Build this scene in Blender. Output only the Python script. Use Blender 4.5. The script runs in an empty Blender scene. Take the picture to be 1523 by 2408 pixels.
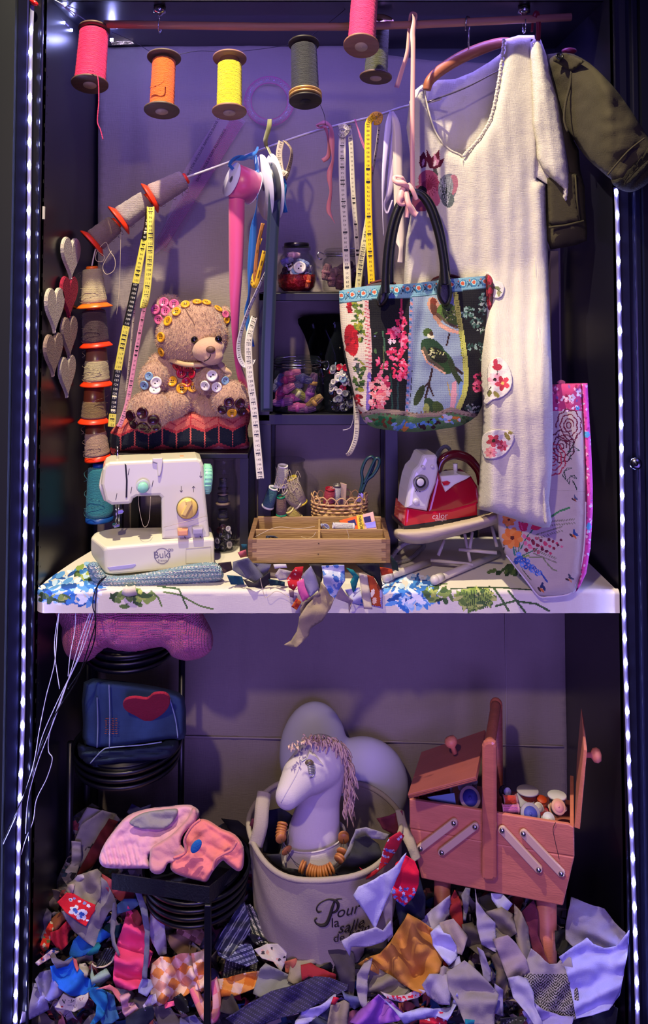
import bpy, bmesh, math, random
import numpy as np
from mathutils import Vector, Matrix, noise, Euler
from mathutils.geometry import delaunay_2d_cdt
random.seed(7)
R = math.radians
SC = bpy.context.scene
COL = SC.collection
# ---------------------------------------------------------------- camera
F, CX, CY, TH = 1900.0, 761.5, 567.0, R(2.5)
cd = bpy.data.cameras.new('camera'); cam = bpy.data.objects.new('camera', cd); COL.objects.link(cam)
cam.location = (0, -1.9, 1.8); cam.rotation_euler = (R(90)+TH, 0, 0)
cd.sensor_width = 36; cd.sensor_fit = 'AUTO'; cd.lens = 36*F/2408; cd.shift_y = -(1204-CY)/2408
cd.clip_start = .05; SC.camera = cam
# ---------------------------------------------------------------- exposure, world
SC.view_settings.view_transform = 'Standard'; SC.view_settings.look = 'None'
SC.view_settings.exposure = 0.0; SC.view_settings.gamma = 1.0; SC.view_settings.use_curve_mapping = False
w = bpy.data.worlds.new('world'); SC.world = w; w.use_nodes = True
w.node_tree.nodes['Background'].inputs[0].default_value = (.10, .07, .28, 1)
w.node_tree.nodes['Background'].inputs[1].default_value = .22
# ---------------------------------------------------------------- lights
def area(name, loc, target, sx, sy, power, col, spread=180):
    l = bpy.data.lights.new(name, 'AREA'); l.shape = 'RECTANGLE'; l.size = sx; l.size_y = sy
    l.energy = power; l.color = col; l.spread = R(spread)
    o = bpy.data.objects.new(name, l); COL.objects.link(o); o.location = loc
    o.rotation_euler = (Vector(target)-Vector(loc)).to_track_quat('-Z', 'Y').to_euler(); return o
def spot(name, loc, target, power, col, angle, blend=.3, rad=.03):
    l = bpy.data.lights.new(name, 'SPOT'); l.energy = power; l.color = col; l.spot_size = R(angle); l.spot_blend = blend
    l.shadow_soft_size = rad
    o = bpy.data.objects.new(name, l); COL.objects.link(o); o.location = loc
    o.rotation_euler = (Vector(target)-Vector(loc)).to_track_quat('-Z', 'Y').to_euler(); return o
LED = (.24, .25, 1.0)
LED_POWER = 560
# strip added to brighten the upper wall, violet fill added for the shop's purple ambient, warm spotlight high in front
area('upper_wall_fill', (0, .14, 2.455), (0, .46, 2.12), 1.25, .012, 3.8, (.27, .21, 1))
area('violet_fill', (.5, -2.2, 3.0), (0, .3, 1.3), .5, .5, 9, (.28, .2, 1.0))
area('violet_fill', (.2, -2.6, 1.1), (0, .3, .6), 1.6, 1.1, 13, (.36, .23, 1.0), 90)
spot('warm_spot', (-.40, -.60, 3.585), (0, .15, 1.2), 335, (1.0, .85, .57), 70, .5, .02)
spot('warm_spot', (-.7, -2.3, 3.1), (.1, .2, 1.0), 150, (1.0, .76, .54), 55, .8, .06)
# ---------------------------------------------------------------- picture to place
cT, sT = math.cos(TH), math.sin(TH)
def P(px, py, Y=0.0):
    a, b = (px-CX)/F, (CY-py)/F
    d = Vector((a, cT-b*sT, sT+b*cT)); t = (Y+1.9)/d.y
    return Vector((d.x*t, Y, 1.8+d.z*t))
def flat(Y):
    return lambda px, py, d=0.0: P(px, py, Y+d)
def plane(px, py, Y, yaw=0, pitch=0):
    """upright plane through a point, turned by yaw (deg, + = right end farther) and leaned back by pitch"""
    p0 = P(px, py, Y); n = Euler((R(-pitch), 0, R(yaw))).to_matrix() @ Vector((0, 1, 0))
    c = Vector((0, -1.9, 1.8))
    def m(x, y, d=0.0):
        q = P(x, y, 0)-c; t = (p0+n*d-c).dot(n)/q.dot(n); return c+q*t
    m.n = n; return m
def horiz(z):
    c = Vector((0, -1.9, 1.8))
    def m(x, y, d=0.0):
        q = P(x, y, 0)-c; t = (z-d-1.8)/q.z; return c+q*t
    return m
def mp(Y): return (1.9+Y)/F
# ---------------------------------------------------------------- colours, materials
def hx(h):
    h = h.lstrip('#'); v = [int(h[i:i+2], 16)/255 for i in (0, 2, 4)]
    return tuple(c/12.92 if c <= .04045 else ((c+.055)/1.055)**2.4 for c in v)
MC = {}
def mat(name, col='#808080', rough=.7, metal=0, bump=None, bs=1.0, bd=.4, vcol=False, var=.0, vs=20, trans=0, emit=0, sheen=0, coat=0, spec=.5, ior=1.45, alpha=1, sss=0):
    if name in MC: return MC[name]
    m = bpy.data.materials.new(name); m.use_nodes = True; nt = m.node_tree; N = nt.nodes; L = nt.links
    b = N['Principled BSDF']; c = hx(col) if isinstance(col, str) else col
    b.inputs['Base Color'].default_value = (*c, 1); b.inputs['Roughness'].default_value = rough; b.inputs['Metallic'].default_value = metal
    b.inputs['Transmission Weight'].default_value = trans; b.inputs['IOR'].default_value = ior
    b.inputs['Sheen Weight'].default_value = sheen; b.inputs['Coat Weight'].default_value = coat
    b.inputs['Specular IOR Level'].default_value = spec; b.inputs['Alpha'].default_value = alpha
    if emit: b.inputs['Emission Color'].default_value = (*c, 1); b.inputs['Emission Strength'].default_value = emit
    tc = N.new('ShaderNodeTexCoord'); src = None
    if vcol:
        a = N.new('ShaderNodeVertexColor'); a.layer_name = 'Col'; src = a.outputs[0]
    if var or bump in ('wood',):
        nz = N.new('ShaderNodeTexNoise'); nz.inputs['Scale'].default_value = vs; nz.inputs['Detail'].default_value = 5
        mpn = N.new('ShaderNodeMapping'); L.new(tc.outputs['Object'], mpn.inputs[0]); L.new(mpn.outputs[0], nz.inputs['Vector'])
        if bump == 'wood': mpn.inputs['Scale'].default_value = (.35, 3, 5)
        rp = N.new('ShaderNodeMapRange'); rp.inputs['To Min'].default_value = 1-var; rp.inputs['To Max'].default_value = 1+var
        rp.inputs['From Min'].default_value = .3; rp.inputs['From Max'].default_value = .7
        L.new(nz.outputs[0], rp.inputs[0])
        mx = N.new('ShaderNodeVectorMath'); mx.operation = 'SCALE'
        if src: L.new(src, mx.inputs[0])
        else: mx.inputs[0].default_value = c
        L.new(rp.outputs[0], mx.inputs['Scale']); src = mx.outputs[0]
    if src: L.new(src, b.inputs['Base Color'])
    h = None
    def wave(scale, axis, dist=0, ds=1):
        wv = N.new('ShaderNodeTexWave'); wv.bands_direction = axis; wv.inputs['Scale'].default_value = scale
        wv.inputs['Distortion'].default_value = dist; wv.inputs['Detail Scale'].default_value = ds
        L.new(tc.outputs['Object'], wv.inputs['Vector']); return wv.outputs['Fac']
    def nz_(scale, det=4, sc=None):
        n = N.new('ShaderNodeTexNoise'); n.inputs['Scale'].default_value = scale; n.inputs['Detail'].default_value = det
        if sc:
            g = N.new('ShaderNodeMapping'); g.inputs['Scale'].default_value = sc; L.new(tc.outputs['Object'], g.inputs[0]); L.new(g.outputs[0], n.inputs['Vector'])
        else: L.new(tc.outputs['Object'], n.inputs['Vector'])
        return n.outputs[0]
    def mth(op, a, b_):
        k = N.new('ShaderNodeMath'); k.operation = op
        for i, v in enumerate((a, b_)):
            if isinstance(v, (int, float)): k.inputs[i].default_value = v
            else: L.new(v, k.inputs[i])
        return k.outputs[0]
    if bump == 'linen': h = mth('ADD', nz_(40*bs, 3, (14, 1, 1)), nz_(40*bs, 3, (1, 1, 14)))
    elif bump == 'weave': h = mth('MULTIPLY', wave(260*bs, 'X', 1), wave(260*bs, 'Z', 1))
    elif bump == 'knit': h = mth('ADD', wave(60*bs, 'Z', 2, 3), mth('MULTIPLY', wave(45*bs, 'X', 2, 3), .8))
    elif bump == 'wrap': h = wave(150*bs, 'Z', 3, 2)
    elif bump == 'fur': h = nz_(120*bs, 6, (1, 1, .45))
    elif bump == 'felt': h = nz_(260*bs, 6)
    elif bump == 'wood': h = nz_(60*bs, 4, (.4, 3, 6))
    elif bump == 'wrinkle': h = nz_(14*bs, 8)
    elif bump == 'leather': h = nz_(300*bs, 3)
    if h:
        bp = N.new('ShaderNodeBump'); bp.inputs['Strength'].default_value = bd; bp.inputs['Distance'].default_value = .004 if bump != 'wrinkle' else .01
        L.new(h, bp.inputs['Height']); L.new(bp.outputs[0], b.inputs['Normal'])
    MC[name] = m; return m
# ---------------------------------------------------------------- mesh helpers
class MB:
    def __init__(s): s.v = []; s.f = []; s.c = []; s.smooth = []
    def add(s, vs, fs, col=None, smooth=True):
        o = len(s.v); s.v += [Vector(v) for v in vs]
        for i, f in enumerate(fs):
            s.f.append([o+k for k in f]); s.smooth.append(smooth)
            s.c.append(col[i] if isinstance(col, list) else col)
        return s
    def bm(s, b, M=None, col=None, smooth=False):
        b.verts.ensure_lookup_table()
        s.add([(M @ v.co if M else v.co.copy()) for v in b.verts], [[v.index for v in f.verts] for f in b.faces], col, smooth); b.free(); return s
    def box(s, lo, hi, M=None, bev=0, col=None, seg=2):
        b = bmesh.new(); lo, hi = Vector(lo), Vector(hi); bmesh.ops.create_cube(b, size=1)
        for v in b.verts: v.co = Vector([(lo[i]+hi[i])/2+v.co[i]*(hi[i]-lo[i]) for i in range(3)])
        if bev: bmesh.ops.bevel(b, geom=b.edges[:], offset=bev, segments=seg, affect='EDGES', profile=.5)
        b.verts.index_update(); return s.bm(b, M, col)
    def ball(s, c, r, M=None, col=None, seg=16):
        b = bmesh.new(); bmesh.ops.create_uvsphere(b, u_segments=seg, v_segments=max(6, seg*2//3), radius=1)
        if not hasattr(r, '__len__'): r = (r, r, r)
        for v in b.verts: v.co = Vector((v.co[0]*r[0], v.co[1]*r[1], v.co[2]*r[2]))
        if M: 
            for v in b.verts: v.co = M @ v.co
        for v in b.verts: v.co += Vector(c)
        b.verts.index_update(); return s.bm(b, None, col, True)
    def lathe(s, prof, M=None, n=24, col=None, smooth=True):
        vs = []; fs = []; cs = []
        for r, z in prof:
            for i in range(n): a = 2*math.pi*i/n; vs.append(Vector((r*math.cos(a), r*math.sin(a), z)))
        for k in range(len(prof)-1):
            for i in range(n):
                j = (i+1) % n; fs.append([k*n+i, k*n+j, (k+1)*n+j, (k+1)*n+i])
                if isinstance(col, list): cs.append(col[k])
        if prof[0][0] > 1e-5: fs.append(list(range(n))[::-1]); cs.append(col[0] if isinstance(col, list) else 0)
        if prof[-1][0] > 1e-5: fs.append([(len(prof)-1)*n+i for i in range(n)]); cs.append(col[-1] if isinstance(col, list) else 0)
        if M: vs = [M @ v for v in vs]
        return s.add(vs, fs, cs if isinstance(col, list) else col, smooth)
    def tube(s, pts, r, n=8, closed=False, col=None):
        pts = [Vector(p) for p in pts]; m = len(pts)
        rs = r if hasattr(r, '__len__') else [r]*m
        vs = []; up = None
        for i, p in enumerate(pts):
            a = pts[(i-1) % m] if (closed or i) else p; b = pts[(i+1) % m] if (closed or i < m-1) else p
            t = (b-a).normalized()
            if up is None: up = t.orthogonal().normalized()
            up = (up-t*up.dot(t)); up = up.normalized() if up.length > 1e-6 else t.orthogonal().normalized()
            sd = t.cross(up)
            for k in range(n): an = 2*math.pi*k/n; vs.append(p+(up*math.cos(an)+sd*math.sin(an))*rs[i])
        fs = []
        for i in range(m if closed else m-1):
            for k in range(n):
                j = (k+1) % n; ii = (i+1) % m; fs.append([i*n+k, i*n+j, ii*n+j, ii*n+k])
        if not closed: fs += [list(range(n))[::-1], [(m-1)*n+k for k in range(n)]]
        return s.add(vs, fs, col)
    def prism(s, out, m, depth, bev=0, col=None, seg=2):
        """traced outline pushed back by depth, real thickness; bevelled"""
        b = bmesh.new(); fr = [b.verts.new(m(x, y, 0)) for x, y in out]
        nrm = getattr(m, 'n', Vector((0, 1, 0)))
        bk = [b.verts.new(v.co+nrm*depth) for v in fr]; n = len(out)
        f0 = b.faces.new(fr); f1 = b.faces.new(bk[::-1])
        for i in range(n): b.faces.new([fr[i], bk[i], bk[(i+1) % n], fr[(i+1) % n]])
        bmesh.ops.recalc_face_normals(b, faces=b.faces[:])
        if bev: bmesh.ops.bevel(b, geom=list({e for f in (f0, f1) for e in f.edges}), offset=bev, segments=seg, affect='EDGES', profile=.5)
        bmesh.ops.triangulate(b, faces=[f for f in b.faces if len(f.verts) > 4])
        b.verts.index_update(); return s.bm(b, None, col)
    def grid(s, fn, nu, nv, colf=None, closed_u=False, col=None):
        vs = []; fs = []; cs = []
        for j in range(nv+1):
            for i in range(nu+(0 if closed_u else 1)): vs.append(fn(i/nu, j/nv))
        w = nu if closed_u else nu+1
        for j in range(nv):
            for i in range(nu):
                k = (i+1) % w; fs.append([j*w+i, j*w+k, (j+1)*w+k, (j+1)*w+i])
                if colf: cs.append(colf((i+.5)/nu, (j+.5)/nv))
        return s.add(vs, fs, cs if colf else col)
    def text(s, txt, size, fn, col=None, depth=0, italic=0, bold=0):
        """fn(x,y) -> world point for text-plane metres"""
        vs, fs = glyphs(txt, bold)
        return s.add([fn((v[0]+italic*v[1])*size, v[1]*size) for v in vs], fs, col, False)
    def build(s, name, m, parent=None, solid=0, sub=0, auto=None, **tags):
        me = bpy.data.meshes.new(name); me.from_pydata(s.v, [], s.f)
        me.polygons.foreach_set('use_smooth', s.smooth)
        if any(c for c in s.c):
            ca = me.color_attributes.new('Col', 'FLOAT_COLOR', 'CORNER'); n = len(me.loops); arr = np.ones((n, 4), np.float32)
            k = 0
            for f, c in zip(s.f, s.c):
                if c: arr[k:k+len(f), :3] = hx(c) if isinstance(c, str) else c
                k += len(f)
            ca.data.foreach_set('color', arr.ravel())
        me.materials.append(m); me.update()
        return link(name, me, parent, solid, sub, auto, **tags)
def link(name, me, parent=None, solid=0, sub=0, auto=None, **tags):
    o = bpy.data.objects.new(name, me); COL.objects.link(o)
    if parent is not None:
        o.parent = parent
        if parent.type == 'EMPTY': o.location = -parent.location
    if sub: q = o.modifiers.new('s', 'SUBSURF'); q.levels = q.render_levels = sub
    if solid: q = o.modifiers.new('t', 'SOLIDIFY'); q.thickness = solid; q.offset = 0
    for k, v in tags.items(): o[{'cat': 'category'}.get(k, k)] = v
    return o
def T(name, label, cat, loc=(0, 0, 0), group=None):
    o = bpy.data.objects.new(name, None); COL.objects.link(o); o.location = loc; o.empty_display_size = .03
    o['label'] = label; o['category'] = cat
    if group: o['group'] = group
    return o
def dup(o, parent=None):
    c = o.copy(); COL.objects.link(c)
    if parent is not None: c.parent = parent
    for ch in [x for x in ALLCH(o)]: dup(ch, c)
    return c
def ALLCH(o): return [x for x in bpy.data.objects if x.parent == o]
GC = {}
def glyphs(txt, bold=0):
    k = (txt, bold)
    if k not in GC:
        cu = bpy.data.curves.new('t', 'FONT'); cu.body = txt; cu.align_x = 'CENTER'; cu.align_y = 'CENTER'; cu.size = 1; cu.resolution_u = 3
        cu.offset = bold
        ob = bpy.data.objects.new('t', cu); COL.objects.link(ob); dg = bpy.context.evaluated_depsgraph_get(); dg.update()
        me = ob.evaluated_get(dg).to_mesh()
        GC[k] = ([v.co.copy() for v in me.vertices], [list(p.vertices) for p in me.polygons])
        bpy.data.objects.remove(ob); bpy.data.curves.remove(cu)
    return GC[k]
# pre-cut every numeral and word before the scene grows
for t in [str(i) for i in range(10)]+['Buki', 'France', 'calor', 'Ultragliss', 'BOHIN', 'XL', 'our', 'la', 'salle', 'de', 'bain', 'P']: glyphs(t); 
def cr(pts, n=6, closed=False):
    pts = [Vector(p) if len(p) == 3 else Vector((p[0], p[1], 0)) for p in pts]; out = []; m = len(pts)
    for i in range(m if closed else m-1):
        g = (lambda k: pts[k % m]) if closed else (lambda k: pts[max(0, min(m-1, k))])
        a, b, c, d = g(i-1), g(i), g(i+1), g(i+2)
        for k in range(n):
            t = k/n; out.append(.5*((2*b)+(c-a)*t+(2*a-5*b+4*c-d)*t*t+(3*b-a-3*c+d)*t**3))
    if not closed: out.append(pts[-1].copy())
    return out
def sm(out, n=4): return [(p.x, p.y) for p in cr(out, n, True)]
# ---- painter: pattern that belongs to a surface, drawn in the surface's own 2D frame
def paint(base, ops):
    """ops: ('e',cx,cy,rx,ry,ang,col) ('p',[pts],col) ('l',[pts],w,col) ('f',fn)"""
    base = np.array(hx(base)); O = []
    for o in ops:
        if o[0] == 'f': O.append(o)
        else: O.append((*o[:-1], np.array(hx(o[-1]))))
    def run(X, Y):
        X = np.asarray(X, float); Y = np.asarray(Y, float); C = np.tile(base, (len(X), 1))
        for o in O:
            if o[0] == 'e':
                _, cx, cy, rx, ry, an, c = o; ca, sa = math.cos(R(an)), math.sin(R(an)); u = (X-cx)*ca+(Y-cy)*sa; v = -(X-cx)*sa+(Y-cy)*ca
                C[(u/rx)**2+(v/ry)**2 < 1] = c
            elif o[0] == 'p':
                C[inpoly(X, Y, o[1])] = o[2]
            elif o[0] == 'l':
                C[segdist(X, Y, o[1], False) < o[2]/2] = o[3]
            else: C = o[1](X, Y, C)
        return C
    return run
def inpoly(X, Y, pts):
    ins = np.zeros(len(X), bool); n = len(pts)
    for i in range(n):
        x0, y0 = pts[i][:2]; x1, y1 = pts[(i+1) % n][:2]
        if y0 == y1: continue
        ins ^= ((y0 > Y) != (y1 > Y)) & (X < (x1-x0)*(Y-y0)/(y1-y0)+x0)
    return ins
def segdist(X, Y, pts, closed=True):
    n = len(pts); D = np.full(len(X), 1e9)
    for i in range(n if closed else n-1):
        x0, y0 = pts[i][:2]; x1, y1 = pts[(i+1) % n][:2]; dx, dy = x1-x0, y1-y0; L2 = dx*dx+dy*dy+1e-9
        t = np.clip(((X-x0)*dx+(Y-y0)*dy)/L2, 0, 1); D = np.minimum(D, np.hypot(X-x0-t*dx, Y-y0-t*dy))
    return D
def fbm(x, y, s=1.0, seed=0.0): return noise.noise(Vector((x*s, y*s, seed)))
def tri(out, sp, dense=()):
    """triangulate a traced outline with inner points at spacing sp"""
    rs = []
    n = len(out)
    for i in range(n):
        a, b = out[i], out[(i+1) % n]; L = math.hypot(b[0]-a[0], b[1]-a[1]); k = max(1, int(L/sp))
        for j in range(k): rs.append((a[0]+(b[0]-a[0])*j/k, a[1]+(b[1]-a[1])*j/k))
    xs = [p[0] for p in rs]; ys = [p[1] for p in rs]
    gx, gy = np.meshgrid(np.arange(min(xs), max(xs), sp), np.arange(min(ys), max(ys), sp*.87)); gx = gx.astype(float)
    gx[1::2] += sp/2; gx = gx.ravel(); gy = gy.ravel().astype(float); extra = []
    keep = inpoly(gx, gy, rs)
    for (x0, y0, x1, y1, s2) in dense: keep &= ~((gx > x0) & (gx < x1) & (gy > y0) & (gy < y1))
    gx, gy = gx[keep], gy[keep]; dd = segdist(gx, gy, rs); k = dd > sp*.45; gx, gy = gx[k], gy[k]
    for (x0, y0, x1, y1, s2) in dense:
        a, b = np.meshgrid(np.arange(x0, x1, s2), np.arange(y0, y1, s2)); a = a.ravel().astype(float); b = b.ravel().astype(float)
        a += np.random.RandomState(1).uniform(-.2, .2, len(a))*s2
        k = inpoly(a, b, rs); a, b = a[k], b[k]; k = segdist(a, b, rs) > s2*.5; gx = np.concatenate([gx, a[k]]); gy = np.concatenate([gy, b[k]])
    pts = rs+list(zip(gx.tolist(), gy.tolist()))
    r = delaunay_2d_cdt([Vector(p) for p in pts], [], [list(range(len(rs)))], 1, 1e-4)
    V = np.array([(v.x, v.y) for v in r[0]]); return V, [list(f) for f in r[2]], rs
def cloth(name, out, m, material, parent=None, sp=8, fold=None, painter=None, thick=.0015, dense=(), smooth=True, **tags):
    """a piece of cloth cut to its outline with real folds; fold(x,y)->metres away from the viewer"""
    V, Fs, rs = tri(out, sp, dense); b = MB()
    vs = [m(x, y, (fold(x, y) if fold else 0)) for x, y in V]
    cols = None
    if painter:
        cx = np.array([V[f].mean(0) for f in Fs]); cols = [tuple(c) for c in painter(cx[:, 0], cx[:, 1])]
    b.add(vs, Fs, cols, smooth); return b.build(name, material, parent, solid=thick, **tags)
def puff(name, out, m, material, parent=None, sp=8, depth=.04, rad=None, back=.6, fold=None, painter=None, dense=(), mb=None, holes=None, **tags):
    """a stuffed or rounded body whose outline is given; closed front and back"""
    V, Fs, rs = tri(out, sp, dense); d = segdist(V[:, 0], V[:, 1], rs); Rr = rad or d.max()
    q = np.clip(d/Rr, 0, 1); h = np.sqrt(np.clip(1-(1-q)**2, 0, 1))*depth
    fr = [m(x, y, -hh+(fold(x, y)*min(1, qq*4) if fold else 0)) for (x, y), hh, qq in zip(V, h, q)]
    isb = d < 1e-3; idx = {}; bk = []; o = len(fr)
    for i in range(len(V)):
        if isb[i]: idx[i] = i
        else: idx[i] = o+len(bk); bk.append(m(V[i][0], V[i][1], h[i]*back))
    cols = None; F2 = [[idx[k] for k in f][::-1] for f in Fs]
    if painter:
        cx = np.array([V[f].mean(0) for f in Fs]); c = [tuple(k) for k in painter(cx[:, 0], cx[:, 1])]; cols = c+c
    b = mb or MB(); b.add(fr+bk, Fs+F2, cols, True)
    return b if mb else b.build(name, material, parent, **tags)
def ribbon(mbx, pts, w, tw=0, n=6, nv=2, colf=None, curl=0, end='', col=None):
    """flat strip along 3D points; w width(s) in m, tw twist(s) in degrees from facing the front"""
    m = len(pts); ws = w if hasattr(w, '__len__') else [w]*m; ts = tw if hasattr(tw, '__len__') else [tw]*m
    q = cr(pts, n); aux = cr([(ws[i], ts[i], 0) for i in range(m)], n); K = len(q); rows = []; dist = 0
    fs = []; vs = []; cs = []; s = [0]
    for i in range(1, K): s.append(s[-1]+(q[i]-q[i-1]).length)
    for i, p in enumerate(q):
        t = (q[min(K-1, i+1)]-q[max(0, i-1)]).normalized(); sd = t.cross(Vector((0, 1, 0)))
        sd = sd.normalized() if sd.length > 1e-3 else Vector((1, 0, 0)); nn = sd.cross(t)
        a = R(aux[i].y); wd = sd*math.cos(a)+nn*math.sin(a); up = wd.cross(t)
        for k in range(nv+1):
            u = k/nv-.5; vs.append(p+wd*(u*aux[i].x)+up*(curl*aux[i].x*(u*u*4-.5)))
    for i in range(K-1):
        for k in range(nv):
            a = i*(nv+1)+k; fs.append([a, a+1, a+nv+2, a+nv+1])
            if colf: cs.append(colf(s[i], (k+.5)/nv))
    mbx.add(vs, fs, cs if colf else col); return mbx
def rings(c, ax, r0, r1, h):
    M = Vector(ax).normalized().to_track_quat('Z', 'Y').to_matrix().to_4x4(); M.translation = Vector(c); return M
def aim(a, b):
    """matrix placing local z from a to b; returns matrix, length"""
    a, b = Vector(a), Vector(b); M = (b-a).to_track_quat('Z', 'Y').to_matrix().to_4x4(); M.translation = a; return M, (b-a).length
# ================================================================ the setting
DARK = mat('black_painted_metal', '#10101c', rough=.32, spec=.6)
DARK2 = mat('grey_frame_metal', '#1c1f22', rough=.5)
TRIMM = mat('glossy_dark_profile', '#141424', rough=.18)
XW = .667
def struct(mb, name, m, **k):
    o = mb.build(name, m, **k); o['kind'] = 'structure'; return o
ZC = P(761, 110, .455).z; ZF = 0.0
wl = MB().box((-XW-.03, 0, 0), (-XW, .50, ZC)); wl = struct(wl, 'wall_left', DARK)
b = MB()
z = P(103, 70, .005).z
for i in range(46):
    zz = z-i*.0447; 
    if zz > 0: b.box((-XW-.001, .012, zz-.009), (-XW+.0004, .016, zz))
    if zz > 0: b.box((-XW-.001, .03, zz-.02), (-XW+.0004, .032, zz-.016))
b.build('slot_row', mat('slot_black', '#020204', rough=.9), wl)
struct(MB().box((XW+.02, 0, 0), (XW+.05, .50, ZC)), 'wall_right', DARK)
struct(MB().box((-XW-.03, .475, 0), (XW+.05, .50, ZC)), 'wall_back', DARK)
struct(MB().box((-1.2, .06, ZC), (1.2, .5, ZC+.03)), 'ceiling', mat('black_ceiling_metal', '#0e0e1c', rough=.3))
struct(MB().box((-1.2, -.25, -.03), (1.2, .5, 0)), 'floor', mat('dark_floor', '#0b0b18', rough=.25))
# front frame of the cabinet, left and right, with rolled profile edges
b = MB().box((-1.2, -.02, 0), (-.728, .02, 2.7)); struct(b, 'trim_1', DARK2)
b = MB().box((-.728, -.008, 0), (-.70, .02, 2.6), bev=.004).box((-.70, .006, 0), (-.667, .02, 2.6)).box((-.672, -.006, 0), (-.667, .02, 2.6), bev=.001); struct(b, 'trim_2', TRIMM)
b = MB().box((.728, -.008, 0), (.745, .02, 2.6), bev=.004).box((.69, .006, 0), (.728, .02, 2.6)).box((.687, -.006, 0), (.692, .02, 2.6), bev=.001); struct(b, 'trim_3', TRIMM)
b = MB().box((.745, -.02, 0), (1.2, .02, 2.7)); struct(b, 'trim_4', mat('black_right_frame', '#0b0c16', rough=.35))
struct(MB().box((-1.2, .055, ZC), (1.2, .065, 2.9)), 'trim_5', DARK)
# lock button on the right frame
t = T('cabinet_lock', 'small round chrome lock on the black right-hand frame', 'lock', P(1494, 1100, -.02))
M, L_ = aim(P(1494, 1090, -.02), P(1494, 1090, -.03))
MB().lathe([(0, 0), (.014, 0), (.014, .004), (.011, .006), (0, .006)], M).build('rim', mat('lock_metal', '#50505c', rough=.2, metal=1), t)
MB().lathe([(0, .006), (.006, .006), (.006, .012), (0, .012)], M).build('barrel', mat('lock_black', '#0a0a10', rough=.3), t)
MB().box(P(98, 486, .01)-Vector((.002, 0, .0)), P(98, 514, .01)+Vector((.004, .008, 0)), bev=.001).build('wall_clip', mat('clip_white', '#c8c4b8'), label='small white plastic clip on the left wall above the hearts', cat='clip')
# ---------------------------------------------------------------- LED tapes
tape_m = mat('tape_white', '#8a88a8', rough=.5)
led_m = mat('led_emitter', (.36, .38, 1.0), emit=LED_POWER)
def led_tape(label, pts, step, wd, first=0, facing=Vector((0, -1, 0))):
    t = T('led_strip', label, 'light strip', pts[-1], 'LED light strips framing the cabinet')
    b = MB(); q = cr(pts, 8); ribbon(b, pts, wd, 0, 8, 1); b.build('strip', tape_m, t, solid=.001)
    s = 0; nxt = first; k = 0; led0 = None
    for i in range(1, len(q)):
        L = (q[i]-q[i-1]).length
        while s+L >= nxt and k < 98:
            p = q[i-1].lerp(q[i], (nxt-s)/L)
            if led0 is None:
                led0 = MB().box((-.0035, -.0025, -.0035), (.0035, 0, .0035), bev=.0008).build('led', led_m); o = led0
            else: o = led0.copy(); COL.objects.link(o)
            o.parent = t; o.location = p+facing*.0015-t.location; nxt += step; k += 1
        s += L
    return t
lx = [(76, 12), (74, 60), (72, 120), (70, 300), (67, 600), (65, 900), (62, 1100), (57, 1400), (55, 1600), (52, 1750), (46, 1900), (42, 2080), (40, 2200), (36, 2420)]
led_tape('bright LED strip running down the left edge of the cabinet', [P(x, y, -.012) for x, y in lx], .0535, .0095, .06)
rx = [(1447, 440), (1451, 520), (1457, 800), (1461, 1100), (1466, 1430), (1473, 1650), (1478, 1800), (1488, 2050), (1496, 2300), (1499, 2425)]
led_tape('bright LED strip running down the right edge of the cabinet', [P(x, y, -.012) for x, y in rx], .0540, .010, .012)
pts = [P(84, -4, .0), P(104, 12, .03), P(140, 44, .12), P(170, 73, .22), P(190, 97, .32), P(200, 108, .38)]
led_tape('short LED strip running back along the top left corner', pts, .062, .008, .03, Vector((0, -1, -.3)).normalized())
MB().box((-.004, 0, -.004), (.004, .003, .004)).build('led_diode', led_m, label='single glowing LED beside the top of the pink spool', cat='light').location = P(262, 93, .30)
b = MB(); b.ball(P(80, 6, -.015), (.012, .006, .006), Matrix.Rotation(R(35), 3, 'Y')).build('led_connector', mat('red_plug', '#b01818', rough=.2), label='red plastic connector at the top of the left LED strip', cat='connector')
b = MB(); b.prism([(255, 85), (300, 84), (316, 103), (262, 106)], flat(.40), .004, .001).build('foil_tab', mat('foil', '#b8a878', rough=.25, metal=1, bump='wrinkle', bs=6), label='crumpled metallic foil tab on the dark top back corner', cat='tab')
# thin wires bundled at the top left
def wire(name, label, pts, r, m, n=8, cat='wire', group=None):
    b = MB().tube(cr(pts, n), r, 6); k = dict(label=label, cat=cat)
    if group: k['group'] = group
    return b.build(name, m, **k)
WW = mat('white_wire', '#d8dcf0', rough=.3); BW = mat('black_wire', '#08080c', rough=.3)
wire('hanging_wire', 'tangled thin white wire loop under the cabinet top, left', [P(118, -6, .05), P(150, 12, .06), P(140, 8, .06), P(165, 28, .08), P(176, 38, .08), P(178, 22, .09), P(150, 14, .1), P(190, 40, .12), P(215, 58, .14)], .0012, WW)
# ---------------------------------------------------------------- backdrop cloth
bk = mat('backdrop_linen', '#92877f', rough=.9, bump='linen', bs=1.2, bd=.35, var=.06, vs=6, vcol=False)
out = [(231, 112), (420, 108), (600, 106), (820, 108), (900, 128), (1010, 142), (1130, 148), (1340, 150), (1338, 900), (1334, 1600), (1330, 2380), (231, 2390), (229, 1200)]
def bf(x, y):
    f = .004*math.sin(x*.030+.6*math.sin(y*.004))+.006*fbm(x, y, .006, 3)
    for cx, a in ((300, .006), (560, .005), (735, .004), (1180, .008), (1075, .005)): f += a*math.exp(-((x-cx-8*math.sin(y*.006))/9)**2)
    if 225 < x < 420 and 600 < y < 1300: f += .010*math.sin((x+y*.06)*.09)*math.exp(-((y-900)/260)**2)
    return f-.006
bc = cloth('backdrop_cloth', out, flat(.455), bk, sp=14, fold=bf, thick=.001, label='pale linen cloth hung flat over the cabinet back wall', cat='cloth backdrop')
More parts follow.
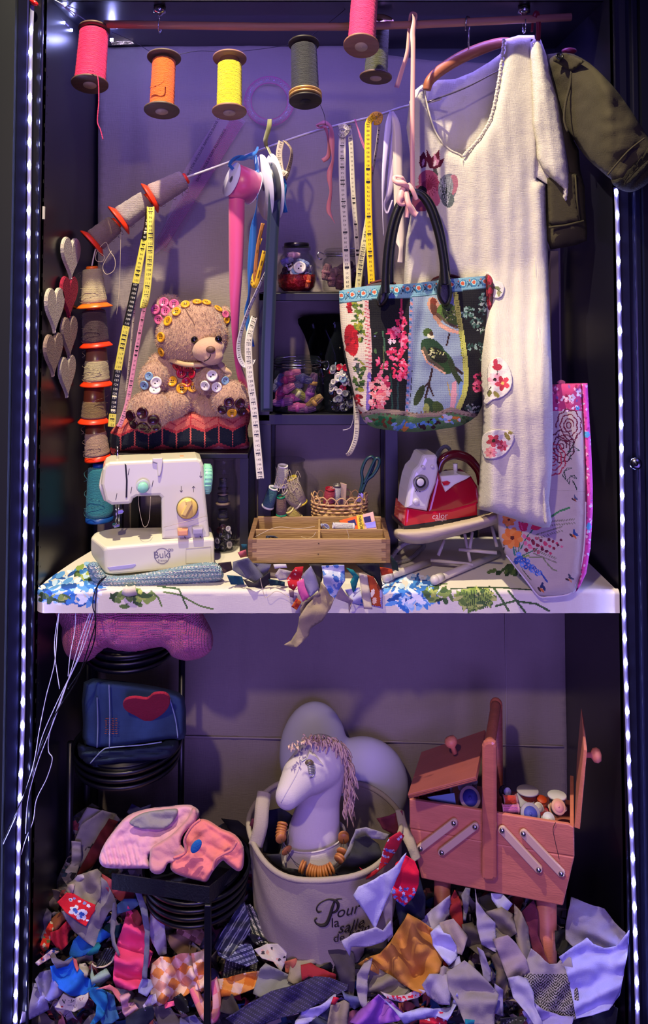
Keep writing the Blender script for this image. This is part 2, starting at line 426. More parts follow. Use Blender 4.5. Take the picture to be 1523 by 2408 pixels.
b = MB(); ribbon(b, [P(231, 1730, .444), P(560, 1735, .442), P(900, 1744, .442), P(1325, 1756, .442)], .004, 0, 10, 1); b.build('seam', mat('seam_linen', '#a0958f', rough=.9), bc, solid=.001)
b = MB(); b.tube([P(1188, 1440, .446), P(1190, 1700, .444), P(1186, 1950, .444)], .002); b.build('seam', MC['seam_linen'], bc)
# ---------------------------------------------------------------- further helpers
FW = Vector((0, cT, sT)); UPV = Vector((0, -sT, cT)); CAMP = Vector((0, -1.9, 1.8))
def proj(v):
    c = v-CAMP; d = c.dot(FW); return CX+F*c.x/d, CY-F*c.dot(UPV)/d
def hull(s, pts, bev=0, col=None, seg=2):
    b = bmesh.new()
    for p in pts: b.verts.new(p)
    r = bmesh.ops.convex_hull(b, input=b.verts[:]); bmesh.ops.delete(b, geom=[v for v in b.verts if not v.link_faces], context='VERTS')
    bmesh.ops.dissolve_limit(b, angle_limit=.02, verts=b.verts[:], edges=b.edges[:])
    if bev: bmesh.ops.bevel(b, geom=b.edges[:], offset=bev, segments=seg, affect='EDGES', profile=.5)
    b.verts.index_update(); return s.bm(b, None, col)
MB.hull = hull
def paintmesh(mb, painter):
    """colour each face by where its centre stands"""
    xs = []; ys = []
    for f in mb.f:
        c = sum((mb.v[i] for i in f), Vector())/len(f); a = proj(c); xs.append(a[0]); ys.append(a[1])
    C = painter(np.array(xs), np.array(ys)); mb.c = [tuple(c) for c in C]; return mb
def blob(name, balls, material, parent=None, vox=.006, smooth=6, disp=0, dsc=.02, **tags):
    """one continuous rounded surface from overlapping ellipsoids and capsules"""
    b = MB()
    for q in balls:
        c, r = q[0], q[1]; M = q[2] if len(q) > 2 else None
        b.ball(c, r, M, seg=20)
    o = b.build(name, material, parent, **tags)
    q = o.modifiers.new('r', 'REMESH'); q.mode = 'VOXEL'; q.voxel_size = vox; q.use_smooth_shade = True
    q = o.modifiers.new('s', 'SMOOTH'); q.iterations = smooth; q.factor = .5
    if disp:
        tx = bpy.data.textures.new('c', 'CLOUDS'); tx.noise_scale = dsc; tx.noise_depth = 4
        q = o.modifiers.new('d', 'DISPLACE'); q.texture = tx; q.strength = disp; q.mid_level = .5
    return o
def glass(name='clear_glass', tint='#20262e', lo=.03, hi=.55):
    if name in MC: return MC[name]
    m = mat(name, tint, rough=.03, spec=1.0); nt = m.node_tree; lw = nt.nodes.new('ShaderNodeLayerWeight'); lw.inputs[0].default_value = .25
    r = nt.nodes.new('ShaderNodeMapRange'); r.inputs['To Min'].default_value = lo; r.inputs['To Max'].default_value = hi
    nt.links.new(lw.outputs['Facing'], r.inputs[0]); nt.links.new(r.outputs[0], nt.nodes['Principled BSDF'].inputs['Alpha']); return m
GLASS = glass(); CHROME = mat('chrome', '#c8c8d0', rough=.15, metal=1); BLACKM = mat('black_satin_metal', '#0b0b12', rough=.4)
SATIN = lambda n, c: mat('satin_'+n, c, rough=.35, sheen=.3)
COT = lambda n, c: mat('cotton_'+n, c, rough=.85, bump='linen', bs=3, bd=.25, var=.05, vs=30)
THR = lambda n, c: mat('thread_'+n, c, rough=.6, bump='wrap', bd=.7, sheen=.2, var=.08, vs=60)
# buttons: shared mesh per colour
BT = {}
def button(parent, p, nrm, r, mname, col, holes=4, name='button', **tags):
    if (mname, holes) not in BT:
        b = MB().lathe([(0, .22), (.62, .22), (.72, .34), (.9, .34), (1, .2), (1, .06), (.92, 0), (0, 0)], n=28)
        mm_ = mat('button_'+mname, col, rough=.28, coat=.4); me = b.build('tmp', mm_); mesh = me.data; bpy.data.objects.remove(me)
        hh = MB()
        for k in range(holes):
            a = math.pi/4+k*2*math.pi/holes; hh.lathe([(0, .22), (.13, .22), (.13, .235), (0, .235)], Matrix.Translation((.26*math.cos(a), .26*math.sin(a), 0)), 10)
        h = hh.build('tmp', mat('button_hole', '#1a1018', rough=.8)); hm = h.data; bpy.data.objects.remove(h); BT[(mname, holes)] = (mesh, hm)
    mesh, hm = BT[(mname, holes)]
    M, _ = aim(p, Vector(p)+Vector(nrm))
    o = bpy.data.objects.new(name, mesh); COL.objects.link(o); h = bpy.data.objects.new('holes', hm); COL.objects.link(h); h.parent = o
    if parent is not None: o.parent = parent; M.translation = Vector(p)-parent.location if parent.type == 'EMPTY' else Vector(p)
    o.matrix_local = M @ Matrix.Diagonal((r, r, r, 1)) if parent is not None else M @ Matrix.Diagonal((r, r, r, 1))
    for k, v in tags.items(): o[{'cat': 'category'}.get(k, k)] = v
    return o

from mathutils.bvhtree import BVHTree
def surf(*objs):
    """finished surface of a body, so that seams, buttons and eyes can be sewn onto it"""
    dg = bpy.context.evaluated_depsgraph_get(); dg.update(); V = []; Fs = []
    for o in objs:
        e = o.evaluated_get(dg); me = e.to_mesh(); k = len(V); M = e.matrix_world; V += [M @ v.co for v in me.vertices]; Fs += [[k+i for i in p.vertices] for p in me.polygons]; e.to_mesh_clear()
    return BVHTree.FromPolygons(V, Fs), V, Fs
def snap(s, px, py, lift=.0, fb=None):
    r = s[0].ray_cast(CAMP, (P(px, py, 0)-CAMP).normalized())
    if r[0] is None: return (fb or P(px, py, .2)), Vector((0, -1, 0))
    n = r[1] if r[1].y < 0 else -r[1]; return r[0]+n*lift, n
def furry(par, s, n, L, w_, m, seed, droop=.35, name='fur'):
    """short plush fibres rooted all over the body"""
    q = random.Random(seed); V, Fs = s[1], s[2]; vs = []; fs = []
    for k in range(n):
        f = q.choice(Fs); a, b_, c = V[f[0]], V[f[1]], V[f[2]]; nn = (b_-a).cross(c-a)
        if nn.length < 1e-9: continue
        nn.normalize(); u, v = q.random(), q.random(); p = a.lerp(b_, u).lerp(c, v*.6)
        if nn.y > .55: continue
        d = (nn+Vector((q.uniform(-.5, .5), q.uniform(-.5, .3), -droop+q.uniform(-.4, .4)))).normalized(); sd = d.cross(Vector((q.uniform(-1, 1), q.uniform(-1, 1), q.uniform(-1, 1)))).normalized()*w_
        i = len(vs); l = L*q.uniform(.5, 1.1); vs += [p-sd-nn*.001, p+sd-nn*.001, p+d*l]; fs.append([i, i+1, i+2])
    return MB().add(vs, fs).build(name, m, par, kind='stuff')
# ================================================================ the covered board that serves as the shelf
ZB = P(700, 1385, .01).z
HB = horiz(ZB); HB.n = Vector((0, 0, -1))
def onb(px, py): return HB(px, py)
rr = random.Random(3)
def flowers(cx, cy, rx, ry, n, cols, seed):
    q = random.Random(seed); ops = []
    for i in range(n):
        a = q.uniform(0, 6.28); d = math.sqrt(q.random()); ops.append(('e', cx+rx*d*math.cos(a), cy+ry*d*math.sin(a), q.uniform(5, 16), q.uniform(2.5, 7), q.uniform(-70, 70), q.choice(cols)))
    return ops
BL = ['#2f6fc0', '#5b9ad8', '#8fc0e8', '#dfe9f2', '#3f84cc', '#b9d6ee', '#1f4f98', '#e8eef4']
GN = ['#3f5c34', '#5f7a3f', '#2b4428', '#86a04c', '#a7b45a', '#56733a']
bops = flowers(160, 1385, 90, 40, 130, BL, 1)+flowers(310, 1408, 48, 20, 40, GN, 2)+flowers(235, 1345, 60, 18, 30, BL+GN, 3)
bops += flowers(965, 1390, 75, 42, 130, BL, 4)+flowers(1122, 1408, 40, 22, 60, GN[:5], 5)+flowers(1215, 1340, 75, 10, 26, GN[:3], 8)+flowers(1035, 1400, 40, 16, 22, GN, 6)+flowers(130, 1405, 40, 12, 14, GN, 7)
bops += [('l', [(355, 1390), (372, 1405), (380, 1425)], 4, GN[1]), ('l', [(385, 1392), (420, 1398), (470, 1425), (500, 1432)], 4, GN[1]), ('l', [(370, 1378), (420, 1385), (440, 1430)], 4, GN[0]),
         ('l', [(1160, 1382), (1180, 1410), (1195, 1436)], 5, GN[0]), ('l', [(1195, 1390), (1235, 1440)], 5, GN[0]), ('l', [(1165, 1425), (1210, 1413), (1260, 1420), (1290, 1436)], 5, GN[0]),
         ('l', [(1060, 1385), (1150, 1380), (1260, 1388)], 3, GN[2]), ('l', [(1050, 1372), (1010, 1380)], 3, GN[1])]
bops += flowers(1115, 1408, 40, 24, 80, ['#7d9a44', '#98ad55', '#5b7a38', '#b4be6c', '#45633a'], 15)+[('l', [(1090+6*i, 1388), (1100+4*i, 1432)], 1.2, '#2f4a2a') for i in range(12)]
bpt = paint('#d8d2c4', bops)
t = T('ironing_board', 'full-length board under a white cover with blue flowers, spanning the cabinet as a shelf', 'ironing board', P(760, 1437, .2))
out = sm([(82, 1400), (92, 1378), (150, 1335), (210, 1298), (262, 1266)], 1)[:5]
top = cr([(82, 1402), (86, 1388), (110, 1365), (150, 1336), (210, 1298), (262, 1268)], 6)
fx = [(p.x, p.y) for p in top]
b = MB(); nu = 640
def btop(u, v):
    # profile: v 0 at the back of the top, .72 at the front crease, 1 under the front edge
    x = 82+(1452-82)*u
    tt = max(0, (x-1320)/132.); yb = 1262+tt*128 if tt else 1262
    if x < 262:
        for i in range(len(fx)-1):
            if fx[i][0] <= x <= fx[i+1][0]: k = (x-fx[i][0])/(fx[i+1][0]-fx[i][0]+1e-9); yb = fx[i][1]+k*(fx[i+1][1]-fx[i][1]); break
    xb = x
    f = HB(x, 1384); f = Vector((f.x, .012+.02*max(0, (110-x)/28)**2, ZB)); bk_ = HB(xb, yb)
    if bk_.y < f.y: bk_.y = f.y
    if v <= .6: return f.lerp(bk_, 1-v/.6)+Vector((0, 0, .001*fbm(x, v*200, .02)))
    if v <= .75: a = (v-.6)/.15*math.pi/2; return f+Vector((0, -.010*math.sin(a), -.010+.010*math.cos(a)))
    k = (v-.75)/.25; return f+Vector((0, -.010+.0015*fbm(x, v*40, .03), -.010-k*.042))
b.grid(btop, nu, 84); paintmesh(b, bpt)
b.build('cover', mat('board_cover', vcol=True, rough=.8, bump='linen', bs=2, bd=.15), t)
b = MB(); pts = [btop(i/60, 0) for i in range(61)]; bot = [btop(i/60, 1) for i in range(61)]
b.add([p+Vector((0, 0, -.004)) for p in pts]+[p for p in bot]+[Vector((p.x, p.y, bot[0].z)) for p in pts], [[i, i+1, 62+i, 61+i] for i in range(60)]+[[61+i, 62+i, 123+i, 122+i] for i in range(60)]+[[i, 122+i, 123+i, i+1] for i in range(60)], None, False)
b.build('underside', mat('board_underside', '#8a86a0', rough=.8), t)
# ================================================================ sewing machine
MM = plane(262, 1350, .070, 13)
MMo = lambda o: (lambda f: (setattr(f, 'n', MM.n), f)[1])(lambda x, y, d=0: MM(x, y, d+o))
WH = mat('machine_white', '#d9d6bf', rough=.25, coat=.3)
t = T('sewing_machine', 'small white toy-sized sewing machine with mint handwheel and yellow dial', 'sewing machine', MM(380, 1345, .05))
fr = [(250, 1354), (504, 1330), (504, 1266), (246, 1288)]
b = MB().hull([MM(*p, 0) for p in fr]+[MM(212, 1304, .06), MM(213, 1262, .06), MM(222, 1252, .09)]+[MM(x, y, 0)+MM.n*.10 for x, y in [(262, 1350), (504, 1330), (504, 1266), (262, 1270)]], .006, seg=3)
b.build('base', WH, t)
up = [(241, 1104), (247, 1093), (258, 1087), (463, 1078), (474, 1083), (479, 1095), (484, 1170), (494, 1268), (381, 1268), (379, 1172), (374, 1167), (322, 1169), (313, 1174), (309, 1184), (302, 1187), (262, 1189), (247, 1180), (237, 1140)]
b = MB().prism(up, MMo(.014), .085, .008, seg=3).hull([MMo(.03)(*p) for p in [(234, 1130), (232, 1145), (244, 1178), (240, 1105), (250, 1100), (258, 1180)]]+[MMo(.09)(*p) for p in [(234, 1130), (244, 1178), (240, 1105), (262, 1180)]], .003)
b.build('arm', WH, t)
def disc(px, py, d, r, th, m, name, par, prof=None, mm=None, nn=28):
    mm = mm or MM; p = mm(px, py, d); M, _ = aim(p, p-mm.n*.1)
    prof = prof or [(0, th), (r*.85, th), (r, th*.8), (r, 0), (0, 0)]
    return MB().lathe(prof, M, nn).build(name, m, par)
MINT = mat('mint_plastic', '#8fd8b4', rough=.35); YEL = mat('cream_yellow_plastic', '#e8c868', rough=.35)
p = MM(472, 1126, .05); ax = MM(500, 1126, .05)-MM(481, 1126, .05); M, _ = aim(p, p+ax); 
b = MB().lathe([(0, 0), (.020, 0), (.020, .004), (.034, .005), (.036, .009), (.036, .020), (.033, .026), (.02, .028), (0, .028)], M, 40)
for i in range(24):
    a = i*math.pi/12; b.tube([M @ Vector((.036*math.cos(a), .036*math.sin(a), .007)), M @ Vector((.0355*math.cos(a), .0355*math.sin(a), .023))], .0016, 6)
b.build('handwheel', MINT, t)
d = disc(440, 1194, .012, .0265, .004, mat('dial_ring', '#6b6040', rough=.4), 'dial_ring', t)
d = disc(440, 1194, .009, .0245, .010, YEL, 'stitch_dial', t)
q = lambda dx, dy: (440+dx, 1194+dy)
MB().prism([q(-14, 17), q(-4, 21), q(12, -8), q(10, -18), q(-4, -14), q(-2, -6)], MMo(-.010), .012, .002).build('dial_grip', YEL, d)
disc(336, 1143, .004, .0165, .003, mat('grey_ring', '#b8c0b8', rough=.4), 'tension_ring', t)
disc(336, 1145, .002, .0125, .013, MINT, 'tension_knob', t)
for x, y, m, c in ((430, 1254, 'peach', '#e8a070'), (465, 1251, 'lilac', '#a8a0b4')):
    p = MM(x, y, .008); b = MB(); b.prism([(x-12, y-7), (x+12, y-8), (x+12, y+6), (x-12, y+7)], MMo(-.010), .022, .003); b.build('push_button', mat(m+'_plastic', c, rough=.4), t)
BLK = mat('print_black', '#15131a', rough=.6); GR = mat('print_grey', '#6a6478', rough=.6)
def mtext(s, txt, px, py, size, m, off, yaw_m=MM, ang=0, italic=0):
    p = m(px, py, -off); rx_ = (m(px+10, py, -off)-p).normalized(); up_ = (m(px, py-10, -off)-p).normalized(); ca, sa = math.cos(R(ang)), math.sin(R(ang))
    rx2 = rx_*ca+up_*sa; up2 = up_*ca-rx_*sa
    return s.text(txt, size, lambda x, y: p+rx2*x+up2*y, italic=italic)
b = MB(); mtext(b, 'Buki', 381, 1305, .024, MM, .0006, ang=4); mtext(b, 'France', 382, 1318, .008, MM, .0006, ang=3)
b.tube([MM(381+17*math.cos(a), 1307+18*math.sin(a), -.0002) for a in np.linspace(0, 6.28, 40)], .0008, 5, True)
b.tube([MM(398+3*math.cos(a), 1293+2.5*math.sin(a), -.0002) for a in np.linspace(0, 6.28, 10)], .0006, 4, True); b.tube([MM(404+3*math.cos(a), 1293+2.5*math.sin(a), -.0002) for a in np.linspace(0, 6.28, 10)], .0006, 4, True)
b.build('logo', GR, t)
b = MB()
UPm = MMo(.014)
for x, y, dr in ((426, 1150, 1), (455, 1150, -1), (472, 1116, 1)):
    b.tube([UPm(x, y-7, -.0003), UPm(x, y+7, -.0003)], .0007, 4); b.tube([UPm(x-3, y+dr*3, -.0003), UPm(x, y+dr*7, -.0003), UPm(x+3, y+dr*3, -.0003)], .0007, 4)
for x, y in ((304, 1102), (310, 1145), (275, 1160), (360, 1130)): b.tube([UPm(x, y, -.0003), UPm(x-3, y+15, -.0003)], .0008, 4)
b.tube([MM(434, 1262, -.0003), MM(436, 1266, -.0003)], .001, 4); b.tube([MM(470, 1261, -.0003), MM(473, 1264, -.0003)], .001, 4)
b.build('arrow_marks', BLK, t)
b = MB(); b.prism([(293, 1090), (297, 1094), (300, 1130), (299, 1170), (295, 1170), (296, 1130)], MMo(.0125), .01); b.build('thread_slot', BLK, t)
b = MB(); b.tube([MM(437, 1290, 0), MM(496, 1286, 0), MM(496, 1322, 0), MM(437, 1325, 0)], .0009, 5, True); b.build('storage_door', mat('machine_seam', '#a8a48c', rough=.5), t)
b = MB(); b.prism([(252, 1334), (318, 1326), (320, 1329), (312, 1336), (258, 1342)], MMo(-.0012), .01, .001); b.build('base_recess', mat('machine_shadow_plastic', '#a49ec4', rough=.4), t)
NB = [(277, 1051), (277, 1088)]
b = MB().tube([MMo(.05)(276, 1050), MMo(.05)(276, 1088)], .0028, 10); b.build('spool_pin', CHROME, t)
b = MB().tube([MMo(.04)(273, 1186), MMo(.04)(273, 1238)], .0028, 10).tube([MMo(.03)(279, 1186), MMo(.03)(279, 1232)], .002, 8)
b.prism([(264, 1236), (282, 1232), (282, 1238), (268, 1242)], MMo(.02), .02, .001).prism([(276, 1200), (288, 1198), (292, 1203), (288, 1208), (276, 1210)], MMo(.025), .008, .001).tube([MMo(.02)(270, 1240), MMo(.02)(273, 1228)], .0008)
b.build('needle_and_presser_foot', CHROME, t)
ztop = MM(300, 1262, .0).z
HT = horiz(MM(246, 1288, 0).z+.003)
b = MB(); b.prism([(246, 1255), (318, 1247), (326, 1257), (262, 1263)], (lambda f: (setattr(f, 'n', Vector((0, 0, -1))), f)[1])(HT), .003, .0006); b.build('needle_plate', mat('smoked_plate', '#23303a', rough=.1), t)
b = MB(); b.ball(MM(375, 1080, .05), (.008, .006, .007)); b.prism([(358, 1078), (382, 1077), (383, 1084), (380, 1108), (376, 1120), (371, 1120), (369, 1090), (358, 1086)], MMo(.008), .03, .002); b.build('thread_guide', WH, t)
b = MB(); b.prism([(423, 1072), (432, 1072), (432, 1082), (423, 1082)], MMo(.04), .008, .001); b.build('bobbin_stop', MC['peach_plastic'], t)
b = MB(); b.lathe([(.012, 0), (.012, .003), (0, .003)], Matrix.Translation(MM(436, 1086, .045))); b.build('bobbin_winder', WH, t)
b = MB(); b.tube(cr([MMo(.0)(325, 1165), MMo(-.0)(328, 1200), MMo(.0)(338, 1238), MMo(.0)(350, 1225), MMo(.0)(354, 1168)], 8), .0006, 4); b.tube([MMo(-.0)(385, 1240), MMo(-.012)(430, 1228), MMo(0)(487, 1213)], .0006, 4); b.build('loose_thread', mat('loose_thread', '#c8b898'), t)
# knitted scarf folded under the machine
kp = []
q = random.Random(5)
for i in range(34):
    for j in range(6):
        x = 215+i*9.3+(j % 2)*4.5; y = 1335+j*10-.05*(x-215); kp.append(('e', x, y, 4.2, 2.2, -25 if j % 2 else 20, q.choice(['#dfe3dc', '#c9d4d2', '#e8e6da'])))
kpt = paint('#93b2bc', kp)
so = sm([(206, 1328), (228, 1322), (248, 1350), (300, 1353), (380, 1340), (450, 1326), (500, 1322), (520, 1332), (526, 1352), (515, 1366), (470, 1374), (420, 1378), (350, 1392), (312, 1402), (290, 1396), (284, 1386), (240, 1384), (214, 1362)], 3)
puff('knitted_scarf', so, flat(.055), mat('scarf_knit', vcol=True, rough=.95, bump='knit', bs=1.6, bd=.9), sp=4, depth=.03, rad=16, fold=lambda x, y: .010*math.exp(-((y-(1392-.09*(x-210)))/4.0)**2)+.003*math.sin(x*.68)*math.sin((y+.05*x)*.33), painter=kpt, label='pale blue and white knitted scarf folded under the sewing machine', cat='scarf')
b = MB(); pts = [P(290, 1386, .0), P(300, 1392, -.004), P(320, 1388, -.006)]; ribbon(b, pts, .022, 0, 5, 2, curl=.2); b.build('cloth_tag', COT('cream', '#d8ccb0'), solid=.001, label='small cream cloth tag tucked under the knitted scarf', cat='tag')
# black and white wires from the machine down the left side
for i, (pts, m, lb) in enumerate([
    ([(250, 1354), (225, 1385), (218, 1425), (225, 1460), (205, 1530), (180, 1600), (130, 1680), (95, 1760), (60, 1860), (0, 1990)], BW, 'black wire leaving the sewing machine, hanging in front of the pink sweater'),
    ([(248, 1356), (230, 1375), (224, 1430), (223, 1500), (200, 1560), (160, 1620)], BW, 'second black wire dropping from the sewing machine, shorter and inner'),
    ([(140, 1428), (135, 1480), (128, 1560), (108, 1640), (92, 1720), (78, 1800), (45, 1900), (0, 2000)], WW, 'white wire falling from the tip of the board, leftmost'),
    ([(216, 1430), (190, 1500), (160, 1600), (125, 1700), (90, 1790), (66, 1880), (60, 1960)], WW, 'white wire slanting from the machine cable toward the left LED strip'),
    ([(224, 1430), (195, 1525), (150, 1625), (118, 1720), (114, 1765), (123, 1785), (110, 1830), (86, 1880), (78, 1930), (60, 1975), (50, 2010)], WW, 'white wire with a small kink beside the jeans'),
    ([(178, 1430), (176, 1480), (165, 1540), (160, 1590)], WW, 'short thin wire hanging straight from the board left part'),
    ([(140, 1430), (128, 1520), (140, 1620)], WW, 'short white wire ending beside the pink sweater'),
    ([(220, 1425), (200, 1490), (178, 1560), (135, 1650), (100, 1730), (82, 1800), (60, 1890), (20, 1990)], WW, 'long white wire running with the black one down the left')]):
    wire('power_wire', lb, [P(x, y, .0-.012*(j > 1)+.002*i) for j, (x, y) in enumerate(pts)], .0014 if m is BW else .0010, m, group='wires hanging at the left of the board')
# ================================================================ thread cones, left
RED = mat('orange_red_plastic', '#f23a14', rough=.35); ORG = mat('orange_plastic', '#f0701c', rough=.35); BLP = mat('blue_plastic', '#164a98', rough=.35)
def cone(label, a, b_, tname, tcol, r0, r1, rim, capm, rimm, capr=None, partial=None, loose=True):
    """a = top point, b_ = base point (3D); thread narrows to r1 at the top; flared rim at the base"""
    t = T('thread_cone', label, 'thread cone', b_, 'cones of thread strung at the left'); M, L = aim(b_, a)
    h = L
    core = [(rim, -.002), (rim, .001), (r0*1.02, .010), (r0*.8, .012)]
    MB().lathe([(0, 0)]+core+[(0, .012)], M, 40).build('cone_base', rimm, t)
    z0 = .010
    if partial:
        MB().lathe([(r0*.96, z0), (r1*.98, h*.93), (r1*.7, h*.95)], M, 36).build('bare_core', mat('core_'+partial[1][1:], partial[1], rough=.3), t); zt = z0+(h-z0)*partial[0]
    else: zt = h*.93
    rt = r0+(r1-r0)*(zt-z0)/(h-z0)
    prof = [(r0*.9, z0), (r0*1.03, z0+.004)]+[(r0*1.03+(rt-r0)*k/10+.0006*math.sin(k*2.1), z0+.004+(zt-z0-.008)*k/10) for k in range(1, 10)]+[(rt*.99, zt-.003), (rt*.8, zt), (0, zt)]
    o = MB().lathe(prof, M, 48).build('wound_thread', THR(tname, tcol), t)
    cr_ = capr or r1*.55
    MB().lathe([(0, h*.90), (cr_*1.15, h*.90), (cr_*1.15, h*.97), (cr_, h), (cr_*.6, h), (cr_*.6, h*.97), (0, h*.97)], M, 28).build('cap', capm, t)
    if loose:
        q = random.Random(tname); pts = []
        for k in range(26): s = q.random()*0+k/25; an = 3.9+1.4*math.sin(k*.5)+.1*k; pts.append(M @ Vector(((r0+.004)*math.cos(an), (r0+.004)*math.sin(an), z0+(h*.8)*(1-s))))
        MB().tube(cr(pts, 3), .0005, 4).build('loose_end', THR(tname, tcol), t)
    return t
YC = .288
SZ = mp(YC)
def vc(label, x, yt, yb, tn, tc, w0, w1, rimw, cap=RED, rim=RED, xt=None, **k):
    return cone(label, P(xt or x, yt, YC), P(x, yb, YC), tn, tc, w0*SZ/2, w1*SZ/2, rimw*SZ/2, cap, rim, **k)
vc('cream thread cone with orange cap, topmost of the standing column', 222, 626, 722, 'cream', '#cdbd90', 58, 44, 84, ORG, ORG, xt=216)
vc('dark brown thread cone, second from the top of the column', 226, 722, 814, 'brown', '#3b2028', 58, 52, 76, xt=220)
vc('pale beige thread cone with bare brown core, third of the column', 227, 814, 905, 'pale', '#b8aa80', 58, 48, 76, partial=(.62, '#6a4436'))
vc('olive brown half-used thread cone, fourth of the column', 220, 905, 992, 'olivebrown', '#7c6238', 56, 46, 72, partial=(.55, '#6a3420'), xt=222)
vc('taupe thread cone low in the column, above the teal one', 230, 992, 1080, 'taupe', '#b08f78', 56, 44, 60, partial=(.72, '#5c3020'), xt=222)
vc('large teal thread cone with blue base at the foot of the column', 234, 1088, 1222, 'teal', '#117c8c', 62, 50, 64, BLP, BLP)
def tc(label, a, b_, tn, col, w0, w1, rim, Y0=.29, Y1=.27, **k): return cone(label, P(*a, Y0), P(*b_, Y1), tn, col, w0*SZ/2, w1*SZ/2, rim*SZ/2, RED, RED, **k)
tc('pinkish beige thread cone with red cap, upper end of the slanting row', (440, 418), (352, 466), 'rose', '#b49a92', 58, 44, 78)
tc('silvery beige thread cone, middle of the slanting row', (352, 466), (279, 518), 'silver', '#a89a94', 56, 48, 80)
tc('grey brown thread cone, lower end of the slanting row', (276, 522), (216, 572), 'greybrown', '#90786e', 54, 46, 78)
# loops of loose thread
TH1 = mat('loose_thread', '#c8b898')
wire('thread_loop', 'loose thread looping from the lowest slanting cone to the column', [P(*p, .25) for p in [(222, 575), (232, 592), (245, 603), (240, 615), (226, 612), (228, 592), (248, 570), (258, 590), (270, 610), (268, 635), (250, 645), (242, 625), (262, 590)]], .0008, TH1, cat='thread')
wire('hanging_thread', 'single thread falling from the middle slanting cone', [P(284, 545, .25), P(283, 600, .25), P(280, 680, .25), P(274, 740, .25)], .0005, TH1, cat='thread')
wire('elastic_tail', 'white elastic end between slanting cones and the standing column', [P(225, 585, .27), P(220, 605, .28), P(216, 626, .288)], .0022, mat('elastic_white', '#cfc8c0'), cat='cord')
wire('clothesline', 'white elastic cord strung from the clothes hanger down to the thread cones', [P(*p) for p in [(436, 418, .29), (520, 388, .28), (628, 347, .26), (720, 315, .25), (800, 293, .24), (885, 272, .23), (950, 251, .21), (1010, 240, .18), (1036, 232, .15)]], .0034, MC['elastic_white'], cat='cord')
# felt hearts on the left wall (seen at a slant)
def heart_pts(n=40):
    r = []
    for i in range(n):
        a = 2*math.pi*i/n; r.append((16*math.sin(a)**3/34, (13*math.cos(a)-5*math.cos(2*a)-2*math.cos(3*a)-math.cos(4*a))/30))
    return r
for lb, x0, x1, y0, y1, nm, c in (('white felt heart, highest on the left wall', 135, 180, 543, 646, 'white', '#b8ae9c'), ('crimson felt heart on the left wall', 134, 175, 634, 736, 'crimson', '#8c1230'),
    ('white felt heart left of the crimson one', 98, 143, 660, 771, 'white', '#b8ae9c'), ('taupe felt heart right below the crimson one', 137, 175, 729, 830, 'taupe', '#887468'),
    ('taupe felt heart at the outer left, below a white one', 97, 141, 768, 874, 'taupe', '#887468'), ('white felt heart, lowest on the left wall', 133, 172, 821, 924, 'white2', '#a89c88')):
    Y0 = .665*F/(CX-x0)-1.9; Y1 = .665*F/(CX-x1)-1.9; p0 = P(x0, (y0+y1)/2, Y0); Ym = (Y0+Y1)/2
    za, zb = P((x0+x1)/2, y0, Ym).z, P((x0+x1)/2, y1, Ym).z; b = MB(); bb = bmesh.new(); hp = heart_pts()
    v0 = [bb.verts.new((-.660, Ym+u*(Y1-Y0), (za+zb)/2+(w_-.05)*(za-zb))) for u, w_ in hp]; v1 = [bb.verts.new(v.co-Vector((-.008, 0, 0))) for v in v0]
    bb.faces.new(v0); f1 = bb.faces.new(v1[::-1]); n = len(v0)
    for i in range(n): bb.faces.new([v0[i], v1[i], v1[(i+1) % n], v0[(i+1) % n]])
    bmesh.ops.recalc_face_normals(bb, faces=bb.faces[:]); bmesh.ops.bevel(bb, geom=f1.edges[:], offset=.002, segments=2, affect='EDGES'); bmesh.ops.triangulate(bb, faces=[f for f in bb.faces if len(f.verts) > 4])
    bb.verts.index_update(); b.bm(bb); b.build('felt_heart', mat('felt_'+nm, c, rough=.95, bump='felt', bd=.5, var=.12, vs=200), label=lb, cat='heart decoration', group='felt hearts on the left wall')
# ================================================================ hanging rail and large bobbins
WOOD = mat('pale_rail_wood', '#b07a6c', rough=.5, bump='wood', bd=.2, var=.12, vs=18)
t = T('hanging_rail', 'long round wooden rail hung below the cabinet top', 'rail', P(800, 62, .10))
MB().tube([P(x, y, .10) for x, y in [(245, 57), (450, 60), (620, 63), (800, 63), (980, 58), (1180, 48), (1342, 40)]], .0100, 18).build('rod', WOOD, t)
for x in (375, 1232):
    b = MB(); zt = ZC; p = P(x, 60, .10); M = Matrix.Translation((p.x, .10, P(x, 36, .1).z))
    b.lathe([(0, 0), (.006, 0), (.008, .004), (.015, .006), (.015, .022), (0, .022)], M, 24).tube([(p.x, .1, P(x, 36, .1).z), (p.x, .1, p.z+.008)], .002, 8)
    b.tube(cr([(p.x, .086, p.z+.012), (p.x, .086, p.z-.012), (p.x, .1, p.z-.018), (p.x, .114, p.z-.01), (p.x, .112, p.z+.012), (p.x, .1, p.z+.015)], 4), .0016, 6)
    b.build('ceiling_hook', CHROME, None, label='small chrome screw hook on the '+('left' if x < 500 else 'right')+' end of the wooden rail', cat='hook', group='hooks that carry the rail')
b = MB(); b.tube(cr([P(*p) for p in [(1102, 120, .15), (1101, 90, .13), (1104, 60, .12), (1103, 42, .10), (1097, 40, .085), (1095, 55, .083), (1094, 72, .086)]], 6), .002, 8)
HK = b
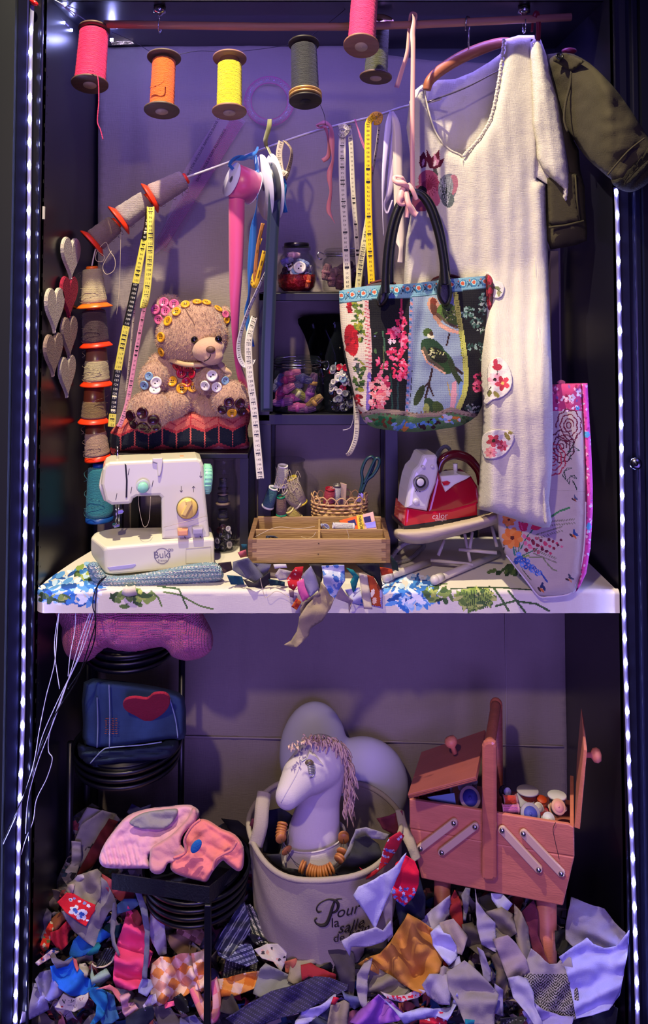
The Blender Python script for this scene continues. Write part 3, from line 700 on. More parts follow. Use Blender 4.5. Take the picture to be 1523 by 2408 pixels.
def bobbin(label, tp, bt, Y0, Y1, rt, rb, bodyt, bodyb, name, col, wood, wt=.94, extra=None, disc='#b59a86'):
    t = T('bobbin', label, 'bobbin', P(*bt, Y1), 'large wooden bobbins hanging in a row'); s = mp(Y0); M, L = aim(P(*bt, Y1), P(*tp, Y0))
    wm = mat('bobbin_wood_'+wood[1:], wood, rough=.55, bump='wood', bd=.2, var=.15, vs=30)
    def fl(z, r, d): return [(0, z), (r*.96, z), (r, z+.002), (r, z+.005), (r*.9, z+.008 if d > 0 else z+.006), (0, z+.008)]
    b = MB().lathe(fl(0, rb*s, 1), M, 48).lathe(fl(L-.008, rt*s, -1), M, 48).lathe([(bodyt*s*.82, .004), (bodyt*s*.82, L-.004)], M, 32)
    b.build('wooden_core', wm, t)
    n = 40; z0, z1 = .007, (L-.007)*wt; q = random.Random(name); prof = [(bodyb*s*.8, z0)]
    for k in range(n+1): u = k/n; prof.append(((bodyb+(bodyt-bodyb)*u)*s*(1+.015*math.sin(k*1.9)+.02*q.random()), z0+.001+(z1-z0-.002)*u))
    prof.append((bodyt*s*.8, z1)); MB().lathe(prof, M, 48).build('wound_thread', THR(name, col), t)
    b = MB().lathe([(0, -.0015), (rb*s*.36, -.0015), (rb*s*.36, .001), (0, .001)], M, 24).lathe([(0, -.002), (.002, -.002), (.002, 0), (0, 0)], M, 8); b.build('end_disc', mat('end_disc_'+disc[1:], disc, rough=.6), t)
    if extra: extra(t, M, L, s)
    return t
def tail(name, pts):
    def f(t, M, L, s): MB().tube(cr([P(*p) for p in pts], 6), .0014, 6).build('loose_strand', THR(name, '#000000'), t)
    return f
bobbin('bobbin of hot pink thread with a strand dangling, farthest left', (222, 66), (211, 200), .11, .06, 37, 42, 33, 35, 'hotpink', '#f01864', '#5a4238', extra=tail('hotpink', [(208, 165, .02), (224, 170, .018), (231, 190, .018), (232, 240, .02), (229, 285, .02), (236, 305, .02), (242, 328, .02)]))
bobbin('bobbin of bright orange thread, second from the left', (386, 132), (380, 262), .12, .075, 40, 41, 27, 28, 'orange', '#ff6a0c', '#5a483e', extra=tail('orange', [(353, 206, .055), (372, 200, .042), (384, 190, .042), (386, 175, .05)]))
bobbin('bobbin of bright yellow thread showing bare wood at its top', (540, 134), (539, 265), .12, .075, 40, 40, 28, 29, 'yellow', '#f2e012', '#8a6450', wt=.88)
def gold(t, M, L, s):
    for z in (.019, .010): MB().lathe([(36*s, z), (38.5*s, z+.001), (38.5*s, z+.005), (36*s, z+.006)], M, 40).build('gold_ring', mat('gold_band', '#c8a060', rough=.35, metal=.5), t)
bobbin('bobbin of black thread with gold rings at the lower end', (714, 100), (718, 240), .11, .06, 37, 38, 30, 32, 'black', '#20222c', '#2a2220', extra=gold, disc='#1c181c')
bobbin('bobbin of magenta thread, nearest and cut by the top of the photo', (858, -22), (849, 110), .0, -.075, 40, 41, 31, 31, 'magenta', '#e82c7c', '#8a5c50')
bobbin('bobbin of olive thread partly behind the magenta one', (890, 48), (883, 184), .16, .13, 36, 38, 25, 27, 'olive', '#46482a', '#5a4234')
for lb, pts in (('dark strand the orange and yellow bobbins hang from', [(262, 75), (315, 98), (380, 132), (465, 120), (545, 122), (650, 110), (712, 95), (790, 40), (850, -15)]), ('thin dark string falling from the black bobbin to the clothesline', [(752, 245), (762, 270), (765, 295)])):
    wire('hanging_string', lb, [P(x, y, .12) for x, y in pts], .0007, mat('dark_string', '#2a2430'), cat='string')
# ---------------------------------------------------------------- transparent pattern ruler on the back cloth
t = T('pattern_ruler', 'transparent curved pattern ruler with pink markings on the back cloth', 'ruler', P(480, 500, .44))
acr = glass('clear_acrylic', '#d8b0d0', .10, .5); PKM = mat('ruler_pink', '#c8307c', rough=.5)
Rm = flat(.437)
b = MB(); n = 60
ring = lambda r, a: (633+r*math.cos(a), 238+r*math.sin(a))
vs = []; 
for i in range(n): a = 2*math.pi*i/n; vs += [Rm(*ring(59, a)), Rm(*ring(42, a))]
b.add(vs, [[2*i, 2*i+1, (2*i+3) % (2*n), (2*i+2) % (2*n)] for i in range(n)]); b.build('ring_scale', acr, t, solid=.002)
b = MB(); b.prism([(520, 262), (578, 284), (392, 575), (362, 600), (430, 405)], Rm, .002); b.build('straight_blade', acr, t)
b = MB()
Rq = flat(.4355)
for i in range(72): a = 2*math.pi*i/72; b.tube([Rq(*ring(57, a)), Rq(*ring(53 if i % 3 else 49, a))], .0005, 3)
for r in (58, 43): b.tube([Rq(*ring(r, 2*math.pi*i/48)) for i in range(48)], .0007, 4, True)
b.build('ring_marks', PKM, t)
b = MB()
A0, A1 = (560, 278), (385, 590)
for k in range(9): o = k*3.2; b.tube([Rq(A0[0]+o-14, A0[1]+o*.5, 0), Rq(A1[0]+o-22, A1[1]+o*.5-20, 0)], .00035, 3)
for k in range(78):
    u = k/78; x = A0[0]+(A1[0]-A0[0])*u; y = A0[1]+(A1[1]-A0[1])*u; b.tube([Rq(x-15-6*u, y-6), Rq(x+12, y+8)], .00035, 3)
b.build('grid_marks', PKM, t)
b = MB()
def along(s, txt, px, py, size, ang, m=Rq):
    p = m(px, py); ca, sa = math.cos(R(ang)), math.sin(R(ang)); s.text(txt, size, lambda x, y: p+Vector((x*ca-y*sa, -.0005, x*sa+y*ca)))
along(b, 'CURVE FOR NECKLINE ARMHOLE SLEEVE CAP', 478, 345, .0105, 62)
along(b, 'BROKEN RULE & SEAM ALLOWANCE', 496, 365, .0105, 62)
b.build('ruler_lettering', mat('print_dark', '#201828'), t)
# ---------------------------------------------------------------- ribbon spools on the clothesline
def spoolR(label, c, ax, r, hw, core, tname, tcol, rr_, flm, tail_fn=None, Y=.2):
    t = T('ribbon_spool', label, 'ribbon spool', P(*c, Y), 'ribbon spools tied to the clothesline'); s = mp(Y); cc = P(*c, Y); a = Vector(ax).normalized()
    M, _ = aim(cc-a*hw*s, cc+a*hw*s); h = 2*hw*s
    for z in (0, h-.001): MB().lathe([(.008, z), (r*s, z), (r*s, z+.001), (.008, z+.001), (.008, z)], M, 48).build('flange', flm, t)
    MB().lathe([(rr_*s*.5, .0012), (rr_*s, .0012), (rr_*s, h-.0012), (rr_*s*.5, h-.0012)], M, 48).build('wound_ribbon', SATIN(tname, tcol), t)
    MB().lathe([(.0075, -.001), (.009, -.001), (.009, h+.001), (.0075, h+.001), (.0075, -.001)], M, 20).build('cardboard_core', mat('core_grey', '#7a7684', rough=.6), t)
    if tail_fn: tail_fn(t)
    return t
WFL = mat('white_flange', '#cfcbdc', rough=.5)
def tail1(t):
    b = MB(); ribbon(b, [P(556, 440, .165), P(556, 520, .165), P(554, 640, .175), P(553, 740, .19), P(556, 830, .22), P(572, 900, .26), P(600, 965, .30)], [.040, .040, .034, .024, .018, .024, .030], [0, 5, 5, 25, 50, 30, 10], 8, 4, curl=.15); b.build('ribbon_tail', SATIN('pink', '#d84f86'), t, solid=.0006)
spoolR('spool of wide rose-pink satin ribbon with a long tail', (570, 432), (.80, .48, -.28), 42, 30, 10, 'pink', '#d84f86', 40, WFL, tail1, .18)
def tail2(t):
    b = MB(); ribbon(b, [P(642, 385, .17), P(646, 440, .155), P(640, 560, .155), P(634, 700, .155), P(628, 850, .155), P(627, 968, .155)], [.018, .030, .031, .032, .032, .030], [60, 10, 5, 8, 5, 8], 8, 3); b.build('ribbon_tail', SATIN('denim', '#14233c'), t, solid=.0006)
spoolR('wide white spool of dark denim-blue ribbon with a long straight tail', (632, 440), (.93, .34, .12), 78, 13, 10, 'denim2', '#0c1428', 58, WFL, tail2, .20)
b = MB(); ribbon(b, [P(*p) for p in [(600, 365, .2), (606, 420, .17), (604, 480, .16), (596, 540, .17), (590, 620, .18), (586, 690, .19), (580, 740, .2), (590, 800, .2), (597, 815, .2)]], [.008, .012, .008, .018, .018, .012, .014, .013, .004], [0, 40, 80, 20, 10, 60, 20, 30, 30], 8, 2); b.build('satin_ribbon', SATIN('cobalt', '#1d62a8'), None, solid=.0006, label='blue satin ribbon hanging behind the pink ribbon spool', cat='ribbon')
b = MB(); ribbon(b, [P(*p) for p in [(536, 392, .19), (552, 374, .16), (580, 370, .15), (600, 358, .17), (606, 345, .2)]], [.004, .012, .014, .01, .005], [0, 40, -40, 20, 0], 8, 2); ribbon(b, [P(*p) for p in [(596, 372, .17), (560, 368, .15), (540, 385, .16), (548, 398, .17)]], .008, [0, 50, 10, 0], 6, 2); b.build('ribbon_bow', SATIN('cobalt'+'', '#1d62a8'), None, solid=.0006, label='small blue bow tying the pink ribbon spool to the line', cat='bow')
b = MB(); ribbon(b, [P(*p) for p in [(628, 350, .24), (624, 330, .22), (632, 300, .2), (634, 280, .2)]], [.006, .014, .013, .012], [0, 30, 10, 20], 8, 2); ribbon(b, [P(*p) for p in [(628, 345, .22), (640, 370, .2), (650, 385, .2)]], .008, 40); b.build('ribbon_knot', SATIN('oliveg', '#8a8a52'), None, solid=.0006, label='olive ribbon end sticking up from the knot on the line', cat='ribbon')
b = MB(); ribbon(b, [P(*p) for p in [(668, 420, .22), (672, 440, .22), (668, 470, .22), (671, 500, .22)]], [.003, .008, .007, .012], [0, 40, 20, 0], 6, 2); b.build('satin_ribbon', SATIN('teal', '#0d6a98'), None, solid=.0006, label='short teal ribbon end right of the white spool', cat='ribbon')
# zips hanging
for lb, pts, c, w_ in (('tan zip hanging folded beside the denim ribbon', [(618, 525), (606, 580), (600, 640), (602, 668), (612, 676)], '#a86a34', .010), ('yellow zip curled next to the tan zip', [(622, 590), (612, 630), (600, 672), (590, 655), (596, 610), (612, 560)], '#e0b020', .012)):
    b = MB(); ribbon(b, [P(x, y, .175+.004*k) for k, (x, y) in enumerate(pts)], w_, [20+10*(k % 2) for k in range(len(pts))], 8, 3, colf=lambda s, v: (c if (v < .4 or v > .7 or int(s*700) % 2) else '#70501c')); b.build('zip', mat('zip_cloth', vcol=True, rough=.7), None, solid=.001, label=lb, cat='zip')
# ---------------------------------------------------------------- tape measures
TM = mat('tape_measure_vinyl', vcol=True, rough=.4); NUM = mat('tape_numerals', '#141214', rough=.6); NUMW = mat('tape_numerals_white', '#e8e4d0', rough=.6)
def tapem(label, strands, cat='tape measure'):
    """strands: (points, width px, base colour, first number, step, flipped, black blocks, twist)"""
    t = T('tape_measure', label, cat, P(*strands[0][0][-1]), 'tape measures hanging from the clothesline')
    for pts, wpx, base, num, st, flip, blk, tw in strands:
        pp = [P(*p) for p in pts]; s_ = mp(pts[0][2]); w_ = wpx*s_
        step = .0115
        def isblk(n): return blk and ((n-1)//10) % 2 == 0
        def colf(s, v):
            n = num+st*int(s/step); f = (s/step) % 1
            bl = isblk(n)
            if f < .10 and .1 < v < .9: return '#e8e0b0' if bl else '#1a1814'
            return '#181818' if bl else base
        b = MB(); ribbon(b, pp, w_, tw, 60 if len(pp) < 4 else 30, 5, colf=colf); o = b.build('tape', TM, t, solid=.0006)
        # numerals
        q = cr(pp, 30); L = 0; nb = MB(); nw = MB(); nxt = step*.55; k = num; av = cr([(a, 0, 0) for a in (tw if hasattr(tw, '__len__') else [tw]*len(pp))], 30)
        for i in range(1, len(q)):
            d = (q[i]-q[i-1]).length
            while L+d >= nxt and k > 0 and d > 0:
                p = q[i-1].lerp(q[i], (nxt-L)/d); tn = (q[i]-q[i-1]).normalized(); sd = tn.cross(Vector((0, 1, 0))).normalized(); nn = sd.cross(tn); a = R(av[i].x); wd = sd*math.cos(a)+nn*math.sin(a); up = wd.cross(tn)
                off = up*(-.0006 if up.y > 0 else .0006)
                if wd.x < 0: wd = -wd
                X, Yd = wd, -tn
                if flip: X, Yd = -X, -Yd
                if abs(math.cos(a)) > .5: 
                    for j, ch in enumerate(str(k)):
                        dx = (j-(len(str(k))-1)/2)*.0042*(w_/.019)
                        (nw if isblk(k) else nb).text(ch, .0078*(w_/.019), lambda x, y: p+off+X*(x+dx)+Yd*y)
                nxt += step; k += st
            L += d
        if nb.v: nb.build('numerals', NUM, t)
        if nw.v: nw.build('numerals', NUMW, t)
    return t
Y1 = .235
tapem('yellow and black tape measure folded over the slanting cones', [
    ([(351, 492, .225), (345, 530, .225), (332, 600, .22), (312, 700, .22), (290, 800, .22), (273, 900, .22), (262, 1004, .215)], 17, '#d8cc50', 84, 1, False, True, [0, -30, -12, -5, 0, 0, 0]),
    ([(354, 486, .222), (354, 560, .215), (351, 620, .215), (344, 690, .215), (336, 725, .215)], 18, '#dcd258', 94, 1, False, False, [0, 0, 0, 0, 50]),
    ([(340, 720, .218), (325, 800, .22), (308, 900, .218), (296, 960, .215), (280, 1004, .212)], 11, '#d890a0', 15, 1, False, False, [40, 30, 25, 15, 20]),
    ([(318, 705, .228), (306, 830, .225), (297, 920, .22)], 6, '#c8bca0', 60, 1, False, False, [60, 60, 60])])
tapem('white tape measure looped left of the black shelf, longest one', [
    ([(598, 745, .19), (586, 790, .17), (584, 830, .165), (588, 890, .16), (597, 960, .158), (605, 1050, .15), (612, 1126, .14)], 17, '#d8d2bc', 114, 1, False, False, [30, 20, 10, 0, 0, 0, 0]),
    ([(625, 640, .19), (604, 685, .18), (582, 735, .175), (563, 795, .17), (562, 835, .17), (573, 858, .17), (590, 857, .17), (598, 845, .175)], 11, '#c8c4c0', 70, 1, True, False, [60, 55, 50, 40, 20, 20, 50, 60])])
tapem('tan tape measure coiled on the line right of the white spool', [([(662, 332, .235), (656, 360, .23), (660, 400, .22), (672, 410, .21)], 15, '#b0a088', 94, -1, False, False, 8), ([(668, 330, .24), (684, 350, .23), (684, 375, .23), (674, 410, .23), (664, 440, .22), (658, 500, .22)], 12, '#a08c68', 60, 1, False, False, [60, 65, 55, 40, 60, 70])])
tapem('white tape measure knotted on the line, left of the yellow one', [
    ([(806, 292, .235), (804, 360, .225), (806, 450, .22), (811, 540, .215), (818, 690, .21)], 17, '#d8d0b4', 65, -1, True, False, 0),
    ([(820, 294, .24), (825, 340, .235), (830, 450, .23), (838, 560, .225), (846, 690, .22)], 12, '#c8c0a4', 30, -1, True, False, [30, 20, 15, 20, 20]),
    ([(795, 300, .232), (808, 296, .222), (818, 306, .222), (806, 318, .224), (796, 312, .228)], 12, '#b8b0a0', 8, 1, False, False, [20, 0, 30, 0, 20])])
tapem('bright yellow tape measure hanging from the line', [
    ([(882, 272, .225), (868, 285, .215), (865, 320, .212), (866, 480, .21), (870, 600, .205), (875, 690, .20)], 16, '#e8c018', 92, -1, True, False, [0, 20, 0, 0, 0, 0]),
    ([(893, 275, .228), (886, 340, .226), (875, 410, .225), (868, 470, .225)], 9, '#b8ac98', 8, 1, False, False, [45, 50, 55, 60]),
    ([(868, 500, .222), (858, 560, .222), (848, 620, .22), (840, 690, .22)], 15, '#cfc890', 74, -1, True, False, [10, 5, 5, 0]),
    ([(872, 276, .222), (882, 268, .214), (893, 272, .216), (890, 286, .22), (878, 288, .222)], 13, '#d8a020', 8, 1, False, False, [0, 20, 0, 0, 30])])
tapem('end of a white tape measure dangling below the patchwork bag', [([(828, 880, .12), (836, 930, .115), (839, 985, .11), (836, 1030, .108), (824, 1062, .105), (814, 1070, .103)], 12, '#c8c0a0', 134, 1, True, False, [30, 20, 10, 5, 20, 50]), ([(830, 930, .125), (832, 975, .12), (824, 1005, .12), (806, 1012, .12)], 4, '#d8d4c8', 8, 1, False, False, [60, 60, 60, 40])])
# other ribbons on the line
def rib(label, pts, ws, tw, nm, col, curl=.1, cat='ribbon', name='satin_ribbon', M=None, nv=3, group=None):
    b = MB(); ribbon(b, [P(*p) for p in pts], ws, tw, 8, nv, curl=curl); k = dict(label=label, cat=cat)
    if group: k['group'] = group
    return b.build(name, M or SATIN(nm, col), None, solid=.0007, **k)
rib('frayed salmon ribbon twisting down from the line', [(745, 292, .235), (762, 288, .22), (778, 300, .22), (780, 330, .22), (783, 375, .22), (774, 410, .22), (778, 450, .22), (772, 490, .22), (780, 510, .22), (788, 526, .22)], [.012, .014, .012, .015, .011, .014, .010, .012, .010, .003], [60, 20, 40, 10, 50, -10, 40, 0, 60, 80], 'salmon', '#d88078')
rib('short salmon ribbon loop beside the frayed one', [(745, 292, .24), (750, 300, .23), (765, 300, .235), (772, 330, .24), (772, 365, .24), (758, 378, .24)], [.008, .01, .01, .008, .012, .012], [0, 50, 20, 50, 10, 0], 'salmon', '#d88078')
rib('lilac white ribbon hanging from the line, left of the pink one', [(918, 262, .2), (912, 300, .2), (903, 400, .195), (900, 480, .19), (902, 555, .19)], [.006, .016, .012, .008, .006], [40, 10, 20, 60, 70], 'lilacw', '#cfc4e0')
rib('wide cream ribbon with crumpled end right of the lilac one', [(922, 262, .21), (932, 300, .205), (936, 400, .2), (938, 500, .195), (940, 560, .19), (944, 585, .185), (941, 618, .185)], [.008, .022, .026, .025, .025, .018, .016], [20, 5, 8, 0, 5, 40, 10], 'creamr', '#cfc0b4')
rib('pale mauve ribbon loop hanging behind the bag handle', [(928, 280, .215), (922, 380, .215), (917, 450, .21), (905, 480, .21), (910, 500, .21), (922, 470, .21)], [.01, .018, .02, .012, .008, .006], [10, 0, 20, 60, 50, 60], 'mauve', '#b8a8c8')
b = MB(); ribbon(b, [P(*p) for p in [(833, 280, .22), (855, 340, .22), (877, 400, .22)]], .0035, 20); ribbon(b, [P(*p) for p in [(836, 280, .22), (848, 330, .22), (872, 385, .22)]], .002, 20); b.build('slanting_cord', SATIN('rosecord', '#b86088'), None, solid=.0008, label='thin pink cord slanting across the tape measures', cat='cord')
t = T('pink_ribbon', 'long pale pink ribbon from the rail, tied in a bow at the bag handle', 'ribbon', P(968, 450, .02))
PK = SATIN('palepink', '#e8a8a4')
b = MB(); ribbon(b, [P(*p) for p in [(969, 28, .075), (974, 50, .07), (970, 80, .06), (971, 130, .05), (969, 300, .035), (970, 450, .02)]], [.003, .012, .013, .011, .0115, .011], [60, 30, 10, 5, 0, 0], 8, 2); b.build('hanging_strand', PK, t, solid=.0007)
b = MB(); ribbon(b, [P(*p) for p in [(972, 60, .085), (978, 36, .1), (966, 32, .11), (962, 60, .1), (958, 120, .09), (945, 165, .09), (932, 206, .09)]], [.01, .009, .008, .01, .011, .012, .012], [20, 60, 40, 40, 20, 30, 0], 8, 2); b.build('short_tail', PK, t, solid=.0007)
b = MB()
for pts, ws, tw in (([(965, 450, .0), (950, 435, -.02), (930, 425, -.015), (928, 414, -.01), (945, 416, -.012), (952, 430, -.005)], [.01, .016, .014, .010, .014, .010], [0, 40, -20, 30, 60, 20]),
    ([(952, 440, -.01), (940, 462, -.02), (944, 478, -.018), (958, 470, -.008)], [.014, .018, .016, .01], [30, -20, 40, 0]),
    ([(955, 450, -.015), (962, 478, -.025), (972, 500, -.02), (980, 506, -.02)], [.012, .016, .015, .014], [0, 30, -10, 0]),
    ([(948, 460, -.01), (958, 485, -.012), (956, 512, -.012)], [.010, .012, .010], [0, 20, 0]), ([(958, 432, -.01), (970, 445, -.016), (980, 470, -.012)], [.012, .014, .01], [10, 40, 0])): ribbon(b, [P(*p) for p in pts], ws, tw, 8, 3, curl=.3)
b.build('bow', PK, t, solid=.0007)
# ================================================================ small black table, folded sweater and teddy bear
YB = .30
t = T('side_table', 'small black metal table behind the sewing machine carrying the bear', 'table', (P(440, 1300, .3).x, .32, ZB))
xa, xb = P(268, 1075, .225).x, P(584, 1075, .225).x; zt = P(440, 1066, .225).z
MB().box((xa, .225, zt-.014), (xb, .44, zt), bev=.002).build('table_top', BLACKM, t)
for x, y in ((xa, .225), (xb-.022, .225), (xa, .418), (xb-.022, .418)): MB().box((x, y, ZB), (x+.022, y+.022, zt-.013)).build('leg', BLACKM, t)
# folded sweater as cushion
so = sm([(262, 1012), (290, 985), (340, 968), (420, 962), (520, 962), (582, 958), (588, 985), (582, 1010), (586, 1052), (560, 1060), (480, 1060), (400, 1062), (320, 1066), (268, 1072), (257, 1050), (258, 1025)], 3)
CO = '#e8685c'; NV = '#161d30'; PKc = '#e88880'
def zig(X, Y, C):
    # coral hexagon lattice over navy
    yy = Y+ -.02*(X-420)-.012*(X-420)*0; P_ = 66.; ph = ((X-283)/P_) % 1; tri_ = np.abs(ph-.5)*2      # 0 at centre, 1 at edges
    topb = 1003+14*tri_-(X-420)*.05; botb = 1048+ -12*(1-tri_)-(X-420)*.03+8
    C[:] = np.array(hx(NV)); C[Y < topb] = np.array(hx('#e27466')); C[np.abs(Y-topb) < 3.2] = np.array(hx('#c83c44'))
    C[Y > botb] = np.array(hx('#c8404c')); C[Y > botb+8] = np.array(hx('#e08a84'))
    v = (np.abs(ph-.5) < .028) | (ph < .022) | (ph > .978); C[v & (Y < botb) & (Y > topb)] = np.array(hx(CO)); C[(np.abs(ph-.5) < .02) & (Y <= topb)] = np.array(hx('#c83c44'))
    e = np.abs(Y-(topb-22+6*tri_)) < 1.6; C[e] = np.array(hx('#c04048')); return C
puff('folded_sweater', so, flat(.315), mat('sweater_knit', vcol=True, rough=.95, bump='knit', bs=2.4, bd=.6), sp=3.5, depth=.085, rad=26, fold=lambda x, y: .006*fbm(x, y, .02, 2), painter=paint(NV, [('f', zig)]), label='folded navy and coral patterned sweater the teddy bear sits on', cat='sweater')
FUR = mat('bear_fur', '#b08c74', rough=1, bump='fur', bs=1.6, bd=1.0, var=.16, vs=70, sheen=.5)
t = T('teddy_bear', 'beige plush teddy bear decorated with coloured buttons, sitting on a folded sweater', 'teddy bear', P(440, 985, YB))
PB = P; P = lambda x, y, Y=0: PB(x, y, Y+.115)
s = mp(.27)
E_ = lambda x, y, Y, rx_, ry_, rd, a=0: (P(x, y, Y), (rx_*s, rd*s, ry_*s), Matrix.Rotation(R(a), 3, 'Y'))
body = [E_(452, 792, .16, 84, 74, 70), E_(455, 770, .16, 74, 62, 62), E_(435, 915, .19, 72, 66, 60), E_(440, 880, .19, 60, 60, 50), E_(385, 868, .16, 42, 40, 36, 25), E_(362, 890, .12, 33, 38, 34), E_(492, 890, .13, 38, 40, 34, -25), E_(500, 888, .10, 32, 30, 30),
        E_(400, 955, .13, 50, 34, 42, -15), E_(352, 965, .08, 50, 44, 40), E_(500, 950, .15, 45, 34, 40), E_(540, 938, .10, 44, 42, 38), E_(395, 730, .17, 38, 38, 22), E_(528, 745, .19, 16, 26, 18)]
BB = blob('body', body, FUR, t, vox=.0035, smooth=5, disp=.003, dsc=.008)
BM = blob('muzzle', [E_(490, 822, .075, 37, 28, 30, -12), E_(498, 838, .065, 26, 20, 20)], mat('muzzle_plush', '#c49c80', rough=.9, bump='fur', bs=2, bd=.3, sheen=.3), t, vox=.0035, smooth=4)
BS = surf(BB, BM); furry(BB, surf(BB), 26000, .008, .0006, mat('bear_fibre', '#bc9678', rough=.9, sheen=.4), 3)
EY = mat('eye_black', '#08060a', rough=.05, coat=1)
for x, y in ((457, 799), (512, 800)): MB().ball(snap(BS, x, y, .003)[0], .0095, seg=20).build('eye', EY, t)
MB().ball(snap(BS, 495, 822, .001)[0], (.012, .007, .009)).build('nose', mat('nose_brown', '#6a4a3c', rough=.5), t)
b = MB().tube(cr([snap(BS, x, y, .001)[0] for x, y in ((495, 833), (493, 840), (488, 845), (480, 849))], 5), .0012, 5); b.build('mouth', mat('stitch_dark', '#2a1a18'), t)
b = MB().tube(cr([snap(BS, x, y, .004)[0] for x, y in ((430, 718), (438, 730), (445, 742), (452, 752), (458, 764))], 5), .0010, 5); b.build('head_seam', mat('seam_tan', '#8a6a54'), t)
# collar and ribbon
b = MB(); ribbon(b, [P(398, 845, .12), P(430, 856, .085), P(470, 858, .08), (P(510, 852, .10)), P(530, 865, .12)], .012, 10, 6, 2); b.build('neck_ribbon', SATIN('beige', '#c8a87c'), t, solid=.001)
b = MB(); ribbon(b, [P(512, 850, .09), P(528, 868, .085), P(540, 880, .09), P(520, 884, .09)], .014, [0, 30, -30, 20], 6, 2); b.build('ribbon_bow', SATIN('beige', '#c8a87c'), t, solid=.001)
PKB = ('pink', '#d8608c'); YB_ = ('amber', '#e0a020'); RB = ('crimson', '#b01030'); WB = ('white', '#e0d8d0'); DB = ('plum', '#34101c'); BB = ('bluish', '#7898b8')
def bb(x, y, Y, r, c, n=(0, -1, .1), h=4):
    p_, n_ = snap(BS, x, y, .004, P(x, y, Y)); button(t, p_, n_+Vector(n)*.5, r*s, c[0], c[1], h)
for x, y, r in ((386, 712, 12), (409, 716, 12), (368, 728, 12), (391, 732, 12), (376, 750, 12)): bb(x, y, .125, r, PKB, (-.1, -1, .15))
for x, y, Y, r, n in ((436, 719, .098, 11, (0, -1, .6)), (416, 735, .098, 11, (-.1, -1, .3)), (398, 757, .105, 12, (-.35, -1, .1)), (382, 793, .108, 12, (-.6, -1, 0)), (383, 826, .115, 11, (-.7, -1, -.1)), (463, 714, .105, 11, (0, -.7, 1)), (484, 715, .105, 11, (.1, -.7, 1)), (510, 729, .11, 11, (.4, -.7, 1)), (530, 752, .12, 9, (1, -.6, .4)), (529, 740, .15, 9, (1, -.5, .2))): bb(x, y, Y, r, YB_ if x != 529 else PKB, n)
for x, y, r, c in ((419, 858, 12, RB), (442, 860, 12, RB), (470, 860, 11, RB), (427, 877, 12, RB), (456, 880, 11, RB), (440, 899, 12, RB), (407, 898, 12, YB_), (427, 914, 13, YB_), (452, 910, 12, YB_)): bb(x, y, .10-.0002*abs(440-x), r, c)
for x, y, r, c in ((366, 898, 13, WB), (363, 921, 13, WB), (342, 904, 11, BB), (352, 885, 10, BB)): bb(x, y, .058 if x > 350 else .075, r, c, (-.2, -1, 0), 2)
for x, y, r, c in ((499, 884, 13, WB), (485, 905, 12, WB), (510, 909, 12, WB), (526, 895, 10, BB)): bb(x, y, .045 if x < 520 else .06, r, c, (0, -1, 0), 2)
for x, y, r in ((336, 971, 13), (311, 976, 13), (318, 995, 12), (337, 999, 12), (360, 985, 13), (366, 1000, 11), (347, 1006, 10)): bb(x, y, .018 if x > 320 else .03, r, DB, (-.1, -1, -.1))
for x, y, r in ((538, 946, 12), (562, 947, 12), (524, 961, 11), (566, 965, 11), (545, 968, 11)): bb(x, y, .040, r, DB if x != 545 else YB_, (.1, -1, 0))
P = PB
# ================================================================ black shelf unit
t = T('shelf_unit', 'black metal shelf unit with two shelves of glass jars behind the patchwork bag', 'shelf', (P(760, 1250, .3).x, .33, ZB))
Yf = .24; xl, xr = P(608, 700, Yf).x, P(934, 700, Yf).x
def zz(py, Y=Yf): return P(760, py, Y).z
MB().box((xl, Yf, zz(1000)), (xr, .44, zz(974)), bev=.002).build('lower_shelf', BLACKM, t)
MB().box((xl, Yf, zz(708)), (xr, .44, zz(689)), bev=.002).build('upper_shelf', BLACKM, t)
MB().box((xl, Yf, zz(990)), (xl+.030, .44, zz(689)), bev=.001).build('side_panel', BLACKM, t)
MB().box((xr-.03, Yf, zz(990)), (xr, .44, zz(689)), bev=.001).build('side_panel', BLACKM, t)
for x, y in ((xl, Yf), (xr-.034, Yf), (xl, .41), (xr-.034, .41)): MB().box((x, y, ZB), (x+.034, y+.026, zz(998)), bev=.001).build('leg', BLACKM, t)
ZU, ZL = zz(689), zz(974)
# small mirror on the lower shelf
t = T('mirror', 'small mirror standing at the back of the lower shelf', 'mirror', P(750, 960, .42))
MP = plane(780, 850, .405, 14, 4)
mo = sm([(700, 750), (745, 742), (800, 740), (845, 745), (850, 850), (845, 950), (760, 950), (738, 900), (728, 830), (716, 790)], 3)
MB().prism(mo, MP, .003).build('glass', mat('mirror_glass', '#8a92a0', rough=.03, metal=1), t)
MB().prism([(x*1.0+1, y+1) for x, y in mo], lambda x, y, d=0: MP(x, y, .004), .006).build('backing', BLACKM, t)
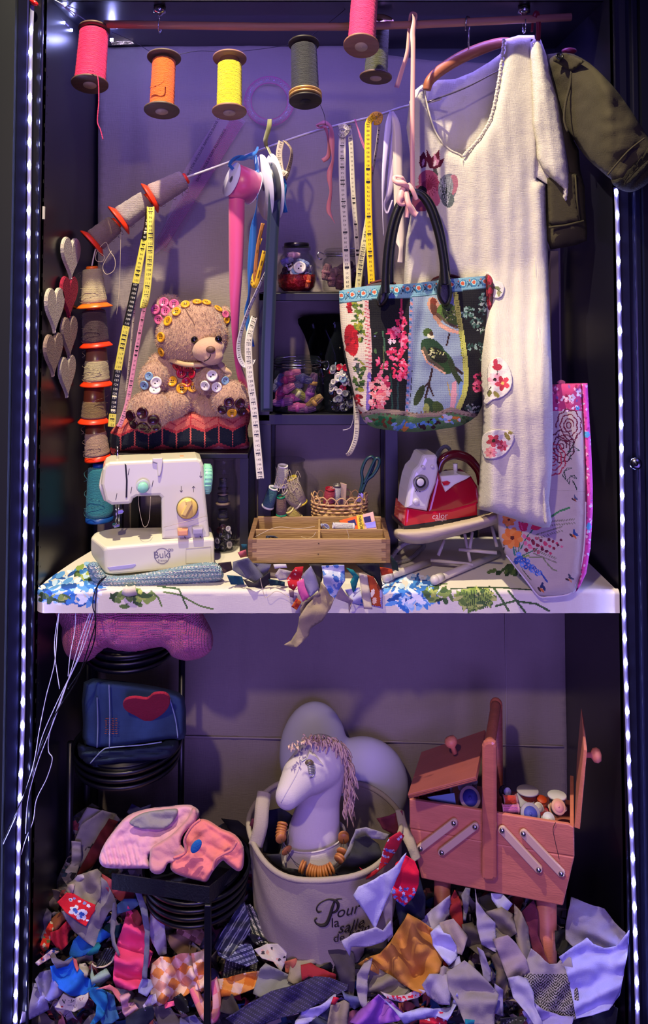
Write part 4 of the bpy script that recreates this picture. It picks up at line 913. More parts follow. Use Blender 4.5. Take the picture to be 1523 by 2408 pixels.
# ---------------------------------------------------------------- jars
def jar(label, px, ytop, ybot, wpx, Y, kind, zbase=None):
    s_ = mp(Y); p0 = P(px, ybot, Y); zb = zbase if zbase is not None else p0.z; h = P(px, ytop, Y).z-zb; r = wpx*s_/2
    t = T('glass_jar', label, 'jar', (p0.x, Y, zb), 'glass jars on the black shelves'); M = Matrix.Translation((p0.x, Y, zb))
    th = .003
    if kind == 'apple': pr = [(0, .0), (.6, .0), (.74, .02), (.92, .14), (1, .34), (.97, .55), (.80, .72), (.66, .78), (.64, .84), (.70, .85), (.70, .92), (.66, .93)]
    elif kind == 'clip': pr = [(0, 0), (.8, 0), (.93, .03), (.97, .10), (.97, .66), (.92, .74), (.80, .79), (.80, .84), (.88, .85), (.88, .88)]
    elif kind == 'bottle': pr = [(0, 0), (.85, 0), (.97, .03), (1, .1), (1, .45), (.92, .62), (.7, .78), (.5, .86), (.42, .90), (.42, .97), (.48, .98), (.48, 1)]
    else: pr = [(0, 0), (.9, 0), (1, .04), (1, .74), (.9, .84), (.84, .87), (.84, .99), (.9, 1)]
    out = [(a*r, b_*h) for a, b_ in pr]; inn = [(max(0, a*r-th), max(th, b_*h)) for a, b_ in pr][::-1]
    MB().lathe(cr2(out+inn), M, 44).build('jar_body', GLASS, t)
    if kind in ('clip',):
        lid = [(0, .93), (.78, .93), (.86, .89), (.90, .89), (.90, .93), (.80, .985), (.5, 1.0), (0, 1.0)]; MB().lathe([(a*r, b_*h) for a, b_ in lid], M, 44).build('lid', GLASS, t)
        b = MB(); 
        for zz_ in (.82, .87): b.tube([M @ Vector((r*.9*math.cos(a), r*.9*math.sin(a), zz_*h)) for a in np.linspace(0, 2*math.pi, 40, endpoint=False)], .0012, 6, True)
        sd = 1 if label.find('yarn') >= 0 else -1
        b.tube(cr([M @ Vector(v) for v in [(sd*r*.9, 0, h*.86), (sd*r*1.12, -.006, h*.9), (sd*r*1.18, -.008, h*.82), (sd*r*1.08, -.008, h*.74), (sd*r*.98, -.004, h*.76)]], 6), .0018, 6)
        b.tube(cr([M @ Vector(v) for v in [(-sd*r*.9, -.01, h*.8), (-sd*r*1.06, -.01, h*.88), (-sd*r*.6, -.02, h*.97), (0, -.02, h*1.0)]], 6), .0012, 6)
        b.build('wire_clip', CHROME, t)
    if kind == 'apple':
        MB().lathe([(a*r, b_*h) for a, b_ in [(0, .90), (.60, .90), (.62, .96), (.60, 1.0), (.3, 1.01), (0, 1.01)]], M, 40).build('lid', mat('jar_lid_dark', '#26222e', rough=.3, metal=.7), t)
    return t, M, r, h
def cr2(p): return p
BTC = [('pink', '#d8608c'), ('white', '#e0d8d0'), ('plum', '#34101c'), ('bluish', '#7898b8'), ('amber', '#e0a020'), ('crimson', '#b01030'), ('greyb', '#70707c'), ('black', '#14141a')]
def fill(M, r, h0, h1, n, cols, seed, rad=.009, label='', group=''):
    q = random.Random(seed); k = 0
    for i in range(n):
        a = q.uniform(math.pi*1.02, math.pi*1.98) if i % 4 else q.uniform(0, 6.28); d = (r-.016)*(q.uniform(.75, 1) if i % 4 else q.uniform(0, .7)); z = q.uniform(h0, h1)
        p = M @ Vector((d*math.cos(a), d*math.sin(a), z)); nn = (math.cos(a)+q.uniform(-.4, .4), math.sin(a)-.3, q.uniform(-.2, .7))
        c = q.choice(cols); o = button(None, p, nn, rad*q.uniform(.7, 1.25), c[0], c[1], q.choice([2, 4])); o['label'] = label; o['category'] = 'button'; o['group'] = group
# skeins and yarn cards
def skein(label, p, ax, L, r, nm, col, grp=None, card=None):
    """wound bundle of thread with a waist wrap"""
    t = T('thread_skein', label, 'thread skein', p, grp); M, _ = aim(Vector(p)-Vector(ax).normalized()*L/2, Vector(p)+Vector(ax).normalized()*L/2); n = 9
    b = MB()
    for k in range(9):
        a = 2*math.pi*k/9; rr_ = r*.62; pts = [M @ Vector((rr_*math.cos(a+.4*math.sin(u*3.1))*(1-.5*abs(2*u-1)**3), rr_*math.sin(a)*(1-.5*abs(2*u-1)**3), L*u)) for u in np.linspace(0, 1, 9)]; b.tube(pts, r*.33, 7)
    b.build('strands', THR(nm, col), t)
    MB().lathe([(r*.7, L*.38), (r*1.02, L*.40), (r*1.02, L*.58), (r*.7, L*.60)], M, 16).build('waist_band', mat('band_'+(card or nm), card or col, rough=.5), t)
    return t
# upper shelf, left
t, M, r, h = jar('apple-shaped glass jar of buttons and shiny trims on the upper shelf', 697, 571, 688, 96, .29, 'apple', ZU)
MB().lathe([(0, .004), (r*.62, .004), (r*.86, h*.12), (r*.93, h*.26), (r*.9, h*.36), (0, h*.40)], M, 30).build('trim_filling', mat('shiny_red_trims', '#8c1010', rough=.25, bump='wrinkle', bs=5, bd=1, metal=.4, var=.5, vs=70), None, label='heap of shiny red trimmings filling the bottom of the apple-shaped jar', cat='trimmings', kind='stuff')
fill(M, r, h*.34, h*.60, 34, [('bluish', '#7898b8'), ('greyb', '#70707c'), ('white', '#e0d8d0'), ('plum', '#34101c')], 3, .009, 'small grey or pale button inside the apple-shaped jar', 'buttons in the apple-shaped jar')
button(None, M @ Vector((.010, -r+.014, h*.50)), (0, -1, .2), .017, 'white', '#e0d8d0', 2, 'button', label='large white button in the middle of the apple-shaped jar', cat='button')
for k, (x, y, ax, nm, c) in enumerate(((675, 613, (1, 0, .3), 'lilacs', '#8c84b8'), (712, 618, (1, 0, -.4), 'bluegreys', '#7888b8'), (723, 662, (.2, 0, 1), 'orangeshine', '#c85014'), (690, 600, (1, .2, 0), 'pinks', '#c090a8'))): skein(['lilac', 'blue-grey', 'orange', 'pale pink'][k]+' thread bundle in the apple-shaped jar', P(x, y, .255), ax, .034, .009, nm, c)
t, M, r, h = jar('clip-top glass jar of mauve thread behind the hanging tape measures', 808, 583, 688, 104, .31, 'clip', ZU)
for k, (x, y, ax, nm, c) in enumerate(((780, 655, (0, 0, 1), 'mauve1', '#8a5a68'), (800, 662, (.2, 0, 1), 'mauve2', '#6c3c50'), (838, 640, (.3, 0, 1), 'mauve3', '#8c6478'), (822, 665, (1, 0, .2), 'mauve4', '#5a3850'), (790, 640, (1, 0, .1), 'mauve5', '#7a5860'), (768, 640, (.2, 0, 1), 'mauve1', '#8a5a68'), (812, 628, (1, 0, .4), 'mauve4', '#5a3850'), (846, 668, (.2, 0, 1), 'mauve2', '#6c3c50'))): skein(['tall rose-brown skein at the left of the clip-top mauve jar', 'dark wine skein near the left of the clip-top mauve jar', 'greyish mauve skein at the right of the clip-top mauve jar', 'dark purple skein lying low in the clip-top mauve jar', 'brownish mauve skein lying across the clip-top mauve jar', 'rose-brown skein against the left glass of the mauve jar', 'purple skein at the top of the clip-top mauve jar', 'dark wine skein at the far right of the mauve jar'][k], P(x, y, .30), ax, .042, .014, nm, c)
# lower shelf
t, M, r, h = jar('wide clip-top glass jar of variegated yarn on the lower shelf', 699, 836, 972, 124, .30, 'clip', ZL)
SK = [(672, 892, (1, 0, .2), 'magentap', '#8c2058', None), (712, 890, (1, 0, -.3), 'slate', '#4a4870', None), (702, 925, (1, 0, -.7), 'olivey', '#7c7c20', '#a8a470'), (665, 945, (1, 0, .1), 'violetp', '#7a3a80', None), (700, 958, (1, 0, 0), 'pinky', '#a84880', None), (735, 900, (.2, 0, 1), 'mauvek', '#6a4068', '#b08840'), (672, 915, (1, 0, .5), 'rosew', '#b05880', None), (738, 945, (.8, 0, .6), 'ochre', '#8a6a28', '#b08840'), (690, 905, (1, 0, .1), 'greyv', '#5a5068', None), (658, 925, (.1, 0, 1), 'magentap', '#8c2058', None), (720, 962, (1, 0, .2), 'mauvek', '#6a4068', None), (728, 925, (.3, 0, 1), 'violetp', '#7a3a80', None), (655, 900, (.5, 0, 1), 'slate', '#4a4870', None), (685, 880, (1, 0, .2), 'rosew', '#b05880', None), (685, 935, (1, .3, .1), 'pinky', '#a84880', None)]
for k, (x, y, ax, nm, c, cd_) in enumerate(SK): skein(['magenta', 'slate blue', 'olive and yellow', 'violet', 'pink, lowest', 'mauve, upright', 'rose and white', 'ochre', 'grey violet', 'dark magenta, upright at the left', 'mauve, low at the right', 'violet, upright at the right', 'slate, upright at the left', 'pale rose, topmost', 'pink, central'][k]+' yarn bundle in the wide clip-top jar', P(x, y, .255+.006*(k % 3)), ax, .050, .013, nm, c, None, cd_)
t, M, r, h = jar('tall bottle-shaped glass jar of buttons beside the patchwork bag', 803, 757, 972, 84, .29, 'bottle', ZL)
fill(M, r, .01, h*.22, 46, [('black', '#14141a'), ('plum', '#34101c'), ('black', '#14141a'), ('greyb', '#70707c')], 5, .010, 'black or dark button at the bottom of the bottle-shaped jar', 'dark buttons in the bottle-shaped jar')
fill(M, r, h*.22, h*.52, 50, [('white', '#e0d8d0'), ('crimson', '#b01030'), ('bluish', '#7898b8'), ('greyb', '#70707c'), ('white', '#e0d8d0')], 6, .009, 'light or red button in the middle of the bottle-shaped jar', 'light buttons in the bottle-shaped jar')
# under the shelf: jar of thread spools
t, M, r, h = jar('big open glass jar crammed with used thread cones, left of the basket', 668, 1082, 1225, 108, .31, 'straight', P(668, 1225, .31).z)
def smallcone(label, x, y, dx, dy, Y, rpx, nm, c, cp, grp='thread cones in the big open jar'):
    s_ = mp(Y); a = P(x, y, Y); b_ = P(x+dx, y+dy, Y-.01); tt = T('small_thread_cone', label, 'thread cone', a, grp); M2, L = aim(a, b_); r_ = rpx*s_
    MB().lathe([(r_*.9, .004), (r_, .006), (r_*.85, L-.006), (r_*.7, L-.004)], M2, 24).build('wound_thread', THR(nm, c), tt)
    MB().lathe([(0, 0), (r_*1.05, 0), (r_*1.05, .004), (r_*.7, .005), (r_*.6, L), (r_*.8, L), (r_*.8, L-.004), (r_*.45, L-.004), (r_*.45, .01), (0, .01)], M2, 24).build('spool_core', mat('core_'+cp[1:], cp, rough=.35), tt)
smallcone('empty clear cone sticking out at the top of the big open jar', 660, 1142, 5, -48, .25, 15, 'clearw', '#c8c4b0', '#e0ded0')
smallcone('teal thread cone hanging at the left of the big open jar', 629, 1192, 14, -46, .24, 14, 'tealb', '#1a5a68', '#d8d8cc')
smallcone('green-rimmed bare cone at the centre of the big open jar', 662, 1210, -2, -44, .245, 13, 'bare', '#6a4c44', '#1c8c60')
smallcone('beige thread cone leaning right in the big open jar', 705, 1185, -22, -62, .265, 18, 'beige2', '#a09078', '#c8b43c')
smallcone('taupe thread cone lying diagonally in the big open jar', 700, 1190, -32, -34, .25, 12, 'taupe2', '#8a7a64', '#b0a890')
smallcone('yellowish cone at the bottom right of the big open jar', 700, 1222, -20, -24, .25, 14, 'yellowk', '#a89440', '#d8cc80')
smallcone('olive cone at the far left of the big open jar', 620, 1180, 16, -40, .28, 12, 'olive2', '#6a6a3c', '#c8c890')
for k in range(5): wire('loose_thread', 'tangled loose threads over the big open jar', [P(648+q_*7+3*math.sin(k*2+q_), 1098+30*abs(math.sin(k+q_*1.3))+8*k, .235-.004*k) for q_ in range(9)], .0006, TH1, cat='thread', group='loose threads on the big open jar')
# dark jar behind the machine
t, M, r, h = jar('tall dim glass jar of dark bobbins and buttons behind the sewing machine', 526, 1078, 1300, 62, .28, 'straight', ZB+.001)
b = MB().box((M.translation.x-.004, .24, ZB), (M.translation.x+.03, .245, ZB+.001))
s_ = mp(.27)
for k, (y, c, w_) in enumerate(((1185, '#1c1a1c', 17), (1222, '#2a2420', 14), (1150, '#141418', 12))):
    p = P(524, y, .275); tt = T('dark_bobbin', ['dark bobbin with pale rim', 'brown-black bobbin', 'black bobbin'][k]+' stacked '+['in the middle of', 'low in', 'high in'][k]+' the dim jar', 'bobbin', p)
    MB().lathe([(0, 0), (w_*s_, 0), (w_*s_, .004), (w_*.5*s_, .006), (w_*.5*s_, .024), (w_*.8*s_, .027), (0, .027)], Matrix.Translation(p), 24).build('spool_core', mat('core_dark'+str(k), '#a08868' if k == 0 else '#3a3028', rough=.5), tt)
    MB().lathe([(w_*.75*s_, .006), (w_*.7*s_, .024)], Matrix.Translation(p), 24).build('wound_thread', THR('dk'+str(k), c), tt)
fill(M, r, .005, h*.28, 22, [('black', '#14141a'), ('greyb', '#70707c'), ('white', '#e0d8d0'), ('plum', '#34101c')], 8, .009, 'dark or pale button at the bottom of the dim jar', 'buttons in the dim jar')
# ---------------------------------------------------------------- wicker basket
t = T('wicker_basket', 'small oval wicker basket with a scalloped rim behind the wooden tray', 'basket', P(798, 1228, .28))
WK = mat('wicker', '#c09a6c', rough=.5, var=.15, vs=60); s_ = mp(.28); cx = P(798, 1200, .28).x; zb = ZB+.002+0; z0 = P(798, 1222, .245).z; H = P(798, 1190, .245).z-z0
def bas(a, r, z): return Vector((cx+r*1.0*math.cos(a), .29+r*.62*math.sin(a), z))
R0, R1 = 58*s_, 63*s_
b = MB()
zlow = ZB+.004; rows = 14
for k in range(rows):
    u = k/(rows-1); z = zlow+(z0+H-zlow)*u; r_ = R0+(R1-R0)*u; b.tube([bas(a, r_+.0028*math.sin(a*20+math.pi*(k % 2)), z) for a in np.linspace(0, 2*math.pi, 160, endpoint=False)], .0030, 6, True)
b.build('woven_wall', WK, t)
b = MB()
for k in range(18):
    a0, a1 = 2*math.pi*k/18, 2*math.pi*(k+1.35)/18; am = (a0+a1)/2
    b.tube(cr([bas(a0, R1, z0+H*.9), bas(a0+.05, R1*1.02, z0+H+.010), bas(am, R1*1.04, z0+H+.020), bas(a1-.05, R1*1.02, z0+H+.010), bas(a1, R1, z0+H*.9)], 5), .0019, 6)
b.build('scalloped_rim', WK, t)
MB().lathe([(0, 0), (R0, 0), (R0, .004), (0, .004)], Matrix.Translation((cx, .29, ZB+.001)) @ Matrix.Diagonal((1, .62, 1, 1)), 40).build('base', WK, t)
smallcone('crimson thread spool standing in the wicker basket', 772, 1192, 4, -44, .275, 14, 'crimson2', '#9c1430', '#8c1428', None)
smallcone('silver and black thread reel beside the crimson spool in the basket', 788, 1190, 4, -50, .285, 12, 'greyshine', '#b8b4b0', '#50484c', None)
b = MB().prism([(800, 1135), (815, 1140), (812, 1195), (798, 1195)], flat(.30), .006, .001).build('needle_card', COT('creamcard', '#b89c88'), label='pale card standing in the wicker basket', cat='card')
# scissors
t = T('scissors', 'scissors with dark teal handles pointing down behind the basket', 'scissors', P(850, 1170, .29)); TE = mat('teal_handle', '#1c3a44', rough=.35)
for k, (c1, c2) in enumerate((((858, 1100), 8), ((872, 1096), -6))):
    pts = [P(*p, .27-.01*k) for p in ([(846, 1160), (852, 1130), (850, 1108), (860, 1082), (874, 1074), (880, 1086), (872, 1110), (858, 1138), (850, 1162)] if k == 0 else [(850, 1158), (862, 1130), (876, 1118), (888, 1100), (892, 1082), (884, 1078), (876, 1092), (866, 1115), (856, 1136)])]
    MB().tube(cr(pts, 5), .0042, 8).build('handle', TE, t)
MB().prism([(843, 1158), (852, 1162), (838, 1200), (832, 1196)], flat(.27), .003, .0005).build('blade', CHROME, t); MB().prism([(848, 1158), (855, 1162), (846, 1202), (842, 1200)], flat(.265), .003, .0005).build('blade', CHROME, t)
# ---------------------------------------------------------------- wooden compartment tray
t = T('wooden_tray', 'shallow wooden drawer tray with compartments on the board', 'tray', P(750, 1328, .05))
WD = mat('tray_wood', '#a4845a', rough=.6, bump='wood', bd=.35, var=.22, vs=9); WDE = mat('tray_end_grain', '#7c5c40', rough=.7, bump='wood', bd=.3, var=.3, vs=20)
TF = plane(750, 1320, .065, 1.5)
fl_, fr_ = TF(582, 1270), TF(917, 1270)
zt_, zb_ = TF(750, 1268).z, TF(750, 1324).z
dl = .165
def tb(x0, x1, y0, y1, z0, z1): return MB().box((x0, y0, z0), (x1, y1, z1), bev=.0012)
xL, xR = fl_.x, fr_.x; yF = .065
tb(xL+.010, xR-.010, yF, yF+.009, zb_, zt_).build('front_board', WD, t); tb(xL+.010, xR-.010, yF+dl, yF+dl+.009, zb_, zt_+.004).build('back_board', WD, t)
for x in (xL, xR-.012): tb(x, x+.012, yF, yF+dl+.009, zb_, zt_).build('end_board', WDE, t)
tb(xL+.01, xR-.01, yF+.006, yF+dl, zb_, zb_+.005).build('bottom', WD, t)
tb(xL+.012, xR-.012, yF+.075, yF+.080, zb_+.004, zt_).build('divider', WD, t); tb((xL+xR)/2-.003, (xL+xR)/2+.003, yF+.006, yF+dl, zb_+.004, zt_-.001).build('divider', WD, t)
for sx in (xL+.0095, xR-.0215):
    for k in range(3): tb(sx, sx+.012, yF-.0006, yF+.004, zb_+.006+k*.021, zb_+.014+k*.021).build('dovetail', WDE, t)
b = MB()
for x, y in ((749, 1278), (748, 1303)): b.ball(TF(x, y, -.0002), (.0018, .0008, .0012))
b.build('nail_mark', mat('nail_dark', '#30200f'), t)
smallcone('white thread spool lying in the wooden tray', 832, 1240, -50, -4, .165, 9, 'whiteth', '#d8d4d0', '#d0ccd0', None)
b = MB()
for k in range(5): b.tube([P(762+8*math.cos(a+k)+k, 1238+6*math.sin(a*1.3+k), .165-.002*k) for a in np.linspace(0, 6, 14)], .0012, 5)
b.build('ribbon_coil', SATIN('palegrey', '#a8acc0'), label='small coil of pale grey ribbon left of the white spool in the tray', cat='ribbon')
b = MB()
for k in range(5): b.tube([P(640+14*math.cos(a+k), 1266+5*math.sin(a*1.2+k), .10-.002*k) for a in np.linspace(0, 6, 14)], .002, 5)
b.build('yarn_bit', THR('navyk', '#2c3450'), label='tangle of navy yarn in the front left of the tray', cat='yarn')
NF = plane(850, 1235, .205, 4, 25); t = T('needle_packet', 'orange, yellow and pink needle packet leaning in the wooden tray', 'needle packet', P(845, 1245, .16))
MB().prism([(797, 1224), (838, 1213), (842, 1246), (812, 1246)], NF, .004, .0006).build('orange_panel', mat('card_orange', '#e86014', rough=.5), t)
MB().prism([(838, 1213), (852, 1210), (857, 1246), (842, 1246)], NF, .004, .0006).build('yellow_panel', mat('card_yellow', '#e8c838', rough=.5), t)
MB().prism([(852, 1210), (877, 1203), (886, 1244), (857, 1246)], NF, .004, .0006).build('pink_panel', mat('card_pink', '#e0b0a8', rough=.5), t)
for q_ in ([(854, 1217), (870, 1213), (873, 1226), (857, 1229)], [(817, 1226), (834, 1221), (838, 1234), (824, 1238)]):
    MB().prism(q_, lambda x, y, d=0: NF(x, y, -.0012), .001).build('window', mat('card_window', '#181420', rough=.2), t)
b = MB(); mtext(b, 'BOHIN', 848, 1229, .0105, NF, .0012, ang=100); b.build('lettering', BLK, t)
b = MB(); b.prism([(858, 1230), (882, 1226), (884, 1240), (862, 1242)], lambda x, y, d=0: NF(x, y, -.001), .001); b.build('needles_window', mat('card_silver', '#a8a8ac', rough=.2, metal=.6), t)
for lb, pts in (('thread trailing across the left half of the tray', [(600, 1262), (650, 1240), (700, 1243), (740, 1238)]), ('pale twig-like thread in the tray front compartment', [(708, 1262), (722, 1266), (735, 1262), (742, 1252)]), ('thread lying over the tray right half', [(815, 1246), (820, 1262), (818, 1266)])):
    wire('loose_thread', lb, [P(x, y, .09) for x, y in pts], .0006, TH1, cat='thread')
# ================================================================ hanger, tunic, jacket
t = T('coat_hanger', 'curved wooden coat hanger holding the white tunic', 'hanger', P(1100, 200, .17))
HKW = mat('hanger_wood', '#9c5c44', rough=.4, bump='wood', bd=.15, var=.15, vs=20)
pts = cr([P(1003, 212, .13), P(1010, 190, .13), P(1035, 166, .14), (P(1075, 140, .15)), P(1115, 121, .16), P(1150, 108, .165), P(1185, 100, .17), P(1230, 104, .18), P(1262, 118, .19)], 5)
MB().tube(pts, [.010+.006*math.sin(math.pi*min(1, k/(len(pts)-1)*1.1)) for k in range(len(pts))], 14).build('shoulder_bar', HKW, t)
HK.build('hook', CHROME, t)
MB().tube(cr([P(1005, 240, .13), P(1090, 208, .14), P(1180, 163, .15), P(1250, 140, .18)], 5), .0022, 8).build('cross_wire', mat('wire_dull', '#6a6070', rough=.35, metal=.8), t)
LIN = mat('tunic_linen', '#cdc6b8', rough=.9, bump='linen', bs=1.8, bd=.5, var=.05, vs=14, vcol=True)
LINP = mat('tunic_linen_plain', '#cdc6b8', rough=.9, bump='linen', bs=1.8, bd=.5, var=.05, vs=14)
t = T('tunic', 'long white linen tunic with embroidered flowers on the wooden hanger', 'tunic', P(1190, 1230, .14))
body = [(1184, 93), (1219, 83), (1256, 83), (1262, 120), (1268, 200), (1268, 320), (1264, 420), (1284, 431), (1284, 498), (1288, 600), (1292, 700), (1294, 800), (1298, 900), (1300, 1000), (1298, 1100), (1290, 1180), (1297, 1225), (1292, 1240), (1275, 1241), (1235, 1229), (1180, 1212), (1150, 1203), (1122, 1197), (1126, 1130), (1130, 1060), (1134, 1000), (1133, 930), (1120, 860), (1050, 760), (970, 720), (948, 690), (950, 640), (955, 560), (966, 500), (972, 440), (968, 400), (962, 350), (955, 300), (962, 240), (975, 212), (999, 193), (999, 218), (1006, 254), (1020, 302), (1039, 334), (1059, 353), (1078, 362), (1089, 367), (1097, 357), (1123, 328), (1152, 279), (1168, 209), (1178, 144)]
def tf(x, y):
    f = 0
    for x0, x1, a, w_ in ((1150, 1165, .012, 18), (1215, 1232, .010, 14), (1190, 1200, .008, 12), (1258, 1262, .010, 9), (1110, 1125, .007, 12), (1020, 985, .008, 12), (1270, 1280, .012, 8)):
        cxx = x0+(x1-x0)*(y-300)/700; f -= a*math.exp(-((x-cxx-6*math.sin(y*.011+x0))/w_)**2)*min(1, max(.15, (y-100)/300))
    return f*.8+.006*fbm(x, y*.3, .009, 7)+.0022*fbm(x, y*.4, .035, 3)-.003*abs(fbm(x+y*.5, y*.5-x, .016, 9))+.0008*fbm(x+.3*y, y, .08, 9)
def petals(cx, cy, r, n, c1, c2, a0=0, inner='#2a1418', ri=.25):
    o = []
    for k in range(n):
        a = a0+2*math.pi*k/n; o.append(('e', cx+r*.55*math.cos(a), cy+r*.55*math.sin(a), r*.52, r*.34, math.degrees(a), c1 if k % 2 else c2))
    o.append(('e', cx, cy, r*ri, r*ri, 0, inner)); return o
tp = [('p', [(1002, 350), (1014, 372), (1032, 352), (1034, 376), (1045, 372), (1036, 392), (1022, 398), (1008, 394), (1004, 380)], '#5e0c28'), ('p', [(1020, 360), (1030, 378), (1036, 360), (1030, 388), (1018, 390)], '#c88098'), ('e', 1022, 384, 3, 8, 20, '#e8d0c8'),
      ('p', [(987, 368), (996, 356), (1004, 372), (1002, 392), (990, 396), (985, 384)], '#5e0c28'), ('e', 995, 382, 3, 9, 10, '#d8a0a8'), ('p', [(1018, 398), (1026, 396), (1030, 412), (1020, 416)], '#4a4a44')]
tp += [('e', 1006, 424, 24, 24, 0, '#b05068'), ('e', 1016, 440, 18, 26, 0, '#a03c58'), ('e', 1000, 455, 26, 26, 0, '#c06878'), ('e', 990, 475, 28, 22, 0, '#a85064'), ('e', 1020, 465, 15, 22, 0, '#b85c74'), ('e', 1004, 436, 13, 12, 0, '#8c2848'), ('e', 992, 448, 12, 10, 30, '#201418')]
tp += [('l', [(1004, 436), (1004+26*math.cos(a), 436+28*math.sin(a))], 1.1, '#7c1c38') for a in np.linspace(-1.6, 1.6, 12)]
tp += [('e', 1052, 442, 22, 34, 10, '#6c7078'), ('e', 1062, 436, 14, 26, 10, '#a86878'), ('e', 1048, 440, 17, 30, 5, '#84888a'), ('e', 1052, 468, 15, 20, -15, '#5c6664')]
q = random.Random(4)
tp += [('l', [(1050, 485), (1050+q.uniform(-20, 16), 412+q.uniform(0, 30))], 1.0, q.choice(['#3a4444', '#b0b4b4', '#20282c'])) for _ in range(22)]
def tm(x, y, d=0):
    sst = lambda v: (lambda k: k*k*(3-2*k))(max(0, min(1, v)))
    return P(x, y, .155-.215*sst((y-600)/380)*sst((x-1090)/70)+d)
puff('tunic_body', body, tm, LIN, t, sp=8, depth=.028, rad=30, fold=tf, painter=paint('#cdc6b8', tp), dense=[(984, 345, 1082, 500, 2.2)])
sl = [(1247, 92), (1271, 93), (1284, 128), (1293, 176), (1310, 234), (1322, 305), (1335, 386), (1339, 427), (1335, 470), (1328, 477), (1320, 462), (1322, 445), (1300, 424), (1276, 400), (1262, 372), (1260, 335), (1252, 290), (1252, 263), (1250, 200), (1246, 130)]
puff('sleeve', sl, flat(.125), LINP, t, sp=7, depth=.03, rad=22, fold=lambda x, y: .010*fbm(x, y*.3, .02, 1)+.0015*fbm(x, y, .05, 2)-.006*math.exp(-((x-1285-.12*(y-250))/8)**2))
sl2 = [(1252, 266), (1258, 290), (1262, 330), (1270, 375), (1288, 402), (1318, 432), (1324, 450), (1316, 458), (1300, 440), (1284, 432), (1260, 416), (1244, 392), (1230, 360), (1234, 342), (1248, 318), (1252, 290)]
cloth('sleeve_lining', sl2, flat(.135), LINP, t, sp=7, fold=lambda x, y: .006*fbm(x, y, .03, 4))
bp = [(1000, 205), (1030, 188), (1070, 186), (1110, 170), (1150, 146), (1185, 120), (1190, 200), (1160, 300), (1130, 340), (1092, 375), (1050, 362), (1015, 320), (995, 250)]
cloth('back_panel', bp, flat(.215), LINP, t, sp=10, fold=lambda x, y: .004*fbm(x, y, .02, 8)+.006*math.exp(-((x-1090)/4)**2))
b = MB(); e = [p for p in body if p in body[39:]]; edge = cr([P(x, y, .133) for x, y in [(1184, 93), (1178, 144), (1168, 209), (1152, 279), (1123, 328), (1097, 357), (1090, 366)]], 9)
for k, p in enumerate(edge): b.ball(p+Vector((.002*(k % 2), 0, 0)), .0042, seg=8)
b.tube(edge, .003, 6); b.build('neckline_lace', LINP, t)
b = MB(); b.tube(cr([P(*p, .143) for p in [(999, 195), (999, 218), (1006, 254), (1020, 302), (1039, 334), (1059, 353), (1078, 362), (1088, 368)]], 6), .0022, 6); b.build('neckline_edge', LINP, t)
b = MB(); b.tube(cr([tm(x, y, -.026+tf(x, y)) for x, y in [(1088, 376), (1089, 400), (1088, 440), (1088, 480), (1084, 540), (1082, 600), (1083, 650)]], 6), .0018, 6); b.build('front_placket', LINP, t)
b = MB(); b.tube(cr([tm(x, y, -.030) for x, y in [(1262, 520), (1258, 600), (1262, 700), (1268, 800), (1272, 900), (1278, 1000), (1272, 1080), (1278, 1160), (1284, 1232)]], 6), [.0035+.0012*math.sin(k*2.3) for k in range(49)], 6); b.build('side_seam', LINP, t)
for o_, ops in (([(1160, 845), (1175, 840), (1192, 855), (1203, 885), (1200, 915), (1180, 934), (1158, 940), (1146, 950), (1137, 945), (1148, 920), (1146, 880), (1150, 855)],
    petals(1163, 893, 16, 6, '#d898a8', '#e8b8c0')+petals(1181, 902, 17, 5, '#a8283c', '#c03c50', .5, '#d8b860')+[('e', 1169, 864, 11, 8, 0, '#a8283c'), ('e', 1164, 852, 5, 8, 0, '#b03048'), ('l', [(1169, 872), (1168, 882)], 2, '#3a3028'), ('l', [(1155, 910), (1147, 925)], 2, '#3a3028'), ('e', 1166, 928, 9, 5, 50, '#8c8440'), ('e', 1152, 926, 4, 8, 20, '#6c6c34')]),
    ([(1140, 1020), (1160, 1011), (1190, 1012), (1208, 1020), (1204, 1045), (1188, 1066), (1165, 1078), (1142, 1078), (1134, 1060), (1134, 1035)],
    petals(1160, 1036, 15, 5, '#c84858', '#b03848', .3, '#3a2c18')+petals(1180, 1048, 13, 7, '#b02c44', '#d06878', 0, '#6c1c28', .15)+petals(1154, 1064, 13, 8, '#d87c88', '#e098a0', 0, '#b04858', .2)+[('e', 1192, 1026, 5, 11, -35, '#84783c'), ('e', 1200, 1018, 6, 4, 0, '#84783c')]),
    ([(1140, 640), (1155, 644), (1164, 660), (1180, 664), (1185, 680), (1178, 698), (1160, 700), (1150, 680), (1142, 664)], [('e', 1168, 678, 8, 4, 20, '#6c7450'), ('e', 1172, 690, 4, 8, 0, '#8c8c60'), ('l', [(1160, 676), (1180, 690)], 1.5, '#4c5438')])):
    cloth('flower_patch', sm(o_, 2), lambda x, y, d=0: tm(x, y, d-.0325+tf(x, y)), LIN, t, sp=5, fold=lambda x, y: .002*fbm(x, y, .05, 2), painter=paint('#d8d0c8', ops), thick=.003, dense=[(min(p[0] for p in o_)+1, min(p[1] for p in o_)+1, max(p[0] for p in o_), max(p[1] for p in o_), 2.2)])
